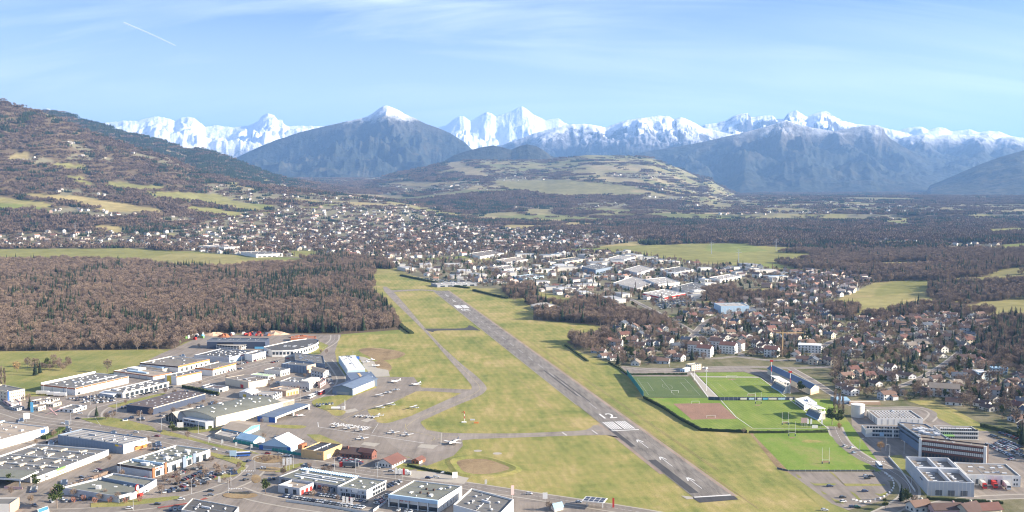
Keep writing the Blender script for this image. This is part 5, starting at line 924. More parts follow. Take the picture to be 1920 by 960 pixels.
MB().box(cen.x-6, cen.y-3, h_-1.1, cen.x-3.2, cen.y-.6, h_+1.2).obj('air_unit', w_('white'), t)
for x, y in ((4, 2), (9, 6), (14, 3), (-12, 6)): MB().box(cen.x+x, cen.y+y, h_-1.1, cen.x+x+2, cen.y+y+.9, h_-.6).obj('skylight', 'skylight_plastic', t)
b = B('pink_walled_store', 'flat roofed building with salmon pink end wall in the bottom left corner', (-70, 938), (18, 945), 966, (36, 932.5), 'building'); b.walls(w_('offwhite'), r_('grey'), par=.8); b.fb('R', 0, b.L, 0, b.h, .1, 'end_wall', w_('peach'))
b = B('turquoise_kiosk', 'small kiosk with turquoise roof at the bottom left', (70, 955), (72, 962), 972, (92, 955), 'kiosk'); b.walls(w_('white'), w_('skyblue'), par=.1)
b = B('bottom_edge_roof', 'low dark roofed shed at the bottom edge in front of the junction', (340, 955), (430, 972), 982, (448, 950), 'shed', h=5); b.walls(w_('offwhite'), r_('darkgrey')); b.sky(2, 3, 2, 1, m=w_('white'))
b = B('cream_apartment_block', 'cream apartment block with small windows and blue corner strip at the left edge', (-40, 728), (14, 734.5), 756, (46.7, 729), 'apartment block'); b.walls(w_('cream'), r_('grey')); b.wins('R', 8, 1.6, 2.7, .3, rows=3, dz=3); b.fb('R', 0, 1.8, 0, b.h, .15, 'blue_strip', w_('blue')); b.wins('L', 6, 1.6, 2.7, .3, rows=3, dz=3)
for i, (A_, B_, yb, C_, lb) in enumerate((((57, 762), (71.7, 763.5), 771.5, (86, 759.5), 'flat roofed cream bungalow nearest the turquoise tower and road'), ((86, 757), (100, 758), 764, (115, 753), 'flat roofed cream bungalow in the middle of the bungalow cluster'), ((108, 766), (138, 767.5), 774.5, (162.5, 760), 'long white flat roofed bungalow with windows beside the avenue bend'), ((62, 750), (75, 753.5), 758, (95, 749.5), 'cream bungalow at the back of the cluster beside the dark conifer'), ((88, 746), (100, 749), 753, (112, 746), 'small cream shed behind the bungalow cluster'), ((18, 762), (32, 766), 771, (46, 762), 'greenish flat roofed bungalow beside the cream apartment block'), ((0, 745), (22, 760), 766, (40, 754), 'low pinkish annex in front of the cream apartment block'))):
    b = B('bungalow', lb, A_, B_, yb, C_, 'bungalow', 'flat roofed bungalows beside the avenue'); b.walls(w_(['cream', 'cream', 'white', 'offwhite', 'cream', 'lightgrey', 'pink'][i]), r_(['tan', 'pale', 'grey', 'tan', 'pale', 'grey', 'pale'][i])); b.wins('R', 3, .8, 2.3, .4); b.wins('L', 3, .8, 2.3, .4)
# ---- right side: sports ground buildings and the technical complex
b = B('clubhouse', 'pale yellow clubhouse with scattered small windows behind the pitches', (1284, 682.5), (1297, 684.5), 695.5, (1315, 682), 'clubhouse'); b.walls(w_('cream'), r_('pale')); b.wins('R', 5, 1, 2, .35, rows=3, dz=2.2); b.wins('L', 3, 1, 2, .4, rows=2)
b = B('clubhouse_annex', 'pale blue tent like annex left of the yellow clubhouse', (1275, 692), (1284, 692.5), 698, (1294, 690), 'annex'); b.gable(w_('paleblue'), r_('white'), 'u', .8); b.wins('L', 2, .4, 1.6, .5)
b = B('site_cabin', 'white cabin right of the yellow clubhouse', (1317, 688.5), (1324, 689.5), 693, (1327, 688), 'cabin'); b.walls(w_('white'), r_('white')); b.wins('L', 2, .6, 1.5, .4)
b = B('tennis_hall', 'long dark blue grey roofed sports hall beside the grandstand', (1439, 691), (1520, 729), 736, (1536, 724.5), 'sports hall', h=6); b.gable(w_('cream'), r_('bluemetal'), 'w', 2.6, .6); b.fb('R', 0, b.L, 0, 2.5, .1, 'lower_wall', w_('peach'))
def stand(nm, lb, A_, B_, yb, C_, roofc, hroof, seat=True, rfr=(0, 1)):
    b = B(nm, lb, A_, B_, yb, C_, 'grandstand', h=hroof); L, W_ = b.L, b.W   # w runs along the pitch side
    b.rect(L*.55, 0, L, W_, 0, hroof*.55, 'rear_block', w_('offwhite')); mb = MB(); n = 8
    for k in range(n): mb.prism([tuple(b.P(x, y).xy) for x, y in ((L*.12*0+L*.055*k, 1), (L*.62, 1), (L*.62, W_-1), (L*.055*k, W_-1))], .6+k*.42 if k else 0, .6+(k+1)*.42)
    mb.obj('seating_tier', w_('bluegrey'), b.t); b.rect(-.4, .6, 0, W_-.6, 0, 1.1, 'front_barrier', w_('paleblue'))
    z1 = hroof; mb = MB(); a = [b.P(-1, W_*rfr[0], z1+1.2), b.P(L, W_*rfr[0], z1-.2), b.P(L, W_*rfr[1], z1-.2), b.P(-1, W_*rfr[1], z1+1.2)]; mb.quad(*a); mb.quad(*[p-Vector((0, 0, .5)) for p in a]); 
    for i in range(4): mb.quad(a[i], a[(i+1) % 4], a[(i+1) % 4]-Vector((0, 0, .5)), a[i]-Vector((0, 0, .5)))
    mb.obj('canopy_roof', roofc, b.t)
    for k in range(5): y = W_*(rfr[0]+(rfr[1]-rfr[0])*(.05+.9*k/4)); b.rect(L*.9, y, L*.9+.4, y+.4, 0, z1-.5, 'roof_post', w_('white')); mb2 = MB(); mb2.tube(b.P(L*.9, y, z1*.55), b.P(L*.2, y, z1+.3), .15, .12, 4); mb2.obj('brace', w_('white'), b.t)
    for f in (0, 1): mesh('side_wall', [b.P(0, W_*f, 0), b.P(L, W_*f, 0), b.P(L, W_*f, z1*.75), b.P(L*.5, W_*f, z1*.75)], [(0, 1, 2, 3)], w_('offwhite'), b.t)
    return b
stand('grandstand', 'old grandstand with floating white roof panel beside the far pitch', (1446, 706), (1468, 718), 733, (1482, 716.5), w_('white'), 10.5)
stand('grandstand', 'grey and white grandstand nearest the bare poplars', (1511, 757), (1534, 768), 786, (1548, 765.5), w_('offwhite'), 9.5)
b = B('tribune_building', 'white tribune building with sloping flat roof between two grandstands', (1491, 747.5), (1508, 759.5), 769, (1532, 754.5), 'clubhouse', h=None); b.walls(w_('offwhite'), r_('white'), par=.15); b.wins('L', 8, .5, 2.2, .85); b.wins('L', 8, 3.2, b.h-.8, .85); b.fb('L', 0, b.W, 2.5, 2.9, .8, 'balcony', w_('white'))
b = B('workshop_hall', 'white ribbed workshop hall whose brown roof is dotted with many rooflights', (1615, 768), (1645, 784), 797, (1731, 785), 'workshop', h=None); b.walls(w_('white'), r_('warm')); b.sky(12, 6, 1.3, 1.0, hz=.6); b.wins('L', 7, .4, b.h-.9, .25, name='recess', m='dark_metal', d=.06); b.wins('R', 7, .4, b.h-.9, .06, name='recess', m='dark_metal', d=.06)
c0 = G(1608, 781); t = thing('round_tank', 'round pale concrete tank beside the dotted workshop roof', 'tank', c0); MB().tube((0, 0, -.2), (0, 0, 10.5), 5.6, 5.6, 24).obj('drum', w_('offwhite'), t, smooth=False); MB().tube((0, 0, 10.5), (0, 0, 10.9), 5.9, 5.9, 24).obj('lid', w_('white'), t)
def storeys(b, f, n, m1=w_('white'), zs=((.9, 2.5), (4.2, 5.8), (7.2, 8.6)), nw=14):
    for z0, z1 in zs[:n]: b.wins(f, nw, z0, z1, .82, a0=.02, a1=.98)
    for z0, z1 in zs[:n]: b.fb(f, 0, b.L if f == 'R' else b.W, z0-.9, z0-.35, .3, 'ledge', m1)
b = B('teaching_wing', 'left school wing with three rows of dark windows and roof vents', (1611.7, 797), (1623, 805.5), 819.5, (1703, 807.5), 'school'); b.walls(w_('lightgrey'), r_('warm')); storeys(b, 'R', 3); b.sky(5, 1, 3, 2, hz=1.2); b.fb('R', 0, 5, 0, b.h+.1, .4, 'end_panel', w_('offwhite')); b.fb('R', b.L*.62, b.L*.66, 0, b.h, 1.5, 'stair_tower', w_('white')); b.fb('R', b.L*.33, b.L*.43, 1, 4, .5, 'sign_panel', w_('paleblue'))
b = B('teaching_wing', 'right school wing with white window bands facing the car park', (1746, 797.5), (1762, 807), 824, (1835, 808.5), 'school'); b.walls(w_('offwhite'), r_('warm')); storeys(b, 'R', 3, nw=18); b.sky(8, 1, 2.4, 2, hz=.8); b.rect(b.L*.05, -5, b.L*.35, 0, 3.5, 4, 'canopy', w_('green'))
b = B('school_spine', 'tall central school spine with dark window bands and rooftop plant', (1683, 790.5), (1727, 820), 840, (1784, 825), 'school', h=12); b.walls(w_('bluegrey'), r_('warm'), par=.6); b.wins('L', 16, 9.2, 10.8, .85, a0=.02, a1=.98); b.wins('L', 16, 6.0, 7.4, .85, a0=.02, a1=.98); b.band(11.2, 12.05, w_('white')); b.sky(3, 4, 3, 3, x=(.2, .8), y=(.2, .7), hz=1.6, name='air_unit', m=w_('silver'), jit=3); b.sky(3, 5, 1.5, 1.5, name='vent', jit=4); b.fb('R', b.L*.1, b.L*.3, 9.4, 11, .2, 'blue_panel', w_('blue'))
b = B('red_striped_block', 'long school block striped in white windows and dark red bands', (1729, 818.5), (1723.5, 823.5), 846, (1850.5, 838.5), 'school', h=13.0); b.walls(w_('darkbrown'), r_('warm')); RB = b
for z0 in (5.2, 9.2): b.wins('R', 34, z0, z0+2.1, .78, a0=.02, a1=.98, name='window', m=w_('offwhite'), d=.25)
for z0 in (3.9, 7.9, 12.0): b.fb('R', 1, b.L-1, z0, z0+.9, .35, 'red_band', 'wall_rust' if 0 else w_('brick'))
b.wins('R', 18, .4, 3, .6); b.fb('R', b.L-2, b.L, 0, b.h+.6, 1.2, 'end_panel', w_('white')); b.fb('R', 0, 2, 0, b.h+.6, 1.2, 'end_panel', w_('white'))
b = B('stair_block', 'white boxy stair block in the dark school courtyard', (1701, 820), (1711, 827), 834, (1723, 825), 'annex'); b.walls(w_('white'), r_('grey'))
b = B('white_high_bay_warehouse', 'tall white warehouse with four sunken roof fields and high parapets', (1690, 855.5), (1740, 902), 930, (1827, 905), 'warehouse'); h = b.h; L, W_ = b.L, b.W; b.walls(w_('lightgrey'), r_('warm'), par=2.6, th=1.0)
for nm, r in (('roof_wall', (L*.48, .9, L*.52, W_-.9)), ('roof_wall', (.9, W_*.50, L*.478, W_*.56)), ('roof_wall', (L*.522, W_*.50, L-.9, W_*.56))): b.rect(*r, h-2.65, h+.25, nm, w_('lightgrey'))
b.sky(2, 8, 2.6, 1.3, x=(.0, .95), hz=.7, par=2.6); b.wins('R', 3, .5, 4, .55, a0=.1, a1=.92, name='louvre', m='dark_metal'); b.pil('L', 16, w_('offwhite'), w_=.15, d=.08); b.pil('R', 12, w_('offwhite'), w_=.15, d=.08); b.letters('L', W_*.22, W_*.34, h*.62, h*.72, w_('navy'), 8)
b = B('loading_dock_building', 'low white logistics building with row of dark loading bays', (1785, 866.5), (1812, 889), 912, (1914, 892.5), 'warehouse', h=7.5); b.walls(w_('white'), r_('warm')); b.wins('R', 6, 1.1, 4.4, .5, a0=.02, a1=.72, name='loading_door', m='dark_metal'); b.wins('R', 2, 1, 2.4, .5, a0=.86, a1=.96, rows=2, dz=3); b.sky(4, 2, 3, 1.4, jit=2); b.pil('R', 6, w_('offwhite'), w_=.2)
b = B('container_row', 'row of brown and blue containers behind the concrete tank', (1591, 751), (1593, 753.5), 758.5, (1651, 754), 'container row'); b.walls(w_('peach'), w_('beige'), par=.1)
b = B('grey_barrel_shed', 'grey metal shed with rounded roof beside the bare poplars', (1569, 744.5), (1571, 751.5), 758, (1594, 751), 'shed'); b.gable(w_('bluegrey'), r_('sky'), 'u', 1.5, .3)
b = B('white_river_hall', 'white hall with pale flat roof among bare trees in the suburb', (1344, 568), (1352, 574), 582, (1405, 573.5), 'hall', h=12); b.walls(w_('paleblue'), r_('pale')); b.wins('R', 9, 2, 9, .1, name='pilaster', m=w_('white'))
b = B('curved_roof_hall', 'isolated white hall with shallow curved roof and yard beside the airfield trees', (995, 572), (1010, 577), 583, (1040, 572), 'hall'); b.gable(w_('offwhite'), r_('pale'), 'w', 1.2, 1); b.wins('L', 8, .5, 3, .6)
b = B('curved_roof_hall', 'lower right wing of the isolated hall beside the airfield trees', (1027, 575), (1040, 579), 583, (1063, 577), 'hall'); b.walls(w_('lightgrey'), r_('pale')); b.wins('L', 6, .5, 3, .6)
b = B('red_fronted_supermarket', 'wide supermarket with pale roof and red front wall', (1205, 549), (1243, 557), 563.5, (1285, 549), 'supermarket'); b.walls(w_('white'), r_('pale')); b.fb('L', 0, b.W, 2.5, b.h-1, .5, 'red_band', w_('red')); b.fb('R', 0, b.L, 1.5, b.h-1, .5, 'red_band', w_('red')); b.sky(3, 4, 5, 2)
for i, (A_, B_, yb, C_, m1, lb) in enumerate((((1150, 530), (1195, 541), 547, (1230, 528), 'white', 'wide white roofed retail hall above the red fronted supermarket'), ((1210, 523), (1235, 533), 541, (1275, 529), 'white', 'bright white box hall in the retail zone'), ((920, 501), (945, 505), 511, (975, 502), 'white', 'bright white hall beyond the runway end'), ((972, 502), (990, 505), 510, (997, 502.5), 'cream', 'cream hall joined to the white hall beyond the runway end'), ((1090, 500), (1117, 506), 514.5, (1148, 500), 'bluegrey', 'large blue grey factory block in the retail zone'), ((960, 518), (980, 522), 526, (1020, 517), 'paleblue', 'long low hall with pale blue roof near the runway end'), ((800, 531), (820, 534), 539, (895, 531), 'grey', 'low hall behind hedges at the runway end'), ((1140, 484), (1170, 487), 493, (1190, 481), 'white', 'white and blue hall at the edge of the yellow field'), ((880, 475), (900, 481), 486, (945, 474), 'white', 'white roofed hall near the town'), ((930, 487), (950, 492), 497, (990, 486), 'offwhite', 'low pale hall behind the bare soil field'), ((1260, 538), (1290, 546), 553, (1330, 536), 'lightgrey', 'grey hall beside the dark bare wood'), ((450, 472), (480, 477), 483, (530, 475), 'white', 'white factory hall beside the far meadow'), ((395, 460), (420, 464), 470, (450, 462), 'offwhite', 'long white hall at the near edge of the town'), ((180, 437), (200, 442), 448, (235, 436), 'white', 'white school like block on the left side of town'), ((240, 440), (260, 445), 452, (300, 441), 'white', 'long white block in the left part of town'), ((100, 436), (120, 439), 445, (145, 437), 'white', 'white apartment block at the foot of the hill'), ((1240, 505), (1265, 511), 517, (1300, 505), 'white', 'low white hall behind the retail car parks'), ((1040, 487), (1060, 491), 496, (1100, 485), 'cream', 'cream hall near the yellow field'), ((1170, 505), (1195, 512), 519, (1225, 503), 'lightgrey', 'grey roofed hall in the middle of the retail zone'), ((1330, 520), (1350, 524), 530, (1390, 517), 'white', 'white hall at the right edge of the retail zone'))):
    b = B('retail_hall', lb, A_, B_, yb, C_, 'hall', 'halls of the distant retail zone'); b.walls(w_(m1), r_(['pale', 'pale', 'warm', 'tan', 'grey', 'grey'][i % 6])); b.wins('R', 5, .5, 3, .6); b.sky(3, 2, 2.5, 2)
# ------------------------------------------------------------ where things may stand
CS = 3.0; GX0, GY0 = -1300., 480.; GW, GH = 1000, 1000
OCC = np.zeros((GH, GW), bool)
def occ_poly(P, grow=0):
    P = np.array([p[:2] for p in P], float); x0, y0 = P.min(0)-grow; x1, y1 = P.max(0)+grow
    i0, i1 = int(max(0, (x0-GX0)//CS)), int(min(GW, (x1-GX0)//CS+2)); j0, j1 = int(max(0, (y0-GY0)//CS)), int(min(GH, (y1-GY0)//CS+2))
    if i0 >= i1 or j0 >= j1: return
    xs = GX0+(np.arange(i0, i1)+.5)*CS; ys = GY0+(np.arange(j0, j1)+.5)*CS; X, Y = np.meshgrid(xs, ys); OCC[j0:j1, i0:i1] |= inpoly(X, Y, P)
for P in KEEP: occ_poly(P)
def occ(x, y, r=0):
    i, j = int((x-GX0)//CS), int((y-GY0)//CS); k = int(r//CS)
    if not (0 <= i < GW and 0 <= j < GH): return False
    return bool(OCC[max(0, j-k):j+k+1, max(0, i-k):i+k+1].any())
# ------------------------------------------------------------ houses
WALLC = ['white', 'offwhite', 'beige', 'lightgrey', 'offwhite', 'beige', 'cream', 'offwhite']
ROOFC = [('darktile', 'dark brown'), ('browntile', 'brown'), ('redtile', 'brick red'), ('browntile', 'brown'), ('warm', 'pale brown'), ('darktile', 'dark'), ('slate', 'slate grey'), ('browntile', 'brown')]
def house_src(L, W_, h, rise, wall, roof, dormer, wing, name='house'):
    r = thing(name, 'x', 'house', (0, 0, 0)); e = .6; x0, y0 = -L/2, -W_/2; mb = MB()
    q = mb.quad; X0, X1, Y0, Y1 = x0, -x0, y0, -y0
    q((X0, Y0, -1.5), (X1, Y0, -1.5), (X1, Y0, h), (X0, Y0, h)); q((X1, Y1, -1.5), (X0, Y1, -1.5), (X0, Y1, h), (X1, Y1, h))
    for x in (X0, X1): q((x, Y0, -1.5), (x, Y1, -1.5), (x, Y1, h), (x, 0, h+rise), (x, Y0, h))
    if wing: mb.box(X1-L*.45, Y0-3.2, -1.5, X1-.5, Y0, h*.62)
    mb.obj('wall', 'wall_'+wall, r); rf = MB(); k = rise/(W_/2)
    for sg in (-1, 1):
        a = [(X0-e, sg*(W_/2+e), h-e*k), (X1+e, sg*(W_/2+e), h-e*k), (X1+e, 0, h+rise), (X0-e, 0, h+rise)]; b_ = [(p[0], p[1], p[2]+.25) for p in a]
        rf.quad(*a); rf.quad(*b_); rf.quad(a[0], a[1], b_[1], b_[0]); rf.quad(a[0], a[3], b_[3], b_[0]); rf.quad(a[1], a[2], b_[2], b_[1])
    if wing: rf.quad((X1-L*.45-.3, Y0-3.6, h*.60), (X1-.2, Y0-3.6, h*.60), (X1-.2, Y0+.1, h*.85), (X1-L*.45-.3, Y0+.1, h*.85))
    rf.obj('roof', 'roof_'+roof, r)
    MB().box(L*.18, W_*.12, h, L*.18+.9, W_*.12+.7, h+rise+.9).obj('chimney', 'wall_'+('brick' if roof == 'redtile' else wall), r)
    wmesh = MB().box(0, -.08, 0, 1.5, .08, 1.3).obj('window', 'glass', r); first = wmesh; first.location = (X0+1, Y0-.02, .9); n = 0
    def wc(x, y, z, rz=0): c = first.copy(); COL.objects.link(c); c.parent = r; c.location = (x, y, z); c.rotation_euler = (0, 0, rz)
    for z in ([.9] if h < 4 else [.9, 3.7]):
        for k_ in range(3):
            if (z, k_) != (.9, 0) and not (wing and z < 2 and k_ == 2): wc(X0+1+k_*(L-3.2)/2, Y0-.02, z)
            wc(X0+1+k_*(L-3.2)/2, Y1+.02, z)
        for x in (X0-.02, X1+.02): wc(x, -W_*.3, z, math.pi/2); wc(x, W_*.12, z, math.pi/2)
    MB().box(-.5, Y0-.1, 0, .6, Y0+.1, 2.2).obj('door', 'wall_darkbrown', r)
    return r
PROT = []
for i in range(10):
    L = random.uniform(10.5, 15); W_ = random.uniform(8.5, 10.5); h = random.choice([3.2, 5.6, 5.6, 5.9]); rc = ROOFC[i % 8]; wc_ = WALLC[(i*3) % 8]
    PROT.append((house_src(L, W_, h, random.uniform(2.2, 3.2), wc_, rc[0], 0, i % 3 == 0), wc_, rc[1], h, [False]))
WN = {'white': 'white', 'offwhite': 'off white', 'cream': 'cream', 'peach': 'peach', 'beige': 'beige', 'pink': 'pinkish', 'lightgrey': 'light grey'}
def near_words(px, py):
    """what a house stands beside, for its label"""
    best = None
    for (x, y, t_) in (((1180, 640, 'by the airfield edge grove')), (1240, 665, 'behind the sports car park'), (1310, 610, 'below the dark bare wood'), (1345, 650, 'beside the apartment blocks'), (1385, 580, 'near the white river hall'), (1440, 655, 'right of the apartment blocks'), (1500, 700, 'behind the blue sports hall'),
        (1545, 725, 'above the grandstand poplars'), (1600, 715, 'in the middle suburb rows'), (1660, 735, 'above the container row'), (1700, 690, 'near the orange winter tree'), (1760, 720, 'beside the large white villa'), (1800, 755, 'beside the sloping meadow'), (1870, 770, 'above the big car park'), (1870, 690, 'under the right hand wood'),
        (1800, 640, 'on the right hand slope'), (1720, 620, 'on the upper suburb slope'), (1640, 640, 'in the upper middle suburb'), (1560, 640, 'behind the yellow crane'), (1500, 600, 'towards the far suburb meadow'), (1440, 560, 'near the far town centre'), (1900, 830, 'in the right corner'), (1700, 950, 'beside the bottom right road'), (1640, 590, 'beside the pale far meadow'), (1820, 600, 'on the far right slope'), (1250, 590, 'just behind the long bare grove')):
        d = (x-px)**2+((y-py)*2.2)**2
        if best is None or d < best[0]: best = (d, t_, x, y)
    return best[1]
AREA = {}
hx = []
def settle(y0, y1, step, xr, polys, dens):
    out = []
    y = y0
    while y < y1:
        s_ = step*(.9+.25*random.random()); x = xr[0]*y
        while x < xr[1]*y:
            X_ = x+random.uniform(-.28, .28)*step; Y_ = y+random.uniform(-.28, .28)*step; out.append((X_, Y_)); x += step
        y += s_
    return out
cand = np.array(settle(640, 2500, 23.5, (-.1, .62), None, 1)); z_ = T(cand[:, 0], cand[:, 1]); pxs, pys = proj(cand[:, 0], cand[:, 1], z_)
def inany(px, py, polys):
    m = np.zeros(np.shape(px), bool)
    for p in polys: m |= inpoly(px, py, p)
    return m
mk = inpoly(pxs, pys, U3) & ~inany(pxs, pys, WOODS[3:]+[p for _, p in FIELDS])
HOLES = [ell(1345, 662, 62, 16), [(1163, 690), (1400, 668), (1560, 690), (1560, 745), (1163, 706)], ell(1700, 560, 40, 6), ell(1755, 655, 30, 6), ell(1525, 660, 25, 7), ell(1770, 742, 30, 9), ell(1640, 620, 30, 5), ell(1860, 700, 22, 10), [(1610, 660), (1700, 650), (1720, 690), (1640, 700)], [(1860, 590), (2000, 590), (2000, 690), (1860, 680)]]
mk &= ~inany(pxs, pys, HOLES)
sel = sorted([(cand[i][1], cand[i][0], float(z_[i]), pxs[i], pys[i]) for i in np.nonzero(mk)[0] if not occ(cand[i][0], cand[i][1], 7) and RNG.random() < .88])
vis = [h for h in sel if -30 < h[3] < 1950 and h[4] < 985]
first300 = vis[:292]; rest = [h for h in sel if h not in set(first300)]
used = {}; HPOS = []
for (Y_, X_, Z_, px, py) in first300:
    src, wn_, rn_, hh, fl = random.choice(PROT); rz = random.choice([.35, .35+math.pi/2, .35+math.pi, -.3, 1.2, 2.4])+random.uniform(-.12, .12)
    sz = 'single storey' if hh < 4 else 'two storey'; w = near_words(px, py); lb = f'{WN[wn_]} house with {rn_} roof {w}'
    sc_ = (random.uniform(.85, 1.15), random.uniform(.85, 1.12), random.uniform(.9, 1.1))
    if not fl[0]: src.location = (X_, Y_, Z_); src.rotation_euler = (0, 0, rz); src['label'] = lb; fl[0] = True; r = src
    else: r = dup(src, (X_, Y_, Z_), rz, sc_, lb)
    used.setdefault(lb, []).append(r); HPOS.append((X_, Y_)); k = 7; occ_poly([(X_-k, Y_-k), (X_+k, Y_-k), (X_+k, Y_+k), (X_-k, Y_+k)])
for lb, rs_ in used.items():
    if len(rs_) > 1:
        rs_.sort(key=lambda o: -o.location.y); n = len(rs_)
        od = ['rearmost', 'second rearmost', 'third rearmost', 'fourth rearmost', 'fifth rearmost', 'sixth rearmost', 'seventh rearmost', 'eighth rearmost', 'ninth rearmost', 'tenth rearmost', 'eleventh rearmost', 'twelfth rearmost', 'thirteenth rearmost']
        for i, o in enumerate(rs_): nm = od[min(i, 12)] if i < n-1 else 'nearest'; o['label'] = f'{lb}, {nm}'
for g_ in [PROT]:
    for src, a, b_, c, fl in g_:
        if not fl[0]:
            for ch in list(src.children): bpy.data.objects.remove(ch)
            bpy.data.objects.remove(src)
# apartment blocks and larger villas placed by hand
def block(name, lb, px, py, L, W_, h, rise, wall, roof, rz, cat='apartment block', group=None, storeys_=3, bal=True):
    g_ = G(px, py); r = thing(name, lb, cat, (g_.x, g_.y, Tz(g_.x, g_.y)), rz, group); mb = MB(); X0, X1, Y0, Y1 = -L/2, L/2, -W_/2, W_/2
    mb.box(X0, Y0, -1, X1, Y1, h, top=rise == 0)
    if rise:
        for x in (X0, X1): mb.quad((x, Y0, h), (x, Y1, h), (x, 0, h+rise))
    mb.obj('wall', 'wall_'+wall, r); rf = MB()
    if rise:
        for sg in (-1, 1): a = [(X0-.8, sg*(Y1+.8), h-.4), (X1+.8, sg*(Y1+.8), h-.4), (X1+.8, 0, h+rise), (X0-.8, 0, h+rise)]; rf.quad(*a); rf.quad(*[(p[0], p[1], p[2]+.3) for p in a]); rf.quad(a[0], a[1], (a[1][0], a[1][1], a[1][2]+.3), (a[0][0], a[0][1], a[0][2]+.3))
    else: rf.box(X0-.2, Y0-.2, h+.004, X1+.2, Y1+.2, h+.4)
    rf.obj('roof', 'roof_'+roof, r); w0 = None
    for k in range(storeys_):
        for i in range(max(2, int(L/3.4))):
            for y in (Y0-.03, Y1+.03):
                x = X0+1+i*(L-3)/(max(2, int(L/3.4))-1)
                if w0 is None: w0 = MB().box(0, -.08, 0, 1.4, .08, 1.4).obj('window', 'glass', r); w0.location = (x, y, 1+k*2.9)
                else: c = w0.copy(); COL.objects.link(c); c.parent = r; c.location = (x, y, 1+k*2.9)
        for x in (X0-.03, X1+.03):
            for y in (-W_*.25, W_*.2): c = w0.copy(); COL.objects.link(c); c.parent = r; c.location = (x, y, 1+k*2.9); c.rotation_euler = (0, 0, math.pi/2)
        if bal and k: MB().box(X0+1, Y0-1.3, k*2.9, X0+L*.4, Y0-.05, k*2.9+1.0).obj('balcony', 'wall_'+wall, r); MB().box(X1+.05, -W_*.3, k*2.9, X1+1.3, W_*.3, k*2.9+1).obj('balcony', 'wall_'+wall, r)
    MB().box(L*.2, 0.2, h, L*.2+1, 1.4, h+rise+1).obj('chimney', 'wall_'+wall, r)
    occ_poly([tuple((Vector((g_.x, g_.y))+Matrix.Rotation(rz, 2)@Vector(p))) for p in ((X0, Y0), (X1, Y0), (X1, Y1), (X0, Y1))]); return r
for px, py, L, W_, h, rf_, rz, lb in ((1303, 661, 14, 12, 10.5, 'browntile', -.5, 'leftmost white apartment block with brown red roof behind the sports car park'), (1322, 668, 16, 12, 10.5, 'redtile', -.5, 'white apartment block with red roof, front left one of the group'), (1345, 654, 16, 12, 10.5, 'darktile', -.5, 'white apartment block with dark roof, rear middle one of the group'), (1366, 662, 18, 13, 10.5, 'redtile', -.5, 'white apartment block with red roof edge, front right one of the group'), (1386, 658, 10, 10, 10, 'darktile', .9, 'narrow white block at the right end of the apartment group'),
    (1447, 668, 15, 12, 9, 'redtile', -.5, 'white apartment house with bright red roof beside the building site'), (1337, 648, 10, 9, 9, 'darktile', .6, 'small dark roofed block hidden behind the apartment group')): block('apartment_block', lb, px, py, L, W_, h, 3, 'white', rf_, rz)
block('apartment_block', 'large stepped white flat roofed apartment building above the suburb', 1518, 660, 26, 16, 9, 0, 'white', 'white', -.3); block('villa', 'white villa with balconies on the right slope below the dark roof', 1813, 683, 16, 12, 8, 3, 'white', 'darktile', -.2, 'villa'); block('villa', 'large white apartment villa with pale brown roof above the grassy slope', 1770, 742, 26, 15, 8.5, 3.5, 'white', 'warm', -.35, 'villa')
block('villa', 'long white villa high on the upper right slope', 1723, 622, 20, 10, 6, 0, 'white', 'warm', -.2, 'villa'); block('villa', 'bluish white flat villa beside the conifers at the right', 1840, 712, 14, 12, 9, 0, 'paleblue', 'white', .1, 'villa'); block('villa', 'pale villa with flat roof left of the dark wood', 1872, 700, 15, 11, 6, 0, 'paleblue', 'sky', -.2, 'villa'); block('villa', 'white villa with terraces in the upper suburb', 1810, 610, 20, 10, 6, 0, 'white', 'pale', -.1, 'villa')
for a in (('house', 'white walled house with brown roof at the bottom right hedge', 1722, 957, 12, 9, 4, 2.6, 'offwhite', 'browntile', .3), ('house', 'long pinkish house with dark roof at the bottom right edge', 1775, 964, 20, 9, 4.5, 2.4, 'pink', 'darktile', .1), ('house', 'house with dark pyramid like roof at the bottom right', 1815, 966, 13, 12, 4, 4, 'beige', 'darktile', .5), ('house', 'house with maroon roof below the lorries', 1850, 963, 14, 10, 4, 2.8, 'cream', 'redtile', .2)): block(*a[:2], *a[2:], cat='house', storeys_=1, bal=False)
# the remaining, smaller-looking houses: one mass
def gable_tpl(L, W_, h, rise, wm, rm):
    mb = MB(); x, y = L/2, W_/2
    mb.quad((-x, -y, -2), (x, -y, -2), (x, -y, h), (-x, -y, h)); mb.quad((-x, y, -2), (x, y, -2), (x, y, h), (-x, y, h))
    for s_ in (-x, x): mb.quad((s_, -y, -2), (s_, y, -2), (s_, y, h), (s_, 0, h+rise), (s_, -y, h))
    for sg in (-1, 1): mb.quad((-x-.6, sg*(y+.6), h-.4), (x+.6, sg*(y+.6), h-.4), (x+.6, 0, h+rise), (-x-.6, 0, h+rise), m=1)
    for k_ in range(3):
        for sg in (-1, 1): mb.box(-x+1+k_*3.2, sg*y-.08, 1, -x+2.6+k_*3.2, sg*y+.08, 2.4, m=2)
    for s_ in (-x, x): mb.box(s_-.08, -1.5, 1, s_+.08, 1, 2.6, m=2)
    o = mb.obj('template_house', [wm, rm, 'glass']); return unlink_tpl(o)
m, b, p = newmat('village_roof'); oi = b.n('ShaderNodeObjectInfo'); b.l(b.ramp(oi.outputs['Random'], (0, (.085, .06, .055)), (.32, (.14, .095, .08)), (.58, (.23, .11, .075)), (.68, (.36, .20, .13)), (.76, (.22, .18, .15)), (.9, (.48, .40, .34)), interp='CONSTANT'), p.inputs[0])
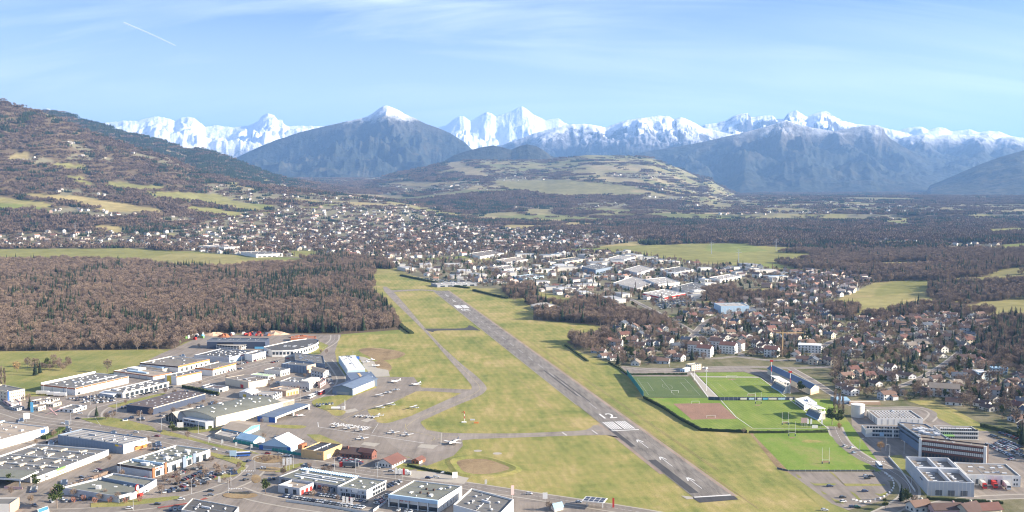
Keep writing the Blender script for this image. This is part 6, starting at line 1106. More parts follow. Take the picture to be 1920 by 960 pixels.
m, b, p = newmat('village_wall'); oi = b.n('ShaderNodeObjectInfo'); rr_ = b.math('FRACT', b.math('MULTIPLY', oi.outputs['Random'], 7.3)); b.l(b.ramp(rr_, (0, (.62, .60, .55)), (.35, (.50, .43, .35)), (.6, (.66, .64, .61)), (.85, (.46, .33, .26)), interp='CONSTANT'), p.inputs[0])
HT = [gable_tpl(13, 10, 5.5, 2.8, 'village_wall', 'village_roof'), gable_tpl(11, 9, 3.4, 2.6, 'village_wall', 'village_roof'), gable_tpl(17, 11, 7, 3, 'village_wall', 'village_roof')]
m, b, p = newmat('roof_hallmix'); oi = b.n('ShaderNodeObjectInfo'); b.l(b.ramp(oi.outputs['Random'], (0, (.20, .20, .19)), (.25, (.42, .40, .37)), (.5, (.28, .27, .25)), (.7, (.55, .54, .52)), (.88, (.25, .32, .38)), interp='CONSTANT'), p.inputs[0])
def flat_tpl(L, W_, h): mb = MB(); mb.box(-L/2, -W_/2, -2, L/2, W_/2, h); mb.box(-L/2+1, -W_/2+1, h, L/2-1, W_/2-1, h+.2, m=1); return unlink_tpl(mb.obj('template_hall', ['wall_offwhite', 'roof_hallmix']))
HT += [flat_tpl(34, 20, 6), flat_tpl(52, 26, 7), flat_tpl(22, 14, 8)]
pts = [(X_, Y_, Z_, random.random()*3.14, random.uniform(.85, 1.15), 1, random.choice((0, 1, 1, 0, 2))) for (Y_, X_, Z_, _, _) in rest]
for h in rest: k = 6; occ_poly([(h[1]-k, h[0]-k), (h[1]+k, h[0]-k), (h[1]+k, h[0]+k), (h[1]-k, h[0]+k)])
def polar(y0, y1, s0, sr=(-.56, .56), grow=True, gp=.8):
    out = []; y = y0
    while y < y1:
        st = s0*(y/y0 if grow else 1)**gp; n = int((sr[1]-sr[0])*y/st); xs = sr[0]*y+(np.arange(n)+RNG.random(n))*st; ys = y+(RNG.random(n)-.5)*st; out.append(np.stack([xs, ys], -1)); y += st
    return np.concatenate(out)
c_ = polar(1750, 9500, 24); zc = T(c_[:, 0], c_[:, 1]); wd, st_, _ = cover(c_[:, 0], c_[:, 1], zc); ppx, ppy = proj(c_[:, 0], c_[:, 1], zc); u2 = inpoly(ppx, ppy, U2); u3 = inpoly(ppx, ppy, U3)
ok = (RNG.random(len(c_)) < st_*.92*np.where(u2, .75, 1)) & ~(u3 & (c_[:, 1] < 2500)) & (st_ > 0) & ~inpoly(ppx, ppy, AF)
ok &= np.array([not occ(x, y, 6) for x, y in c_]) | (c_[:, 1] > 3400)
for i in np.nonzero(ok)[0]:
    X_, Y_ = c_[i]; big = u2[i] and random.random() < .30
    pts.append((X_, Y_, zc[i], random.choice([.3, 1.87])+random.uniform(-.2, .2) if big else random.random()*3.14, random.uniform(.8, 1.1) if big else random.uniform(.75, 1.08), 1, random.choice((3, 4, 5)) if big else random.choice((0, 1, 1, 2, 0))))
    k = 9 if big else 6; occ_poly([(X_-k, Y_-k), (X_+k, Y_-k), (X_+k, Y_+k), (X_-k, Y_+k)])
scatter('distant_town', pts, HT); print('houses', len(first300), 'rest', len(pts))

# ------------------------------------------------------------ trees: forest on the left, gardens, hedges, far woods
wood_pts = []; con_pts = []
NW = [WOODS[0], WOODS[1]]+WOODS[3:13]
c_ = polar(1180, 3400, 6.7, (-.62, .56), grow=False); 
ppx, ppy = proj(c_[:, 0], c_[:, 1], T(c_[:, 0], c_[:, 1])); inw = inany(ppx, ppy, NW) & (RNG.random(len(c_)) < .9); c_ = c_[inw]; ppx = ppx[inw]; ppy = ppy[inw]
zc = T(c_[:, 0], c_[:, 1]); cn = fbm(c_[:, 0]/90, c_[:, 1]/140, 3, 44)
right = inany(ppx, ppy, [[(560, 500), (750, 540), (760, 640), (560, 640), (380, 600), (450, 560)]]); hn = .82+.40*fbm(c_[:, 0]/70, c_[:, 1]/110, 3, 51)
rgt = ppx > 1000; isc = (RNG.random(len(c_)) < np.where(rgt, np.where(cn > .56, .14, .01), 1)*np.where(rgt, 1, 0)+np.where(rgt, 0, 1)*np.where(right, np.where(cn > .50, .48, .06), np.where(cn > .56, .26, .010)))
dark = inpoly(ppx, ppy, WOODS[12]); isc |= dark & (RNG.random(len(c_)) < .30)
gapn = fbm(c_[:, 0]/170, c_[:, 1]/120, 3, 61); order = np.argsort(c_[:, 1]); nind = 0; ncon = 0; BARE_IND = []; CON_IND = []
for i in order:
    X_, Y_ = c_[i]; 
    if occ(X_, Y_, 3) or (ppx[i] > 1380 and 468 < ppy[i] < 600 and gapn[i] > .535): continue
    s_ = random.choice((random.uniform(.55, .8), random.uniform(.8, 1.12)))*hn[i]; rz = random.random()*6.28; v_ = -20 < ppx[i] < 1935
    if isc[i]:
        if ncon < 110 and v_: ncon += 1; CON_IND.append((X_, Y_, zc[i], s_, ppx[i], ppy[i]))
        else: con_pts.append((X_, Y_, zc[i], rz, s_*1.05, s_*1.15, random.randrange(2)))
    else:
        if nind < 150 and v_ and Y_ < 1500: nind += 1; BARE_IND.append((X_, Y_, zc[i], s_, ppx[i], ppy[i]))
        else: wood_pts.append((X_, Y_, zc[i], rz, s_, s_*random.uniform(.9, 1.1), random.randrange(4)))
def wood_words(px, py):
    if px > 1000: return 'dark wood at the right edge' if px > 1800 else ('grove above the river hall' if px > 1270 else ('grove by the airfield suburb' if py > 618 else 'row below the isolated hall'))
    if px > 640: return 'wood beside the upper taxiway'
    if px > 520: return 'wood behind the curved white hall'
    if px > 380: return 'wood behind the scrap yard heaps'
    if px > 250: return 'wood corner left of the scrap yard'
    return 'wood above the left meadow' if px > 120 else 'wood at the left edge'
for (X_, Y_, Z_, s_, px, py) in BARE_IND: q_ = wood_words(px, py); tree('bare', 'bare_tree', 'bare brown tree in the front edge of the '+q_, X_, Y_, Z_, s_, group='bare trees in the front edge of the '+q_)
for (X_, Y_, Z_, s_, px, py) in CON_IND: q_ = ('front part' if py > 590 else 'rear part')+' of the '+wood_words(px, py); tree('conifer', 'conifer_tree', 'dark conifer in the '+q_, X_, Y_, Z_, s_*1.1, group='dark conifers in the '+q_)
scatter('bare_woodland', wood_pts, TB); scatter('dark_woodland', con_pts, TCo); print('wood', len(wood_pts), len(con_pts))
# garden trees
gard = []; gcon = []; gi = 0
c_ = polar(640, 3300, 9.5, (-.5, .58), grow=False); zc = T(c_[:, 0], c_[:, 1]); ppx, ppy = proj(c_[:, 0], c_[:, 1], zc); near = inany(ppx, ppy, [U3, U2, U1]) & ~inany(ppx, ppy, NW+[p for _, p in FIELDS]+HOLES[1:2]); dn = np.where(inpoly(ppx, ppy, U3), .85, .30)*(.5+1.0*fbm(c_[:, 0]/110, c_[:, 1]/110, 3, 71))
ok = near & (RNG.random(len(c_)) < dn); c_ = c_[ok]; zc = zc[ok]; ppx = ppx[ok]; ppy = ppy[ok]; cn = fbm(c_[:, 0]/60, c_[:, 1]/60, 2, 81)
for i in np.argsort(c_[:, 1]):
    X_, Y_ = c_[i]
    if occ(X_, Y_, 3): continue
    con = RNG.random() < (.26 if cn[i] > .6 else .08); s_ = random.uniform(.50, .95)*(1.25 if ppx[i] > 1780 and ppy[i] > 600 else 1); v_ = -20 < ppx[i] < 1935 and ppy[i] < 980
    if v_ and gi < 130:
        gi += 1; w = near_words(ppx[i], ppy[i])
        k_ = random.random()
        if con: tree('conifer', 'garden_conifer', 'small dark conifer in a garden '+w, X_, Y_, zc[i], s_, group='garden conifers '+w)
        elif k_ < .2: tree('pine', 'garden_evergreen', 'rounded evergreen in a garden '+w, X_, Y_, zc[i], s_, seed=8, group='garden evergreens '+w)
        else: tree('bare', 'garden_tree', 'small bare tree in a garden '+w, X_, Y_, zc[i], s_, group='bare garden trees '+w)
    elif con: gcon.append((X_, Y_, zc[i], random.random()*6, s_, s_, random.randrange(2)))
    else:
        k_ = random.random(); gard.append((X_, Y_, zc[i], random.random()*6, s_, s_, random.choice((0, 1, 2, 3)) if k_ < .62 else (5 if k_ < .75 else (6 if k_ < .95 else 4))))
# small leafless trees along the streets and yards of the estate
k = 0
while k < 70:
    px, py = random.uniform(10, 640), random.uniform(650, 950); g_ = G(px, py)
    if occ(g_.x, g_.y, 5) or (py < 750 and px < 300): continue
    k += 1; q_ = 'near the apron hangars' if px > 380 and py < 840 else ('among the northern warehouses' if py < 750 else ('by the garden store and avenue' if py < 830 else 'in the southern retail park')); tree('bare', 'street_tree', 'small leafless street tree '+q_, g_.x, g_.y, 0, random.uniform(.32, .55), group='leafless street trees '+q_)
scatter('garden_greenery', gard, TB+TPo+TPi[:1]+TSh[:1]); scatter('garden_conifers_mass', gcon, TCo)
bpy.data.objects['garden_conifers_mass'].name = 'evergreen_greenery'
# low hedges and shrubs through the gardens
sh = []
c_ = polar(640, 2300, 6.2, (-.1, .58), grow=False); zc = T(c_[:, 0], c_[:, 1]); ppx, ppy = proj(c_[:, 0], c_[:, 1], zc); ok = inpoly(ppx, ppy, U3) & (RNG.random(len(c_)) < .5) & ~inany(ppx, ppy, HOLES[1:2])
for i in np.nonzero(ok)[0]:
    if not occ(*c_[i], 0): sh.append((c_[i][0], c_[i][1], zc[i], random.random()*6, random.uniform(.7, 1.3), random.uniform(.6, 1.1), random.choice((0, 0, 1))))
scatter('garden_shrubbery', sh, TSh)
# far woods in clumps
fw = []; fc = []
c_ = polar(2900, 14500, 30, (-.6, .58), gp=.52); zc = T(c_[:, 0], c_[:, 1]); wd, st_, _ = cover(c_[:, 0], c_[:, 1], zc); ppx, ppy = proj(c_[:, 0], c_[:, 1], zc)
cn = fbm(c_[:, 0]/500, c_[:, 1]/400, 4, 91); inn = inany(ppx, ppy, NW) & (c_[:, 1] < 3400); hs = inany(ppx, ppy, HILLSETT)
hedge = (np.abs(fbm(c_[:, 0]/260, c_[:, 1]/200, 2, 95)-.5) < np.where((c_[:, 1] > 5000) & (ppx > 850), .05, .024))
fieldm = inany(ppx, ppy, [p for _, p in FIELDS])
for i in range(len(c_)):
    if inn[i]: continue
    take = wd[i] or (st_[i] > 0 and RNG.random() < (.22 if hs[i] else .50)) or (hedge[i] and not fieldm[i] and RNG.random() < .8)
    if not take: continue
    Y_ = c_[i][1]; s_ = (Y_/2900)**.45*(1. if wd[i] else .6); con = RNG.random() < (.8 if (5900 < Y_ < 9800 and ppx[i] < 560) else (.45 if cn[i] > .57 else .08)); sz = random.uniform(.8, 1.15)*(1 if wd[i] else .75)*(1+.03*(Y_/2900-1))
    (fc if con else fw).append((c_[i][0], Y_, zc[i]-1, random.random()*6.28, s_*random.uniform(.85, 1.1), sz, random.randrange(2 if con else 3)))
scatter('far_woodland', fw, CL[:3]); scatter('far_conifer_woodland', fc, CL[3:]); print('far', len(fw), len(fc))
# ------------------------------------------------------------ vehicles
LABELS = {}
ORD = ['first', 'second', 'third', 'fourth', 'fifth', 'sixth', 'seventh', 'eighth', 'ninth', 'tenth', 'eleventh', 'twelfth']
def settle_labels(order_key=lambda o: o.location.x, word='from the left', group=None):
    for lb, rs_ in LABELS.items():
        if len(rs_) > 1:
            rs_.sort(key=order_key)
            for i, o in enumerate(rs_):
                if i < 12: o['label'] = f'{lb}, {ORD[i]} {word}'
                else: o['label'] = f'{lb}, beyond the twelfth'; o['group'] = group or lb
    LABELS.clear()
CC = dict(white=(.78, .78, .76), silver=(.50, .52, .54), grey=(.20, .21, .23), black=(.025, .027, .03), blue=(.03, .05, .13), red=(.30, .03, .03), pale_blue=(.28, .36, .44), green=(.04, .16, .09))
for k_, c_ in CC.items():
    m, b, p = newmat('paint_'+k_+'_car'); p.inputs[0].default_value = (*c_, 1); p.inputs['Roughness'].default_value = .28; p.inputs['Metallic'].default_value = .25; p.inputs['Coat Weight'].default_value = .5
mat('rubber', (.02, .02, .02), .9)
CARS = {}
def car(color, x, y, rz, lb, z=0, van=False, name='parked_car', group=None):
    key = (color, van)
    if key not in CARS:
        r = thing(name, lb, 'car' if not van else 'van', (x, y, z), rz); L, W_ = (4.4, 1.78) if not van else (5.4, 2.0); x0 = -L/2
        if van: pr = [(0, .3), (L, .3), (L, 1.0), (L-.9, 1.2), (L-1.6, 2.25), (.1, 2.3), (0, .4)]; gl = [(L-1.75, 1.3), (L-1.0, 1.25), (L-1.6, 2.1), (L-2.3, 2.1)]
        else: pr = [(0, .32), (L, .32), (L, .72), (L-1.1, .92), (.05, .95)]; gl = [(.15, .9), (L-1.1, .9), (L-1.75, 1.42), (.75, 1.46)]
        mb = MB(); n = len(pr)
        for sg in (-1, 1): mb.quad(*[(x0+a, sg*W_/2, z_) for a, z_ in (pr if sg < 0 else pr[::-1])])
        for i in range(n): a, b_ = pr[i], pr[(i+1) % n]; mb.quad((x0+a[0], -W_/2, a[1]), (x0+b_[0], -W_/2, b_[1]), (x0+b_[0], W_/2, b_[1]), (x0+a[0], W_/2, a[1]))
        if not van: mb.box(x0+.85, -W_*.40, 1.42, x0+L-1.85, W_*.40, 1.50)
        mb.obj('body', 'paint_'+color+'_car', r); mb = MB(); n = len(gl); hw_ = W_*.45 if not van else W_*.505
        for sg in (-1, 1): mb.quad(*[(x0+a, sg*hw_, z_) for a, z_ in gl])
        for i in range(n): a, b_ = gl[i], gl[(i+1) % n]; mb.quad((x0+a[0], -hw_, a[1]), (x0+b_[0], -hw_, b_[1]), (x0+b_[0], hw_, b_[1]), (x0+a[0], hw_, a[1]))
        mb.obj('window', 'glass', r); first = None
        for wx in (.8, L-.85):
            for sg in (-1, 1):
                if first is None: first = MB().tube((0, -.1, 0), (0, .1, 0), .32, .32, 8).obj('wheel', 'rubber', r); first.location = (x0+wx, sg*(W_/2-.05), .32)
                else: c = first.copy(); COL.objects.link(c); c.parent = r; c.location = (x0+wx, sg*(W_/2-.05), .32)
        CARS[key] = r
    else: r = dup(CARS[key], (x, y, z), rz, None, lb); r.name = name
    if group: r['group'] = group
    LABELS.setdefault(lb, []).append(r); return r
NCAR = [0]
def row(p, q, phrase, occu=.9, sp=2.75, cols=('white', 'silver', 'grey', 'black', 'blue', 'white', 'silver', 'red', 'grey'), skew=0, z=.15, par=False, van=False):
    a, b_ = G(*p), G(*q); d = (b_-a); L = d.length; d.normalize(); n = max(1, int(L/sp)); base = math.atan2(d.y, d.x)+(0 if par else math.pi/2)+skew
    for k in range(n):
        if random.random() > occu or NCAR[0] >= 296: continue
        c = random.choice(cols); p_ = a+d*(k+.5)*sp; NCAR[0] += 1; cn_ = c.replace('_', ' ')
        car(c, p_.x+random.uniform(-.15, .15), p_.y+random.uniform(-.3, .3), base+random.choice((0, math.pi))+random.uniform(-.04, .04), f'{cn_} {"van" if van else "car"} {phrase}', z, van)
PK = ('white', 'silver', 'grey', 'black', 'blue', 'white', 'silver', 'red')
row((530, 931), (690, 955), 'in the front row of the dealership yard', .95, 2.6, ('white', 'silver', 'white', 'grey', 'blue', 'pale_blue')); row((600, 929), (690, 942), 'in the second row of the dealership yard', .9); row((560, 924), (625, 931), 'beside the red panelled pavilion', .7)
row((693, 951), (728, 937), 'along the narrow fence right of the dealership', .9, cols=('white', 'silver', 'grey', 'red', 'black')); row((700, 942), (733, 925), 'in the shade behind the dealership hall', .8)
row((733, 908), (758, 903), 'behind the big flat showroom', .9); row((725, 915), (748, 907), 'in the gap left of the big showroom', .9); row((745, 957), (785, 963), 'in front of the dark showroom glazing', .7, cols=('white', 'silver', 'grey'))
for (p, q), o_ in ((((632, 860), (678, 866)), .95), (((636, 863), (682, 869)), .95), (((642, 866), (684, 872)), .9)): row(p, q, 'in the small crowded lot beside the brick cottage', o_, 2.5, ('white', 'silver', 'red', 'white', 'grey', 'blue'))
row((605, 873), (660, 880), 'along the kerb below the ochre building', .45, 5.5, par=True)
for i, ((p, q), o_, ph) in enumerate(((((306, 905), (345, 885)), .6, 'against the maroon edged store'), (((322, 912), (372, 888)), .75, 'in the second row before the maroon edged store'), (((340, 915), (405, 884)), .7, 'in the middle of the retail car park'), (((360, 914), (424, 884)), .65, 'in the outer row of the retail car park'), (((300, 925), (345, 912)), .7, 'at the lower end of the retail car park'), (((352, 872), (395, 862)), .45, 'close to the store entrance pier'))): row(p, q, ph, o_, 2.9, PK)
row((240, 905), (275, 897), 'behind the round red sign', .8); row((250, 844), (276, 832), 'before the orange entrance panel', .95, 2.6, ('black', 'grey', 'white', 'black')); row((150, 898), (195, 878), 'in front of the huge store', .4, 4)
row((96, 924), (160, 900), 'in the hedge side row of the huge store', .6, 2.8, ('red', 'white', 'blue', 'silver', 'red')); row((60, 950), (130, 935), 'behind the pine in the corner lot', .5, 3.5)
for i, (p, q) in enumerate((((128, 749), (200, 741)), ((140, 752), (222, 742)), ((155, 755.5), (222, 746)), ((172, 757.5), (218, 751)))): row(p, q, ['in the rearmost', 'in the second', 'in the third', 'in the nearest'][i]+' row beside the car showroom', .9, 3.1, ('white', 'silver', 'white', 'grey', 'blue', 'black'))
row((238, 748), (325, 726), 'along the avenue before the car showroom', .7, 3.4, ('white', 'silver', 'grey', 'black'))
row((405, 702), (470, 688), 'beside the street near the orange edged hall', .6, 3.5); row((440, 685), (480, 677), 'in front of the white hall with red lettering', .8, 3.2); row((500, 683), (545, 672), 'under the curved white hall', .5, 4); row((612, 690), (622, 722), 'along the hangar fence road', .6, 6, ('white', 'silver', 'blue')); row((590, 735), (612, 742), 'beside the two coaches', .5)
# big car park right
for i, ((p, q), ph) in enumerate(((((1857, 817), (1922, 842)), 'in the upper row of the right car park'), (((1863, 824), (1925, 851)), 'in the second row of the right car park'), (((1866, 832), (1928, 860)), 'in the third row of the right car park'), (((1850, 834), (1900, 858)), 'in the long middle row of the right car park'), (((1874, 812), (1925, 829)), 'in the hedge side row of the right car park'), (((1894, 861), (1926, 878)), 'in the lower row of the right car park'), (((1871, 862), (1897, 876)), 'in the short lower row of the right car park'))): row(p, q, ph, .93, 2.55, ('white', 'silver', 'grey', 'black', 'blue', 'silver', 'red', 'black'))
row((1808, 866), (1885, 879.5), 'in the white row above the loading hall', .9, 3.3, ('white', 'white', 'white', 'silver')); row((1664, 823), (1702, 829), 'in the shaded school courtyard', .6, 3); row((1668, 833), (1715, 842), 'by the courtyard entrance of the school', .5, 3.4, ('white', 'silver', 'grey')); row((1243, 699), (1262, 697), 'in the sports ground car park', .8, 3.2, ('white', 'silver', 'pale_blue')); row((1250, 694), (1283, 693), 'in the far row of the sports ground car park', .4, 4)
for (px, py, c, ph, ang) in ((1556, 913, 'blue', 'alone in the middle of the grass edged car park', .2), (1622, 922.5, 'blue', 'alone in the right part of the grass edged car park', .2), (1580, 934, 'black', 'upper one parked near the bottom of the grass edged car park', .3), (1581, 942, 'white', 'parked just below a dark car in the grass edged car park', .3), (1624, 894, 'silver', 'left of three in the upper grass edged car park', .2), (1634, 895, 'black', 'right of three in the upper grass edged car park', .2), (1626, 898.5, 'black', 'front one of three in the upper grass edged car park', .2),
    (1607, 952, 'green', 'at the bottom tip of the grass edged car park', 0), (1598, 952, 'blue', 'left at the bottom tip of the grass edged car park', 0), (1584, 838, 'silver', 'on the verge beside the rugby pitch', .6), (1598, 841, 'white', 'second on the verge beside the rugby pitch', .6), (1601, 850, 'pale_blue', 'lower one by the rugby pitch hedge', .6),
    (992, 927.5, 'white', 'driving on the main road below the airfield', -.2), (1085, 943, 'silver', 'driving on the road near the filling station', -.2), (733, 885, 'silver', 'on the forecourt before the white bungalow', -.1), (708, 879, 'silver', 'left on the road before the bungalow', 0), (832, 888, 'white', 'on the gravel by the airfield gate', .2), (818, 896, 'silver', 'turning off the main road at the gravel', .3), (803, 897.5, 'blue', 'on the main road by the gravel', -.2),
    (402, 844, 'white', 'on the main road right of the store sign', -.25), (428, 850, 'silver', 'approaching the roundabout', -.25), (467, 851, 'black', 'entering the roundabout', 0), (502, 851.5, 'red', 'behind the roundabout', 0), (525, 852.5, 'silver', 'leaving the roundabout at the back', 0), (538, 856, 'white', 'right of the roundabout', -.1), (466, 866, 'blue', 'at the left side of the roundabout', 1.2), (493, 879, 'white', 'below the roundabout islet', .4), (467, 892, 'grey', 'on the broad approach road', .8), (461, 901, 'black', 'lower one on the broad approach road', .8),
    (395, 922, 'black', 'on the lower junction road', .2), (395, 930, 'grey', 'on the lower junction road near the red strip', .2), (340, 938, 'white', 'at the end of the red cycle strip', .2), (243, 955, 'white', 'on the bottom left road', .15), (295, 947, 'black', 'on the road right of the red and white sign', .15), (118, 796, 'white', 'on the main road at the left', -.1), (146, 786, 'black', 'at the avenue junction', .1), (150, 776.5, 'silver', 'on the avenue bend', .2), (255, 812, 'white', 'below the grey box store road', -.1), (295, 819, 'red', 'on the road above the box store', -.1), (1546, 958, 'white', 'on the bottom road by the dirt track', 0), (655, 737, 'white', 'at the hangar corner', 0), (597, 763, 'black', 'beside the open fronted hangar', 0)):
    g_ = G(px, py); NCAR[0] += 1; car(c, g_.x, g_.y, ang, f'{c.replace("_", " ")} car {ph}', .22)
settle_labels()
ct = [unlink_tpl(MB().box(-2.2, -.9, .2, 2.2, .9, .9).box(-1.3, -.8, .9, 1.2, .8, 1.45, m=1).obj('template_car', ['paint_'+c+'_car', 'glass'])) for c in ('white', 'silver', 'black', 'blue')]
pts = []
for poly in ([(1215, 560), (1290, 560), (1300, 572), (1240, 580)], [(1060, 510), (1130, 515), (1120, 520), (1050, 515)], [(780, 520), (860, 528), (850, 533), (790, 526)], [(870, 520), (960, 522), (950, 530), (880, 530)], [(1230, 515), (1330, 520), (1320, 530), (1230, 525)], [(1300, 500), (1400, 505), (1400, 512), (1300, 510)], [(1160, 515), (1200, 520), (1180, 528), (1140, 522)]):
    q = [G(*p).xy for p in poly]; xs = [p.x for p in q]; ys = [p.y for p in q]; y = min(ys)
    while y < max(ys):
        x = min(xs)
        while x < max(xs):
            if random.random() < .7 and bool(inpoly(np.array([x]), np.array([y]), q)[0]): pts.append((x, y, Tz(x, y)+.1, 1.57+.3, 1, 1, random.randrange(4)))
            x += 3
        y += 8.5
k = 0
while k < 230:                                          # further small cars of the estate, past the three hundred built one by one
    px, py = random.uniform(5, 640), random.uniform(665, 958); g_ = G(px, py)
    if occ(g_.x, g_.y, 4) or (py < 760 and px < 130) or (py < 720 and px < 270): continue
    n = random.randint(2, 6); an = .35+random.choice((0, 1.57)); k += n
    for j in range(n): q = (g_.x+math.cos(an)*2.8*j, g_.y+math.sin(an)*2.8*j); pts.append((*q, .12, an+1.57, 1, 1, random.randrange(4)))
scatter('distant_parked_cars', pts, ct)
def big(name, lb, cat, px, py, rz, parts, z=.2):
    g_ = G(px, py); r = thing(name, lb, cat, (g_.x, g_.y, z), rz)
    for nm, m_, boxes in parts:
        mb = MB()
        for b_ in boxes: mb.box(*b_)
        mb.obj(nm, m_, r)
    for x in (-4, -2.7, 3.6):
        for s_ in (-1.1, 1.1): o = MB().tube((0, -.15, 0), (0, .15, 0), .5, .5, 8).obj('wheel', 'rubber', r); o.location = (x, s_, .5)
    return r
def truck(lb, px, py, rz, tm, cm): return big('semi_truck', lb, 'truck', px, py, rz, (('trailer', tm, [(-6.8, -1.25, 1.1, 4.4, 1.25, 4.0)]), ('trailer_end', cm, [(4.4, -1.2, 1.1, 4.6, 1.2, 3.9)]), ('cab', cm, [(4.9, -1.2, .6, 7.0, 1.2, 3.6)]), ('windscreen', 'glass', [(7.0, -1.1, 2.0, 7.06, 1.1, 3.2)])))
def yaw(p, q): a, b_ = G(*p), G(*q); return math.atan2(b_.y-a.y, b_.x-a.x)
ty = yaw((1836, 904), (1850, 919)); truck('red cabbed lorry with pale trailer, leftmost at the loading bays', 1842, 913, ty, w_('offwhite'), w_('red')); truck('red trailer lorry in the middle of the loading bays', 1862, 912, ty, w_('red'), w_('red')); truck('white lorry, rightmost at the loading bays', 1886, 915, ty, w_('offwhite'), w_('white'))
truck('lorry with bright red cab stopped beside the small crowded lot', 655, 877, math.pi-.15, 'dark_metal', w_('red'))
def coach(lb, px, py, rz, m_, roof='roof_white'): return big('coach', lb, 'bus', px, py, rz, (('body', m_, [(-5.8, -1.25, .4, 5.8, 1.25, 1.6), (-5.8, -1.25, 2.7, 5.8, 1.25, 3.2)]), ('window', 'glass', [(-5.78, -1.22, 1.6, 5.78, 1.22, 2.7)]), ('roof', roof, [(-5.6, -1.15, 3.2, 5.6, 1.15, 3.3)])))
coach('white coach parked by the green verge near the hangar', 584, 746, yaw((574, 750), (592, 742)), w_('white')); coach('red and white coach parked nose to tail behind the white one', 603, 739, yaw((596, 743), (612, 735)), w_('red')); coach('pale blue city bus on the shaded drive by the sports pitch', 1648, 877, yaw((1641, 868), (1655, 884)), w_('paleblue')); coach('blue coach beside the roundabout sign', 454, 856, .2, w_('blue'))
big('box_van', 'white box lorry on the gravel by the flag signs', 'truck', 758, 891, -.1, (('box', w_('white'), [(-4.5, -1.2, .9, 2.6, 1.2, 3.6)]), ('cab', w_('white'), [(2.8, -1.1, .5, 4.6, 1.1, 2.6)])))
for k, (px, py, lb) in enumerate(((80, 740, 'long white trailer parked by the meadow, left one'), (100, 742, 'long white trailer parked by the meadow, middle one'), (113, 743.5, 'short white trailer parked by the meadow, right one'))): big('trailer', lb, 'trailer', px, py, -.05, (('box', w_('white'), [(-6, -1.2, .9, 6, 1.2, 3.4)]),))
# ------------------------------------------------------------ aircraft
PL = {}
def plane(lb, px, py, rz, sc=1., high=False, gl=False, stripe='blue'):
    g_ = G(px, py); key = (high, gl, stripe)
    if key not in PL:
        r = thing('light_aircraft', lb, 'aircraft', (g_.x, g_.y, .25), rz); mb = MB(); n = 10; prev = None; prof_ = [(3.6, .12, 1.1), (3.2, .42, 1.1), (2.0, .58, 1.15), (.2, .62, 1.25), (-1.5, .42, 1.25), (-4.2, .14, 1.35)]
        for i in range(len(prof_)-1): a, b_ = prof_[i], prof_[i+1]; mb.tube((a[0], 0, a[2]), (b_[0], 0, b_[2]), a[1], b_[1], 8, cap=i in (0, 4))
        mb.obj('fuselage', 'wall_white', r, smooth=False); z = 1.95 if high else .85; sp = 7.5 if gl else 4.9; wc_ = .45 if gl else .75
        mesh('wing', [(1.2, 0, z), (1.2-.1, sp, z+.28), (-.35+wc_*.3, sp, z+.28), (-.45, 0, z), (-.35+wc_*.3, -sp, z+.28), (1.1, -sp, z+.28), (1.2, 0, z+.16), (1.1, sp, z+.36), (-.35+wc_*.3, sp, z+.34), (-.45, 0, z+.08), (-.35+wc_*.3, -sp, z+.34), (1.1, -sp, z+.36)], [(0, 1, 2, 3), (0, 3, 4, 5), (6, 9, 8, 7), (6, 11, 10, 9), (0, 6, 7, 1), (0, 5, 11, 6)], 'wall_white', r)
        MB().box(-4.3, -1.7, 1.35, -3.5, 1.7, 1.43).obj('tailplane', 'wall_white', r)
        mesh('fin', [(-4.4, -.05, 1.4), (-3.2, -.05, 1.4), (-4.1, -.05, 2.7), (-4.7, -.05, 2.7), (-4.4, .05, 1.4), (-3.2, .05, 1.4), (-4.1, .05, 2.7), (-4.7, .05, 2.7)], [(0, 1, 2, 3), (7, 6, 5, 4), (1, 5, 6, 2), (3, 2, 6, 7), (0, 3, 7, 4)], w_(stripe) if stripe != 'blue' else 'wall_white', r)
        mesh('canopy', [(1.4, -.42, 1.6), (1.4, .42, 1.6), (-.9, .4, 1.65), (-.9, -.4, 1.65), (.7, -.32, 2.05), (.7, .32, 2.05), (-.4, .3, 2.05), (-.4, -.3, 2.05)], [(0, 1, 5, 4), (1, 2, 6, 5), (2, 3, 7, 6), (3, 0, 4, 7), (4, 5, 6, 7)], 'glass', r)
        mb = MB(); [mb.quad((-3.9, s_*.25, 1.2), (2.6, s_*.60, 1.1), (2.6, s_*.60, 1.25), (-3.9, s_*.25, 1.38)) for s_ in (-1,)]; mb.obj('stripe', w_(stripe), r)
        MB().box(3.62, -.06, .25, 3.70, .06, 1.95).obj('propeller', 'dark_metal', r)
        for x, y in ((2.6, 0), (-.1, 1.2), (-.1, -1.2)): o = MB().tube((0, -.08, 0), (0, .08, 0), .24, .24, 8).obj('wheel', 'rubber', r); o.location = (x, y, .24); o2 = MB().box(x-.04, y-.04, .3, x+.04, y+.04, 1.0).obj('gear_leg', 'metal', r)
        r.scale = (sc*1.0,)*3; PL[key] = r; return r
    r = dup(PL[key], (g_.x, g_.y, .25), rz, sc*1.0, lb); return r
HD = yaw((700, 745), (740, 733))
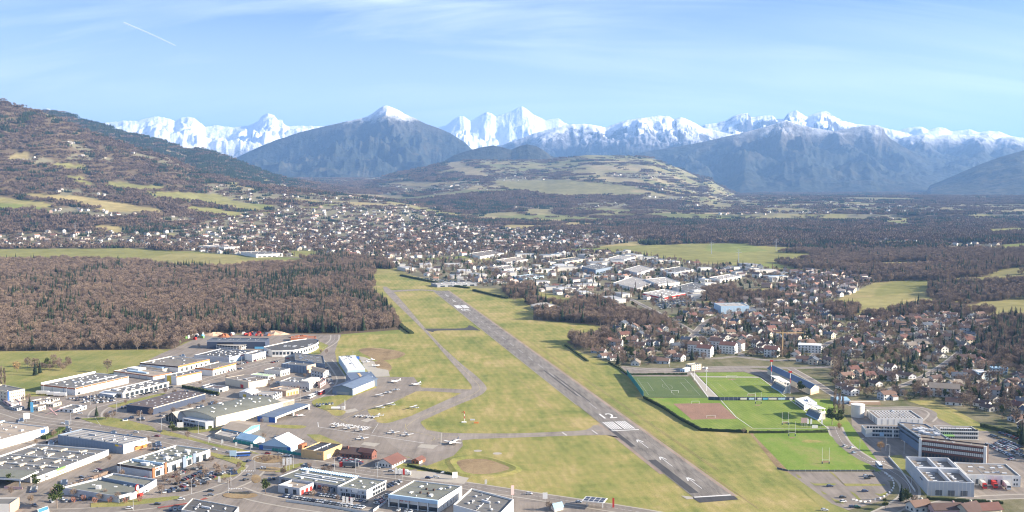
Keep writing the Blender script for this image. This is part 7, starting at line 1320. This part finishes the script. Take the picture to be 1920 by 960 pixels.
for px, py, rz, sc, hi, gl, st, lb in ((741, 717.5, HD+2.7, 1.35, 0, 0, 'blue', 'white twin tailed aircraft alone at the far end of the apron'), (781, 723, HD+3, 1.3, 0, 0, 'blue', 'white aircraft at the right corner of the apron by the taxiway'), (742, 733, HD+1.4, 1, 0, 0, 'grey', 'rightmost of three light aircraft parked in a slanting row'), (727, 738, HD+1.4, 1, 0, 0, 'grey', 'middle of three light aircraft parked in a slanting row'), (711, 744, HD+1.4, 1, 1, 0, 'grey', 'leftmost of three light aircraft parked in a slanting row'),
    (732, 761.5, HD+1.5, 1.1, 1, 0, 'blue', 'light aircraft upper one beside the grass islands'), (712, 767, HD+1.5, 1.1, 1, 0, 'blue', 'light aircraft lower one beside the grass islands'), (776, 767, HD+1.5, 1.1, 1, 0, 'grey', 'light aircraft alone at the grass edge near the taxiway'), (703, 784, HD+2, .8, 0, 0, 'blue', 'small aircraft at the right end of the tight row'), (711, 781.5, HD+2, .9, 1, 0, 'blue', 'aircraft with upright tail right of the tight row'), (692, 783.5, HD+2, .8, 0, 0, 'blue', 'small aircraft second from the right in the tight row'), (681, 782.5, HD+2, .8, 0, 0, 'blue', 'small aircraft third from the right in the tight row'), (670, 782, HD+2, .8, 0, 0, 'blue', 'small aircraft at the left end of the tight row'),
    (631, 801.5, -1.1, 1, 0, 0, 'grey', 'low wing aircraft under the left part of the ground lettering'), (654, 805, -1.1, 1, 0, 0, 'grey', 'low wing aircraft under the middle of the ground lettering'), (677, 808.5, -1.1, 1.1, 0, 0, 'grey', 'low wing aircraft under the right end of the ground lettering'), (737, 813.5, -1.1, 1.1, 0, 0, 'blue', 'left of two light aircraft parked on the open lower apron'), (763, 817.5, -1.1, 1.1, 0, 0, 'blue', 'right of two light aircraft parked on the open lower apron'), (679, 824.5, -1.0, 1.1, 0, 0, 'blue', 'light aircraft alone on the lower left apron'),
    (850, 833, HD+3.1, 1.6, 0, 0, 'navy', 'large light blue aircraft parked on the pad by the grass hollow'), (563, 781.5, HD, 1, 0, 0, 'red', 'small red and white aircraft in front of the open hangar'), (706, 687.5, .4, 1.1, 0, 0, 'blue', 'aircraft with upright tail outside the lettered hangar'), (697, 676.5, .4, 1, 1, 0, 'grey', 'aircraft parked furthest back by the lettered hangar'), (688, 681, .3, 1, 1, 0, 'grey', 'aircraft close to the wall of the lettered hangar')): plane(lb, px, py, rz, sc, bool(hi), bool(gl), st)
# ------------------------------------------------------------ posts, masts, fences, signs
def goal(px0, px1, pyb, lb, hgt=11, rugby=True, d=None):
    a, b_ = G(px0, pyb), G(px1, pyb); r = thing('rugby_posts' if rugby else 'football_goal', lb, 'rugby posts' if rugby else 'goal', a); e = b_-a; hh = hgt
    if rugby:
        for p in (Vector(), e): MB().tube(p, p+Vector((0, 0, hh)), .10, .07, 6).obj('upright', 'wall_white', r)
        for p in (Vector(), e): MB().box(p.x-.3, p.y-.3, 0, p.x+.3, p.y+.3, 1.8).obj('padding', w_('navy'), r)
        MB().tube(Vector((0, 0, 3)), e+Vector((0, 0, 3)), .1, .1, 6).obj('crossbar', 'wall_white', r)
    else:
        for p in (Vector(), e): MB().tube(p, p+Vector((0, 0, 2.44)), .12, .12, 6).obj('upright', 'wall_white', r)
        MB().tube(Vector((0, 0, 2.44)), e+Vector((0, 0, 2.44)), .12, .12, 6).obj('crossbar', 'wall_white', r)
for a in ((1541.5, 1554.5, 870, 'tall white rugby posts on the nearest pitch', 12), (1479, 1491, 818, 'tall white rugby posts at the far end of the nearest pitch', 12), (1466.5, 1478, 797, 'rugby posts on the middle pitch before the grandstand shadow', 11), (1416.5, 1427, 757, 'rugby posts before the dark banner fence', 11)): goal(*a)
for a in ((1259, 1272, 737, 'goal at the near end of the synthetic pitch'), (1297, 1311, 757, 'goal behind the clay pitch'), (1325, 1341, 784, 'goal on the near side of the clay pitch'), (1362, 1382, 709, 'goal at the far end of the bright pitch'), (1402, 1416, 743, 'goal at the near end of the bright pitch')): goal(a[0], a[1], a[2], a[3], rugby=False)
def mast(px, py, h, lb, red=False, lamps=True):
    g_ = G(px, py); r = thing('floodlight_mast', lb, 'floodlight', g_)
    if red:
        for k in range(4): MB().tube((0, 0, h*k/4), (0, 0, h*(k+1)/4), .42-.04*k, .38-.04*k, 8).obj('mast_section', w_(['lightgrey', 'lightgrey', 'red', 'white'][k]), r)
        MB().box(-1.6, -.4, h, 1.6, .4, h+1.8).obj('lamp_frame', w_('red'), r)
    else: MB().tube((0, 0, 0), (0, 0, h), .3, .18, 8).obj('mast', 'wall_white', r); MB().box(-1.2, -.3, h, 1.2, .3, h+1).obj('lamp_frame', 'wall_white', r)
for a in ((1446, 715, 20, 'tall red and white floodlight mast left of the floating stand roof', True), (1481, 738, 20, 'tall red and white floodlight mast right of the floating stand roof', True), (1301.5, 713, 16, 'white floodlight mast beside the yellow clubhouse'), (1324.5, 733, 19, 'white floodlight mast between the two upper pitches')): mast(*a)
def fence(nm, lb, pts, h, m_, th=.15, cat='fence', step=4., posts=True, rough=0, zf=None):
    P = [G(*p) for p in pts]; o = P[0]; r = thing(nm, lb, cat, o); 
    for i in range(len(P)-1):
        a, b_ = P[i]-o, P[i+1]-o; L = (b_-a).length; d = (b_-a)/L; nn = Vector((-d.y, d.x, 0))*th/2
        if rough:
            mb = MB(); n = max(2, int(L/1.6))
            for k in range(n):
                c = a+d*(k+.5)*L/n; hh = h*random.uniform(.8, 1.1); q = nn*random.uniform(.8, 1.3); e = d*(L/n*.62)
                mb.prism([tuple(v.xy) for v in (c-e-q, c+e-q, c+e+q, c-e+q)], 0, hh)
            mb.obj('foliage', m_, r)
        else:
            mb = MB(); mb.prism([tuple(v.xy) for v in (a-nn, b_-nn, b_+nn, a+nn)], .1, h); mb.obj('panel', m_, r)
            if posts:
                n = int(L/step); f = None
                for k in range(n+1):
                    c = a+d*k*L/max(n, 1)
                    if f is None: f = MB().box(-.08, -.08, 0, .08, .08, h+.2).obj('post', 'metal', r); f.location = c
                    else: g2 = f.copy(); COL.objects.link(g2); g2.parent = r; g2.location = c
    return r
fence('windbreak_fence', 'tall dark green windbreak fence between airfield and synthetic pitch', [(1175, 702), (1190, 722), (1207, 746)], 5.5, w_('teal')); fence('hedge', 'long dark clipped hedge bending round the clay pitch', [(1207, 747), (1245, 767), (1275, 787), (1315, 808), (1400, 812)], 2.6, 'hedge_leaves', 1.4, 'hedge', rough=1)
fence('hedge', 'straight dark hedge between the middle and nearest pitches', [(1405, 812.5), (1470, 812), (1552, 811)], 2.0, 'hedge_leaves', 1.6, 'hedge', rough=1); bf = fence('banner_fence', 'dark fence with white and blue advertising banners between two pitches', [(1328, 750), (1350, 751), (1490, 750.5)], 3.2, w_('navy')); 
o_ = G(1328, 750)
for x0, x1, m_ in ((1388, 1400, 'offwhite'), (1404, 1414, 'paleblue'), (1420, 1428, 'offwhite'), (1430, 1440, 'skyblue'), (1441, 1456, 'offwhite'), (1459, 1472, 'paleblue'), (1480, 1486, 'offwhite')):
    a, b_ = G(x0, 751.0)-o_, G(x1, 750.9)-o_; MB().prism([(a.x, a.y-.4), (b_.x, b_.y-.4), (b_.x, b_.y-.3), (a.x, a.y-.3)], .9, 2.6, bottom=True).obj('banner', w_(m_), bf)
fence('hedge', 'dark hedge behind the synthetic pitch', [(1175, 703.5), (1230, 703), (1288, 703)], 2.0, 'hedge_leaves', 1.6, 'hedge', rough=1); fence('net_fence', 'thin net fence between the synthetic and clay pitches', [(1209, 745), (1325, 748)], 3, 'dark_metal', .05) if 0 else None
fence('wire_fence', 'wire fence with posts along the car park edge', [(1457, 879), (1478, 884), (1640, 884)], 1.2, 'dark_metal', .03); fence('white_panel_fence', 'white panel fence along the front of the dealership yard', [(536, 941), (620, 952), (700, 966)], 1.8, w_('offwhite'), step=2.2)
fence('wire_fence', 'curved fence between the dealership and the big showroom', [(700, 960), (722, 944), (737, 930)], 1.6, w_('silver'), step=3); fence('green_fence', 'long green screen fence in front of the striped roof hangar', [(437, 829.5), (470, 835), (492, 841), (530, 849), (566, 855)], 2.2, w_('teal'), step=4)
fence('boundary_hedge', 'dark hedge between airfield grass and gravel by the gate', [(765, 874), (800, 882), (856, 892)], 1.6, 'hedge_leaves', 1.4, 'hedge', rough=1); fence('hedge', 'long dark hedge beside the low white sheds', [(343, 727), (370, 732), (410, 741)], 2.8, 'hedge_leaves', 2, 'hedge', rough=1); fence('hedge', 'clipped hedge curving before the garden store', [(322, 807), (352, 807), (390, 804), (420, 794)], 2.4, 'hedge_leaves', 3, 'hedge', rough=1)
fence('hedge', 'dark hedge line above the right car park', [(1840, 800), (1880, 810), (1925, 825)], 3, 'hedge_leaves', 3, 'hedge', rough=1); fence('hedge', 'dark hedge behind the runway end halls', [(752, 517), (790, 525), (850, 537), (880, 541)], 3, 'hedge_leaves', 5, 'hedge', rough=1); fence('hedge', 'dark hedge below the isolated curved roof hall', [(888, 545), (920, 553), (950, 560)], 3, 'hedge_leaves', 4, 'hedge', rough=1)
fence('ditch_hedge', 'dark hedge at the corner of the big wood beside the taxiway', [(747, 607), (760, 618), (772, 626)], 2.5, 'hedge_leaves', 5, 'hedge', rough=1); fence('hedge', 'hedge along the fence of the residential edge', [(1060, 648), (1080, 662), (1102, 678)], 1.6, 'hedge_leaves', 2, 'hedge', rough=1); fence('hedge', 'low hedge around the gravel sports access', [(1142, 681), (1163, 692), (1175, 702)], 1.6, 'hedge_leaves', 2, 'hedge', rough=1)
fence('concrete_wall', 'long pale wall beside the shaded drive at the white warehouse', [(1666, 858), (1690, 885), (1716, 923)], 1.4, w_('offwhite'), .4, 'wall', posts=False); fence('hedge', 'dark hedge in front of the white warehouse at the bottom', [(1738, 936), (1800, 941), (1880, 945)], 2, 'hedge_leaves', 2, 'hedge', rough=1)
fence('hedge', 'brown leafless hedge between the huge store and the curved shop', [(96, 927), (150, 906), (205, 886)], 1.8, 'twigs', 2.2, 'hedge', rough=1); fence('hedge', 'olive hedge beside the tan roofed store end', [(82, 824), (104, 815), (118, 806)], 2.6, 'evergreen_leaves', 4, 'hedge', rough=1)
# bollard line of white blocks round the car park exit
bp = smooth([(1600, 938), (1622, 942), (1650, 935), (1668, 925), (1676, 912), (1672, 898), (1660, 888)], 6); b0 = None
for i, p in enumerate(bp[::2]):
    g_ = G(*p)
    if b0 is None: b0 = MB().box(-.9, -.4, 0, .9, .4, .8).obj('white_block', 'wall_white'); o = b0
    else: o = b0.copy(); COL.objects.link(o)
    o.location = (g_.x, g_.y, .1); o.rotation_euler = (0, 0, random.random()*.6+i*.1); tag(o, 'white concrete block in the curved row at the car park exit', 'block', 'white blocks round the car park exit')
# street lamps
LS = None
for px, py, lb in ((478, 884, 'beside the roundabout crossing'), (433, 912, 'at the retail car park corner'), (428, 925, 'on the lower junction road'), (359, 927, 'at the lower end of the retail lot'), (372, 814, 'before the garden store hedge'), (550, 878, 'below the roundabout'), (250, 957, 'before the curved grey shop'), (226, 896, 'behind the curved grey shop'), (303, 806, 'on the verge above the box store'), (264, 793, 'by the shrubs left of the garden store'), (170, 760, 'on the avenue bend'), (125, 747, 'before the big white hall'), (82, 737, 'left of the big white hall'), (219, 773, 'on the strip beside the brown flat wing'), (453, 684, 'beside the white hall street'), (627, 882, 'on the main road by the dealership'), (667, 888, 'on the main road left of the white flags'), (708, 895, 'on the road before the bungalow'), (1612, 846, 'beside the turning circle, left'), (1661, 845, 'beside the turning circle, middle'), (1668, 858, 'at the head of the shaded drive'), (1695, 851, 'by the white warehouse corner'), (1709, 912, 'beside the long pale wall'), (563, 752, 'by the white coach'), (594, 745, 'between the two coaches'), (133, 795, 'on the main road at the left'), (1255, 688, 'behind the sports car park')):
    g_ = G(px, py)
    if LS is None:
        LS = thing('street_lamp', 'tall grey street lamp '+lb, 'street lamp', g_); MB().tube((0, 0, 0), (0, 0, 9.5), .16, .09, 6).obj('pole', 'metal', LS); MB().tube((0, 0, 9.4), (1.9, 0, 9.9), .08, .06, 5).obj('arm', 'metal', LS); MB().box(1.7, -.18, 9.8, 2.6, .18, 10.0).obj('lamp_head', w_('offwhite'), LS)
    else: dup(LS, g_, random.choice((0, 3.1, 1.5)), None, 'tall grey street lamp '+lb)
# flags and signs
def flag(px, py, lb, col='white', h=7.): g_ = G(px, py); r = thing('banner_flag', lb, 'flag', g_); MB().tube((0, 0, 0), (0, 0, h), .1, .07, 6).obj('pole', 'metal', r); MB().box(.1, -.05, h*.45, 1.5, .05, h-.1).obj('flag', w_(col), r)
for i, x in enumerate((530, 537, 543)): flag(x, 883-i*1.0, ['left', 'middle', 'right'][i]+' one of three white banner flags by the roundabout', h=9)
for i, x in enumerate((642, 649, 657)): flag(x, 952+i*1.5, ['left', 'middle', 'right'][i]+' one of three white flags in the dealership yard', h=7.5)
for i, x in enumerate((741, 748, 755)): flag(x, 898+i*.8, ['left', 'middle', 'right'][i]+' one of three tall flags by the gravel', h=8, col='white' if i < 2 else 'red')
for i, (x, y) in enumerate(((391, 831), (415, 836), (441, 841), (470, 845))): flag(x, y, ['first', 'second', 'third', 'fourth'][i]+' small white banner from the left on the hangar drive', h=5)
for i, (x, y) in enumerate(((1513, 803), (1519, 803), (1539, 803))): flag(x, y, ['first', 'second', 'third'][i]+' white feather banner from the left by the grandstand', h=8)
for i in range(4): flag(1502+i*3, 801, ['first', 'second', 'third', 'fourth'][i]+' thin pink banner from the left on the pitch', h=8, col='pink')
def sign(px, py, w__, h, z, lb, col, rz=0, leg=2): g_ = G(px, py); r = thing('billboard', lb, 'sign', g_, rz); MB().box(-w__/2, -.12, z, w__/2, .12, z+h).obj('board', w_(col), r); [MB().box(x-.12, -.1, 0, x+.12, .1, z).obj('leg', 'metal', r) for x in ((-w__*.35, w__*.35) if leg == 2 else (0,))]
sign(437, 861, 5, 4, 2.5, 'pale blue square sign beside the roundabout', 'paleblue'); sign(126, 803, 4, 3.5, 3, 'white square sign beside the main road at the left', 'white', -.3); sign(50, 792, 5, 5, 3, 'tall white sign behind the tan roofed store', 'white', .2, 1); sign(60, 774, 2.4, 9, .4, 'slim blue advertising tower by the bungalows', 'skyblue', 0, 1); sign(853, 899, 3.6, 4, 1.2, 'white square sign at the airfield corner', 'white', .3); sign(961, 936, 2, 6, 3, 'white and pink totem sign above the bottom store', 'pink', .3, 1)
sign(25, 918, 13, 1.6, .5, 'long pale banner on the fence of the huge store', 'pink', -.15); sign(911, 909, 1.6, 3, .5, 'small white marker post on the airfield grass', 'offwhite', 0, 1); sign(338, 804, 5, 5, .5, 'white sign blocks before the garden store', 'white', .1); sign(1528, 803, 5, 2.4, .3, 'small white scoreboard by the pitch', 'white'); sign(411, 905, 1.6, 4, .3, 'white totem at the retail car park verge', 'white', 0, 1)
# windsock mast and markers in the grass
g_ = G(871, 789); r = thing('windsock', 'red and white wind mast in the grass beside the taxiway', 'windsock', g_); [MB().tube((0, 0, k*2.), (0, 0, k*2.+2), .28, .28, 6).obj('mast_section', w_('red' if k % 2 else 'white'), r) for k in range(4)]; MB().tube((0, 0, 7.8), (-2.6, .6, 7.2), .5, .25, 8).obj('sock', w_('orange'), r)
for px, py, c, lb in ((870, 792.5, 'white', 'flat white marker box beside the wind mast'), (893, 793.5, 'orange', 'orange marker slab beside the wind mast'), (886, 788, 'lightgrey', 'grey weather box beside the wind mast')): g_ = G(px, py); tag(MB().box(-2, -1, 0, 2, 1, .9).obj('marker_box', w_(c)), lb, 'marker').location = (g_.x, g_.y, .07)
# fuel post
g_ = G(632, 768); r = thing('fuel_station', 'small airfield fuel pump pad with white tank and mast', 'fuel pump', g_); MB().tube((-5, 0, 1.4), (3, 0, 1.4), 1.3, 1.3, 10).obj('tank', w_('white'), r); MB().box(4, -1, 0, 6.5, 1, 3).obj('pump_hut', w_('offwhite'), r); MB().tube((7, 0, 0), (7, 0, 9), .3, .2, 6).obj('mast', w_('white'), r)
# pink crossed blades lying by the avenue
g_ = G(100, 776); r = thing('crossed_sculpture', 'big pale pink x shaped sculpture beside the avenue', 'sculpture', g_)
for s_ in (-1, 1): MB().quad((-6*s_, -5, .2), (-5.2*s_-.6, -5, .2), (5.4*s_+.9, 6, 4.2), (6*s_-.9, 6, 4.2)).quad((-6*s_, -5, -.2), (-5.2*s_-.6, -5, -.2), (5.4*s_+.9, 6, 3.8), (6*s_-.9, 6, 3.8)).obj('blade', w_('pink'), r)
# filling station at the bottom edge
g_ = G(1115, 951); r = thing('station_canopy', 'filling station canopy with dark panels on white frame at the bottom edge', 'canopy', (g_.x, g_.y, 0), yaw((1105, 950), (1135, 953))); MB().box(-7, -5, 4.6, 7, 5, 5.0).obj('frame', w_('white'), r)
for i in range(4):
    for j in range(2): MB().box(-6.3+i*3.3, -4.4+j*4.6, 5.0, -3.5+i*3.3, -.4+j*4.6, 5.08).obj('panel', w_('navy'), r)
for x in (-5, 5): MB().box(x-.25, -.25, 0, x+.25, .25, 4.6).obj('column', w_('white'), r)
sign(1150, 952, 1.2, 6, .2, 'slim red totem beside the filling station', 'red', 0, 1); sign(1022, 941, 3, 4, 2, 'white sign by the bottom road shrubs', 'white', 0, 1); b_ = B('garden_pavilion', 'small glass roofed pavilion at the bottom edge', (1033, 948), (1040, 954), 960, (1056, 950), 'pavilion'); b_.gable(w_('offwhite'), r_('sky'), 'u', 2)
# construction crane
g_ = hit(1467, 668) or G(1467, 668); r = thing('tower_crane', 'yellow tower crane behind the sports ground', 'crane', (g_.x, g_.y, 0)); MB().box(-.6, -.6, 0, .6, .6, 26).obj('mast', w_('ochre'), r); MB().box(-8, -.4, 26, 24, .4, 27).obj('jib', w_('ochre'), r); MB().box(-8, -1, 24.5, -5, 1, 26).obj('counterweight', w_('grey'), r); MB().tube((0, 0, 27), (0, 0, 31), .5, .1, 4).obj('apex', w_('ochre'), r)
# scrap yard
for px, py, rx, hz_, c, lb in ((402, 629, 16, 3.6, 'peach', 'left heap of pale rubble at the scrap yard'), (517, 627, 18, 4.2, 'peach', 'right heap of pale rubble at the scrap yard'), (420, 632, 8, 4, 'rust', 'reddish scrap heap beside the left rubble heap'), (565, 633, 16, 3, 'rust', 'low rust coloured heap beside the curved hall')):
    g_ = G(px, py); mb = MB(); n = 12; v0 = []
    for ring, (rr, zz) in enumerate(((1, 0), (.72, .55), (.36, .92), (.05, 1))): v0.append([(math.cos(k*6.283/n)*rx*rr*random.uniform(.7, 1.25), math.sin(k*6.283/n)*rx*.6*rr*random.uniform(.85, 1.15), hz_*zz*random.uniform(.5, 1.3)) for k in range(n)])
    for a_, c_ in zip(v0, v0[1:]):
        for k in range(n): mb.quad(a_[k], a_[(k+1) % n], c_[(k+1) % n], c_[k])
    tag(mb.obj('rubble_heap', w_(c)), lb, 'heap').location = (g_.x, g_.y, .1)
for k in range(46):
    px = random.uniform(325, 385) if k % 2 else random.uniform(430, 505); py = random.uniform(626, 644) if k % 2 else random.uniform(626, 631); g_ = G(px, py); c = random.choice(['white', 'white', 'silver', 'red', 'skyblue', 'green', 'navy', 'rust', 'yellow'] if k % 2 else ['red', 'brick', 'rust', 'white', 'navy'])
    o = MB().box(-2.4, -1.2, 0, 2.4, 1.2, random.uniform(1.4, 2.8)).box(-1.6, -1, 1.2, 1, 1, 3.1).obj('scrap_container', w_(c)); o.location = (g_.x, g_.y, .1); o.rotation_euler = (0, 0, random.random()*3)
    lb = f'{dict(skyblue="light blue", navy="dark blue", brick="brick red").get(c, c)} container '+('in the left scrap yard by the wood' if k % 2 else 'in the red row between the rubble heaps'); tag(o, lb, 'container', 'containers in the scrap yard'); LABELS.setdefault(lb, []).append(o)
settle_labels()
# ------------------------------------------------------------ named trees near the camera
for px, py, k_, sc, lb, sd_, cm in ((107, 953, 'pine', 1.25, 'big dark green pine before the curved grey shop', 8, None), (68, 917, 'pine', .85, 'right of two round pines by the white canopy', 9, None), (20, 912, 'pine', .75, 'left of two round pines by the white canopy', 9, None), (498, 926, 'pine', .85, 'dark round pine beside the dealership pavilion', 8, None), (322, 810, 'pine', .7, 'dark spreading pine left of the garden store sign', 9, None), (181, 781, 'conifer', .6, 'dark conifer on the green by the avenue bend', 5, None), (56, 768, 'conifer', .75, 'dark conifer between apartment block and bungalows', 5, None), (66, 704, 'conifer', .95, 'tall dark conifer on the lawn left of the meadow', 6, None), (75, 700, 'conifer', .8, 'shorter dark conifer beside the tall one on the lawn', 6, None), (88, 690, 'pine', .9, 'dark evergreen right of the lawn conifers', 8, None),
    (202, 698, 'bare', 1.0, 'wide bare tree in the meadow behind the big white hall', 2, None), (32, 697, 'bare', .95, 'golden brown bare tree left of the lawn conifers', 1, 'gold_twigs'), (52, 688, 'bare', .9, 'reddish bare tree behind the lawn conifers', 3, None), (125, 652, 'bare', .8, 'pale bare tree standing before the dark wood edge', 2, None), (112, 685, 'bare', .75, 'bare tree in the scrub beside the meadow', 1, None), (128, 682, 'bare', .7, 'bare bush like tree at the right end of the scrub', 3, None), (100, 682, 'bare', .8, 'bare tree in the middle of the scrub', 2, None), (3, 725, 'poplar', 1.0, 'tall bare poplar cut by the left edge', 7, None), (9, 722, 'poplar', .85, 'second bare poplar from the left edge', 7, None),
    (1565, 782, 'poplar', 1.15, 'left bare poplar of the pair behind the grandstand', 7, None), (1573, 782, 'poplar', 1.05, 'middle bare poplar behind the grandstand', 7, None), (1580, 784, 'poplar', .95, 'right bare poplar behind the grandstand', 7, None), (1560, 797, 'pine', 1.2, 'dark round pine left below the poplars', 8, None), (1573, 799, 'pine', 1.15, 'dark round pine right below the poplars', 9, None), (1574, 806, 'bare', .5, 'golden bare tree below the pines', 1, 'gold_twigs'), (1502, 738, 'pine', 1.0, 'dark evergreen beside the grandstand mast', 8, None), (1394, 813, 'bare', .4, 'purple brown bush tree at the hedge junction', 1, None),
    (1651, 846, 'bare', .65, 'orange brown bare tree by the school courtyard', 3, 'gold_twigs'), (1783, 709, 'bare', 1.0, 'big golden bare tree in the right suburb', 1, 'gold_twigs'), (1848, 712, 'conifer', 1.2, 'tall dark conifer right of the bluish villa', 5, None), (1717, 680, 'conifer', 1.1, 'pointed dark conifer in the suburb centre', 6, None), (200, 788, 'bare', .6, 'bare tree on the green beside the avenue, left', 1, None), (212, 786, 'bare', .55, 'bare tree on the green beside the avenue, middle', 2, None), (262, 785, 'bare', .6, 'bare tree left of the garden store porch', 3, None), (283, 780, 'bare', .55, 'bare tree in front of the garden store wing', 4, None), (352, 824, 'bare', .5, 'small bare tree on the drive before the hangars', 2, None), (602, 663, 'bare', .45, 'left round bush tree beside the curved white hall', 1, None), (612, 664, 'bare', .45, 'right round bush tree beside the curved white hall', 2, None), (561, 695, 'bare', .55, 'pinkish bare tree before the blue grey workshop', 3, 'red_twigs'),
    (1700, 948, 'pine', .9, 'dark bushy evergreen left of the bottom hedge', 8, None), (1690, 940, 'conifer', .7, 'dark conifer at the head of the bottom hedge', 5, None), (1715, 945, 'bare', .5, 'low bare tree in the bottom hedge', 1, None), (1660, 956, 'pine', .6, 'bushy evergreen at the bottom road junction', 9, None), (1030, 957, 'bare', .5, 'brown bush by the bottom road sign', 3, None)):
    g_ = G(px, py); tree(k_, 'conifer_tree' if k_ == 'conifer' else ('pine_tree' if k_ == 'pine' else ('poplar_tree' if k_ == 'poplar' else 'bare_tree')), lb, g_.x, g_.y, 0, sc, seed=sd_, cm=cm)
for i, (px, py) in enumerate(((138, 943), (157, 939), (178, 944), (206, 943), (235, 944), (262, 941))): g_ = G(px, py); tree('shrub', 'round_shrub', 'small reddish round tree before the curved shop, '+ORD[i]+' from the left', g_.x, g_.y, 0, 1.15, seed=10)
rr = 0
for i in range(26):
    px, py = random.choice(((random.uniform(308, 440), random.uniform(868, 915)),)); g_ = G(px, py); rr += 1; o = tree('shrub', 'car_park_tree', 'small leafless tree among the cars of the retail car park', g_.x, g_.y, 0, random.uniform(.8, 1.1), seed=12, cm='twigs', group='small trees in the retail car park')
for i in range(22):
    px, py = random.uniform(480, 530), random.uniform(856, 866); g_ = G(px, py)
    if ((px-503)/27)**2+((py-861)/7)**2 < 1: tree('shrub', 'roundabout_bush', 'low brown bush on the roundabout', g_.x, g_.y, 0, .55, seed=12, cm='twigs', group='low brown bushes on the roundabout')
for i in range(24): px = 60+i*3.1; g_ = G(px+random.uniform(-1, 1), 690+random.uniform(-8, 6)+(px-60)*.0); tree('bare', 'scrub_tree', 'low bare scrub tree in the thicket left of the meadow', g_.x, g_.y, 0, random.uniform(.45, .7), group='scrub trees left of the meadow')
# contrail high in the sky
cq = [Vector((math.tan(math.radians(a))*60000, 60000, H+60000*e)) for a, e in ((-19.4, (329-46)/F), (-18.2, (329-66)/F), (-17.0, (329-88)/F), (-16.1, (329-108)/F))]
m, b, p = newmat('contrail_vapour'); p.inputs[0].default_value = (.9, .9, .92, 1); p.inputs['Alpha'].default_value = .3
mb = MB(); [mb.tube(cq[i], cq[i+1], 48-8*i, 40-8*i, 6, cap=False) for i in range(2)]; tag(mb.obj('contrail', 'contrail_vapour'), 'short thin white contrail in the upper left sky', 'contrail')
# pylons far away
for i, (px, py, h) in enumerate(((312, 452, 40), (141, 436, 40), (1385, 492, 45), (1455, 470, 45), (1334, 476, 45))):
    g_ = hit(px, py)
    if g_ is None: continue
    r = thing('power_pylon', ['pylon left of the factory roofs before the hill', 'pylon over the white blocks at the hill foot', 'pylon at the right end of the yellow field', 'pylon beyond the yellow field near bare trees', 'pylon standing in the yellow field'][i], 'pylon', g_); h *= .75; MB().tube((0, 0, 0), (0, 0, h), 1.3, .3, 4, cap=False).obj('tower', 'metal', r); MB().box(-7, -.3, h*.7, 7, .3, h*.72).obj('crossarm', 'metal', r); MB().box(-5, -.3, h*.86, 5, .3, h*.88).obj('crossarm', 'metal', r)
# narrow column poplars along the far suburb
HAZE = 3.5e-5
# ------------------------------------------------------------ haze: the air itself, one even box round everything
hm = bpy.data.materials.new('haze_air'); hm.use_nodes = True; hm.node_tree.nodes.clear(); hb = NB(hm.node_tree)
ho = hb.n('ShaderNodeOutputMaterial'); hv = hb.n('ShaderNodeVolumePrincipled', i={'Color': (.30, .55, 1, 1), 'Density': HAZE, 'Anisotropy': .15}); hb.l(hv.outputs[0], ho.inputs['Volume'])
hz = MB().box(-130000, -70000, -30, 130000, 130000, 2650).obj('haze', hm); tag(hz, kind='stuff')
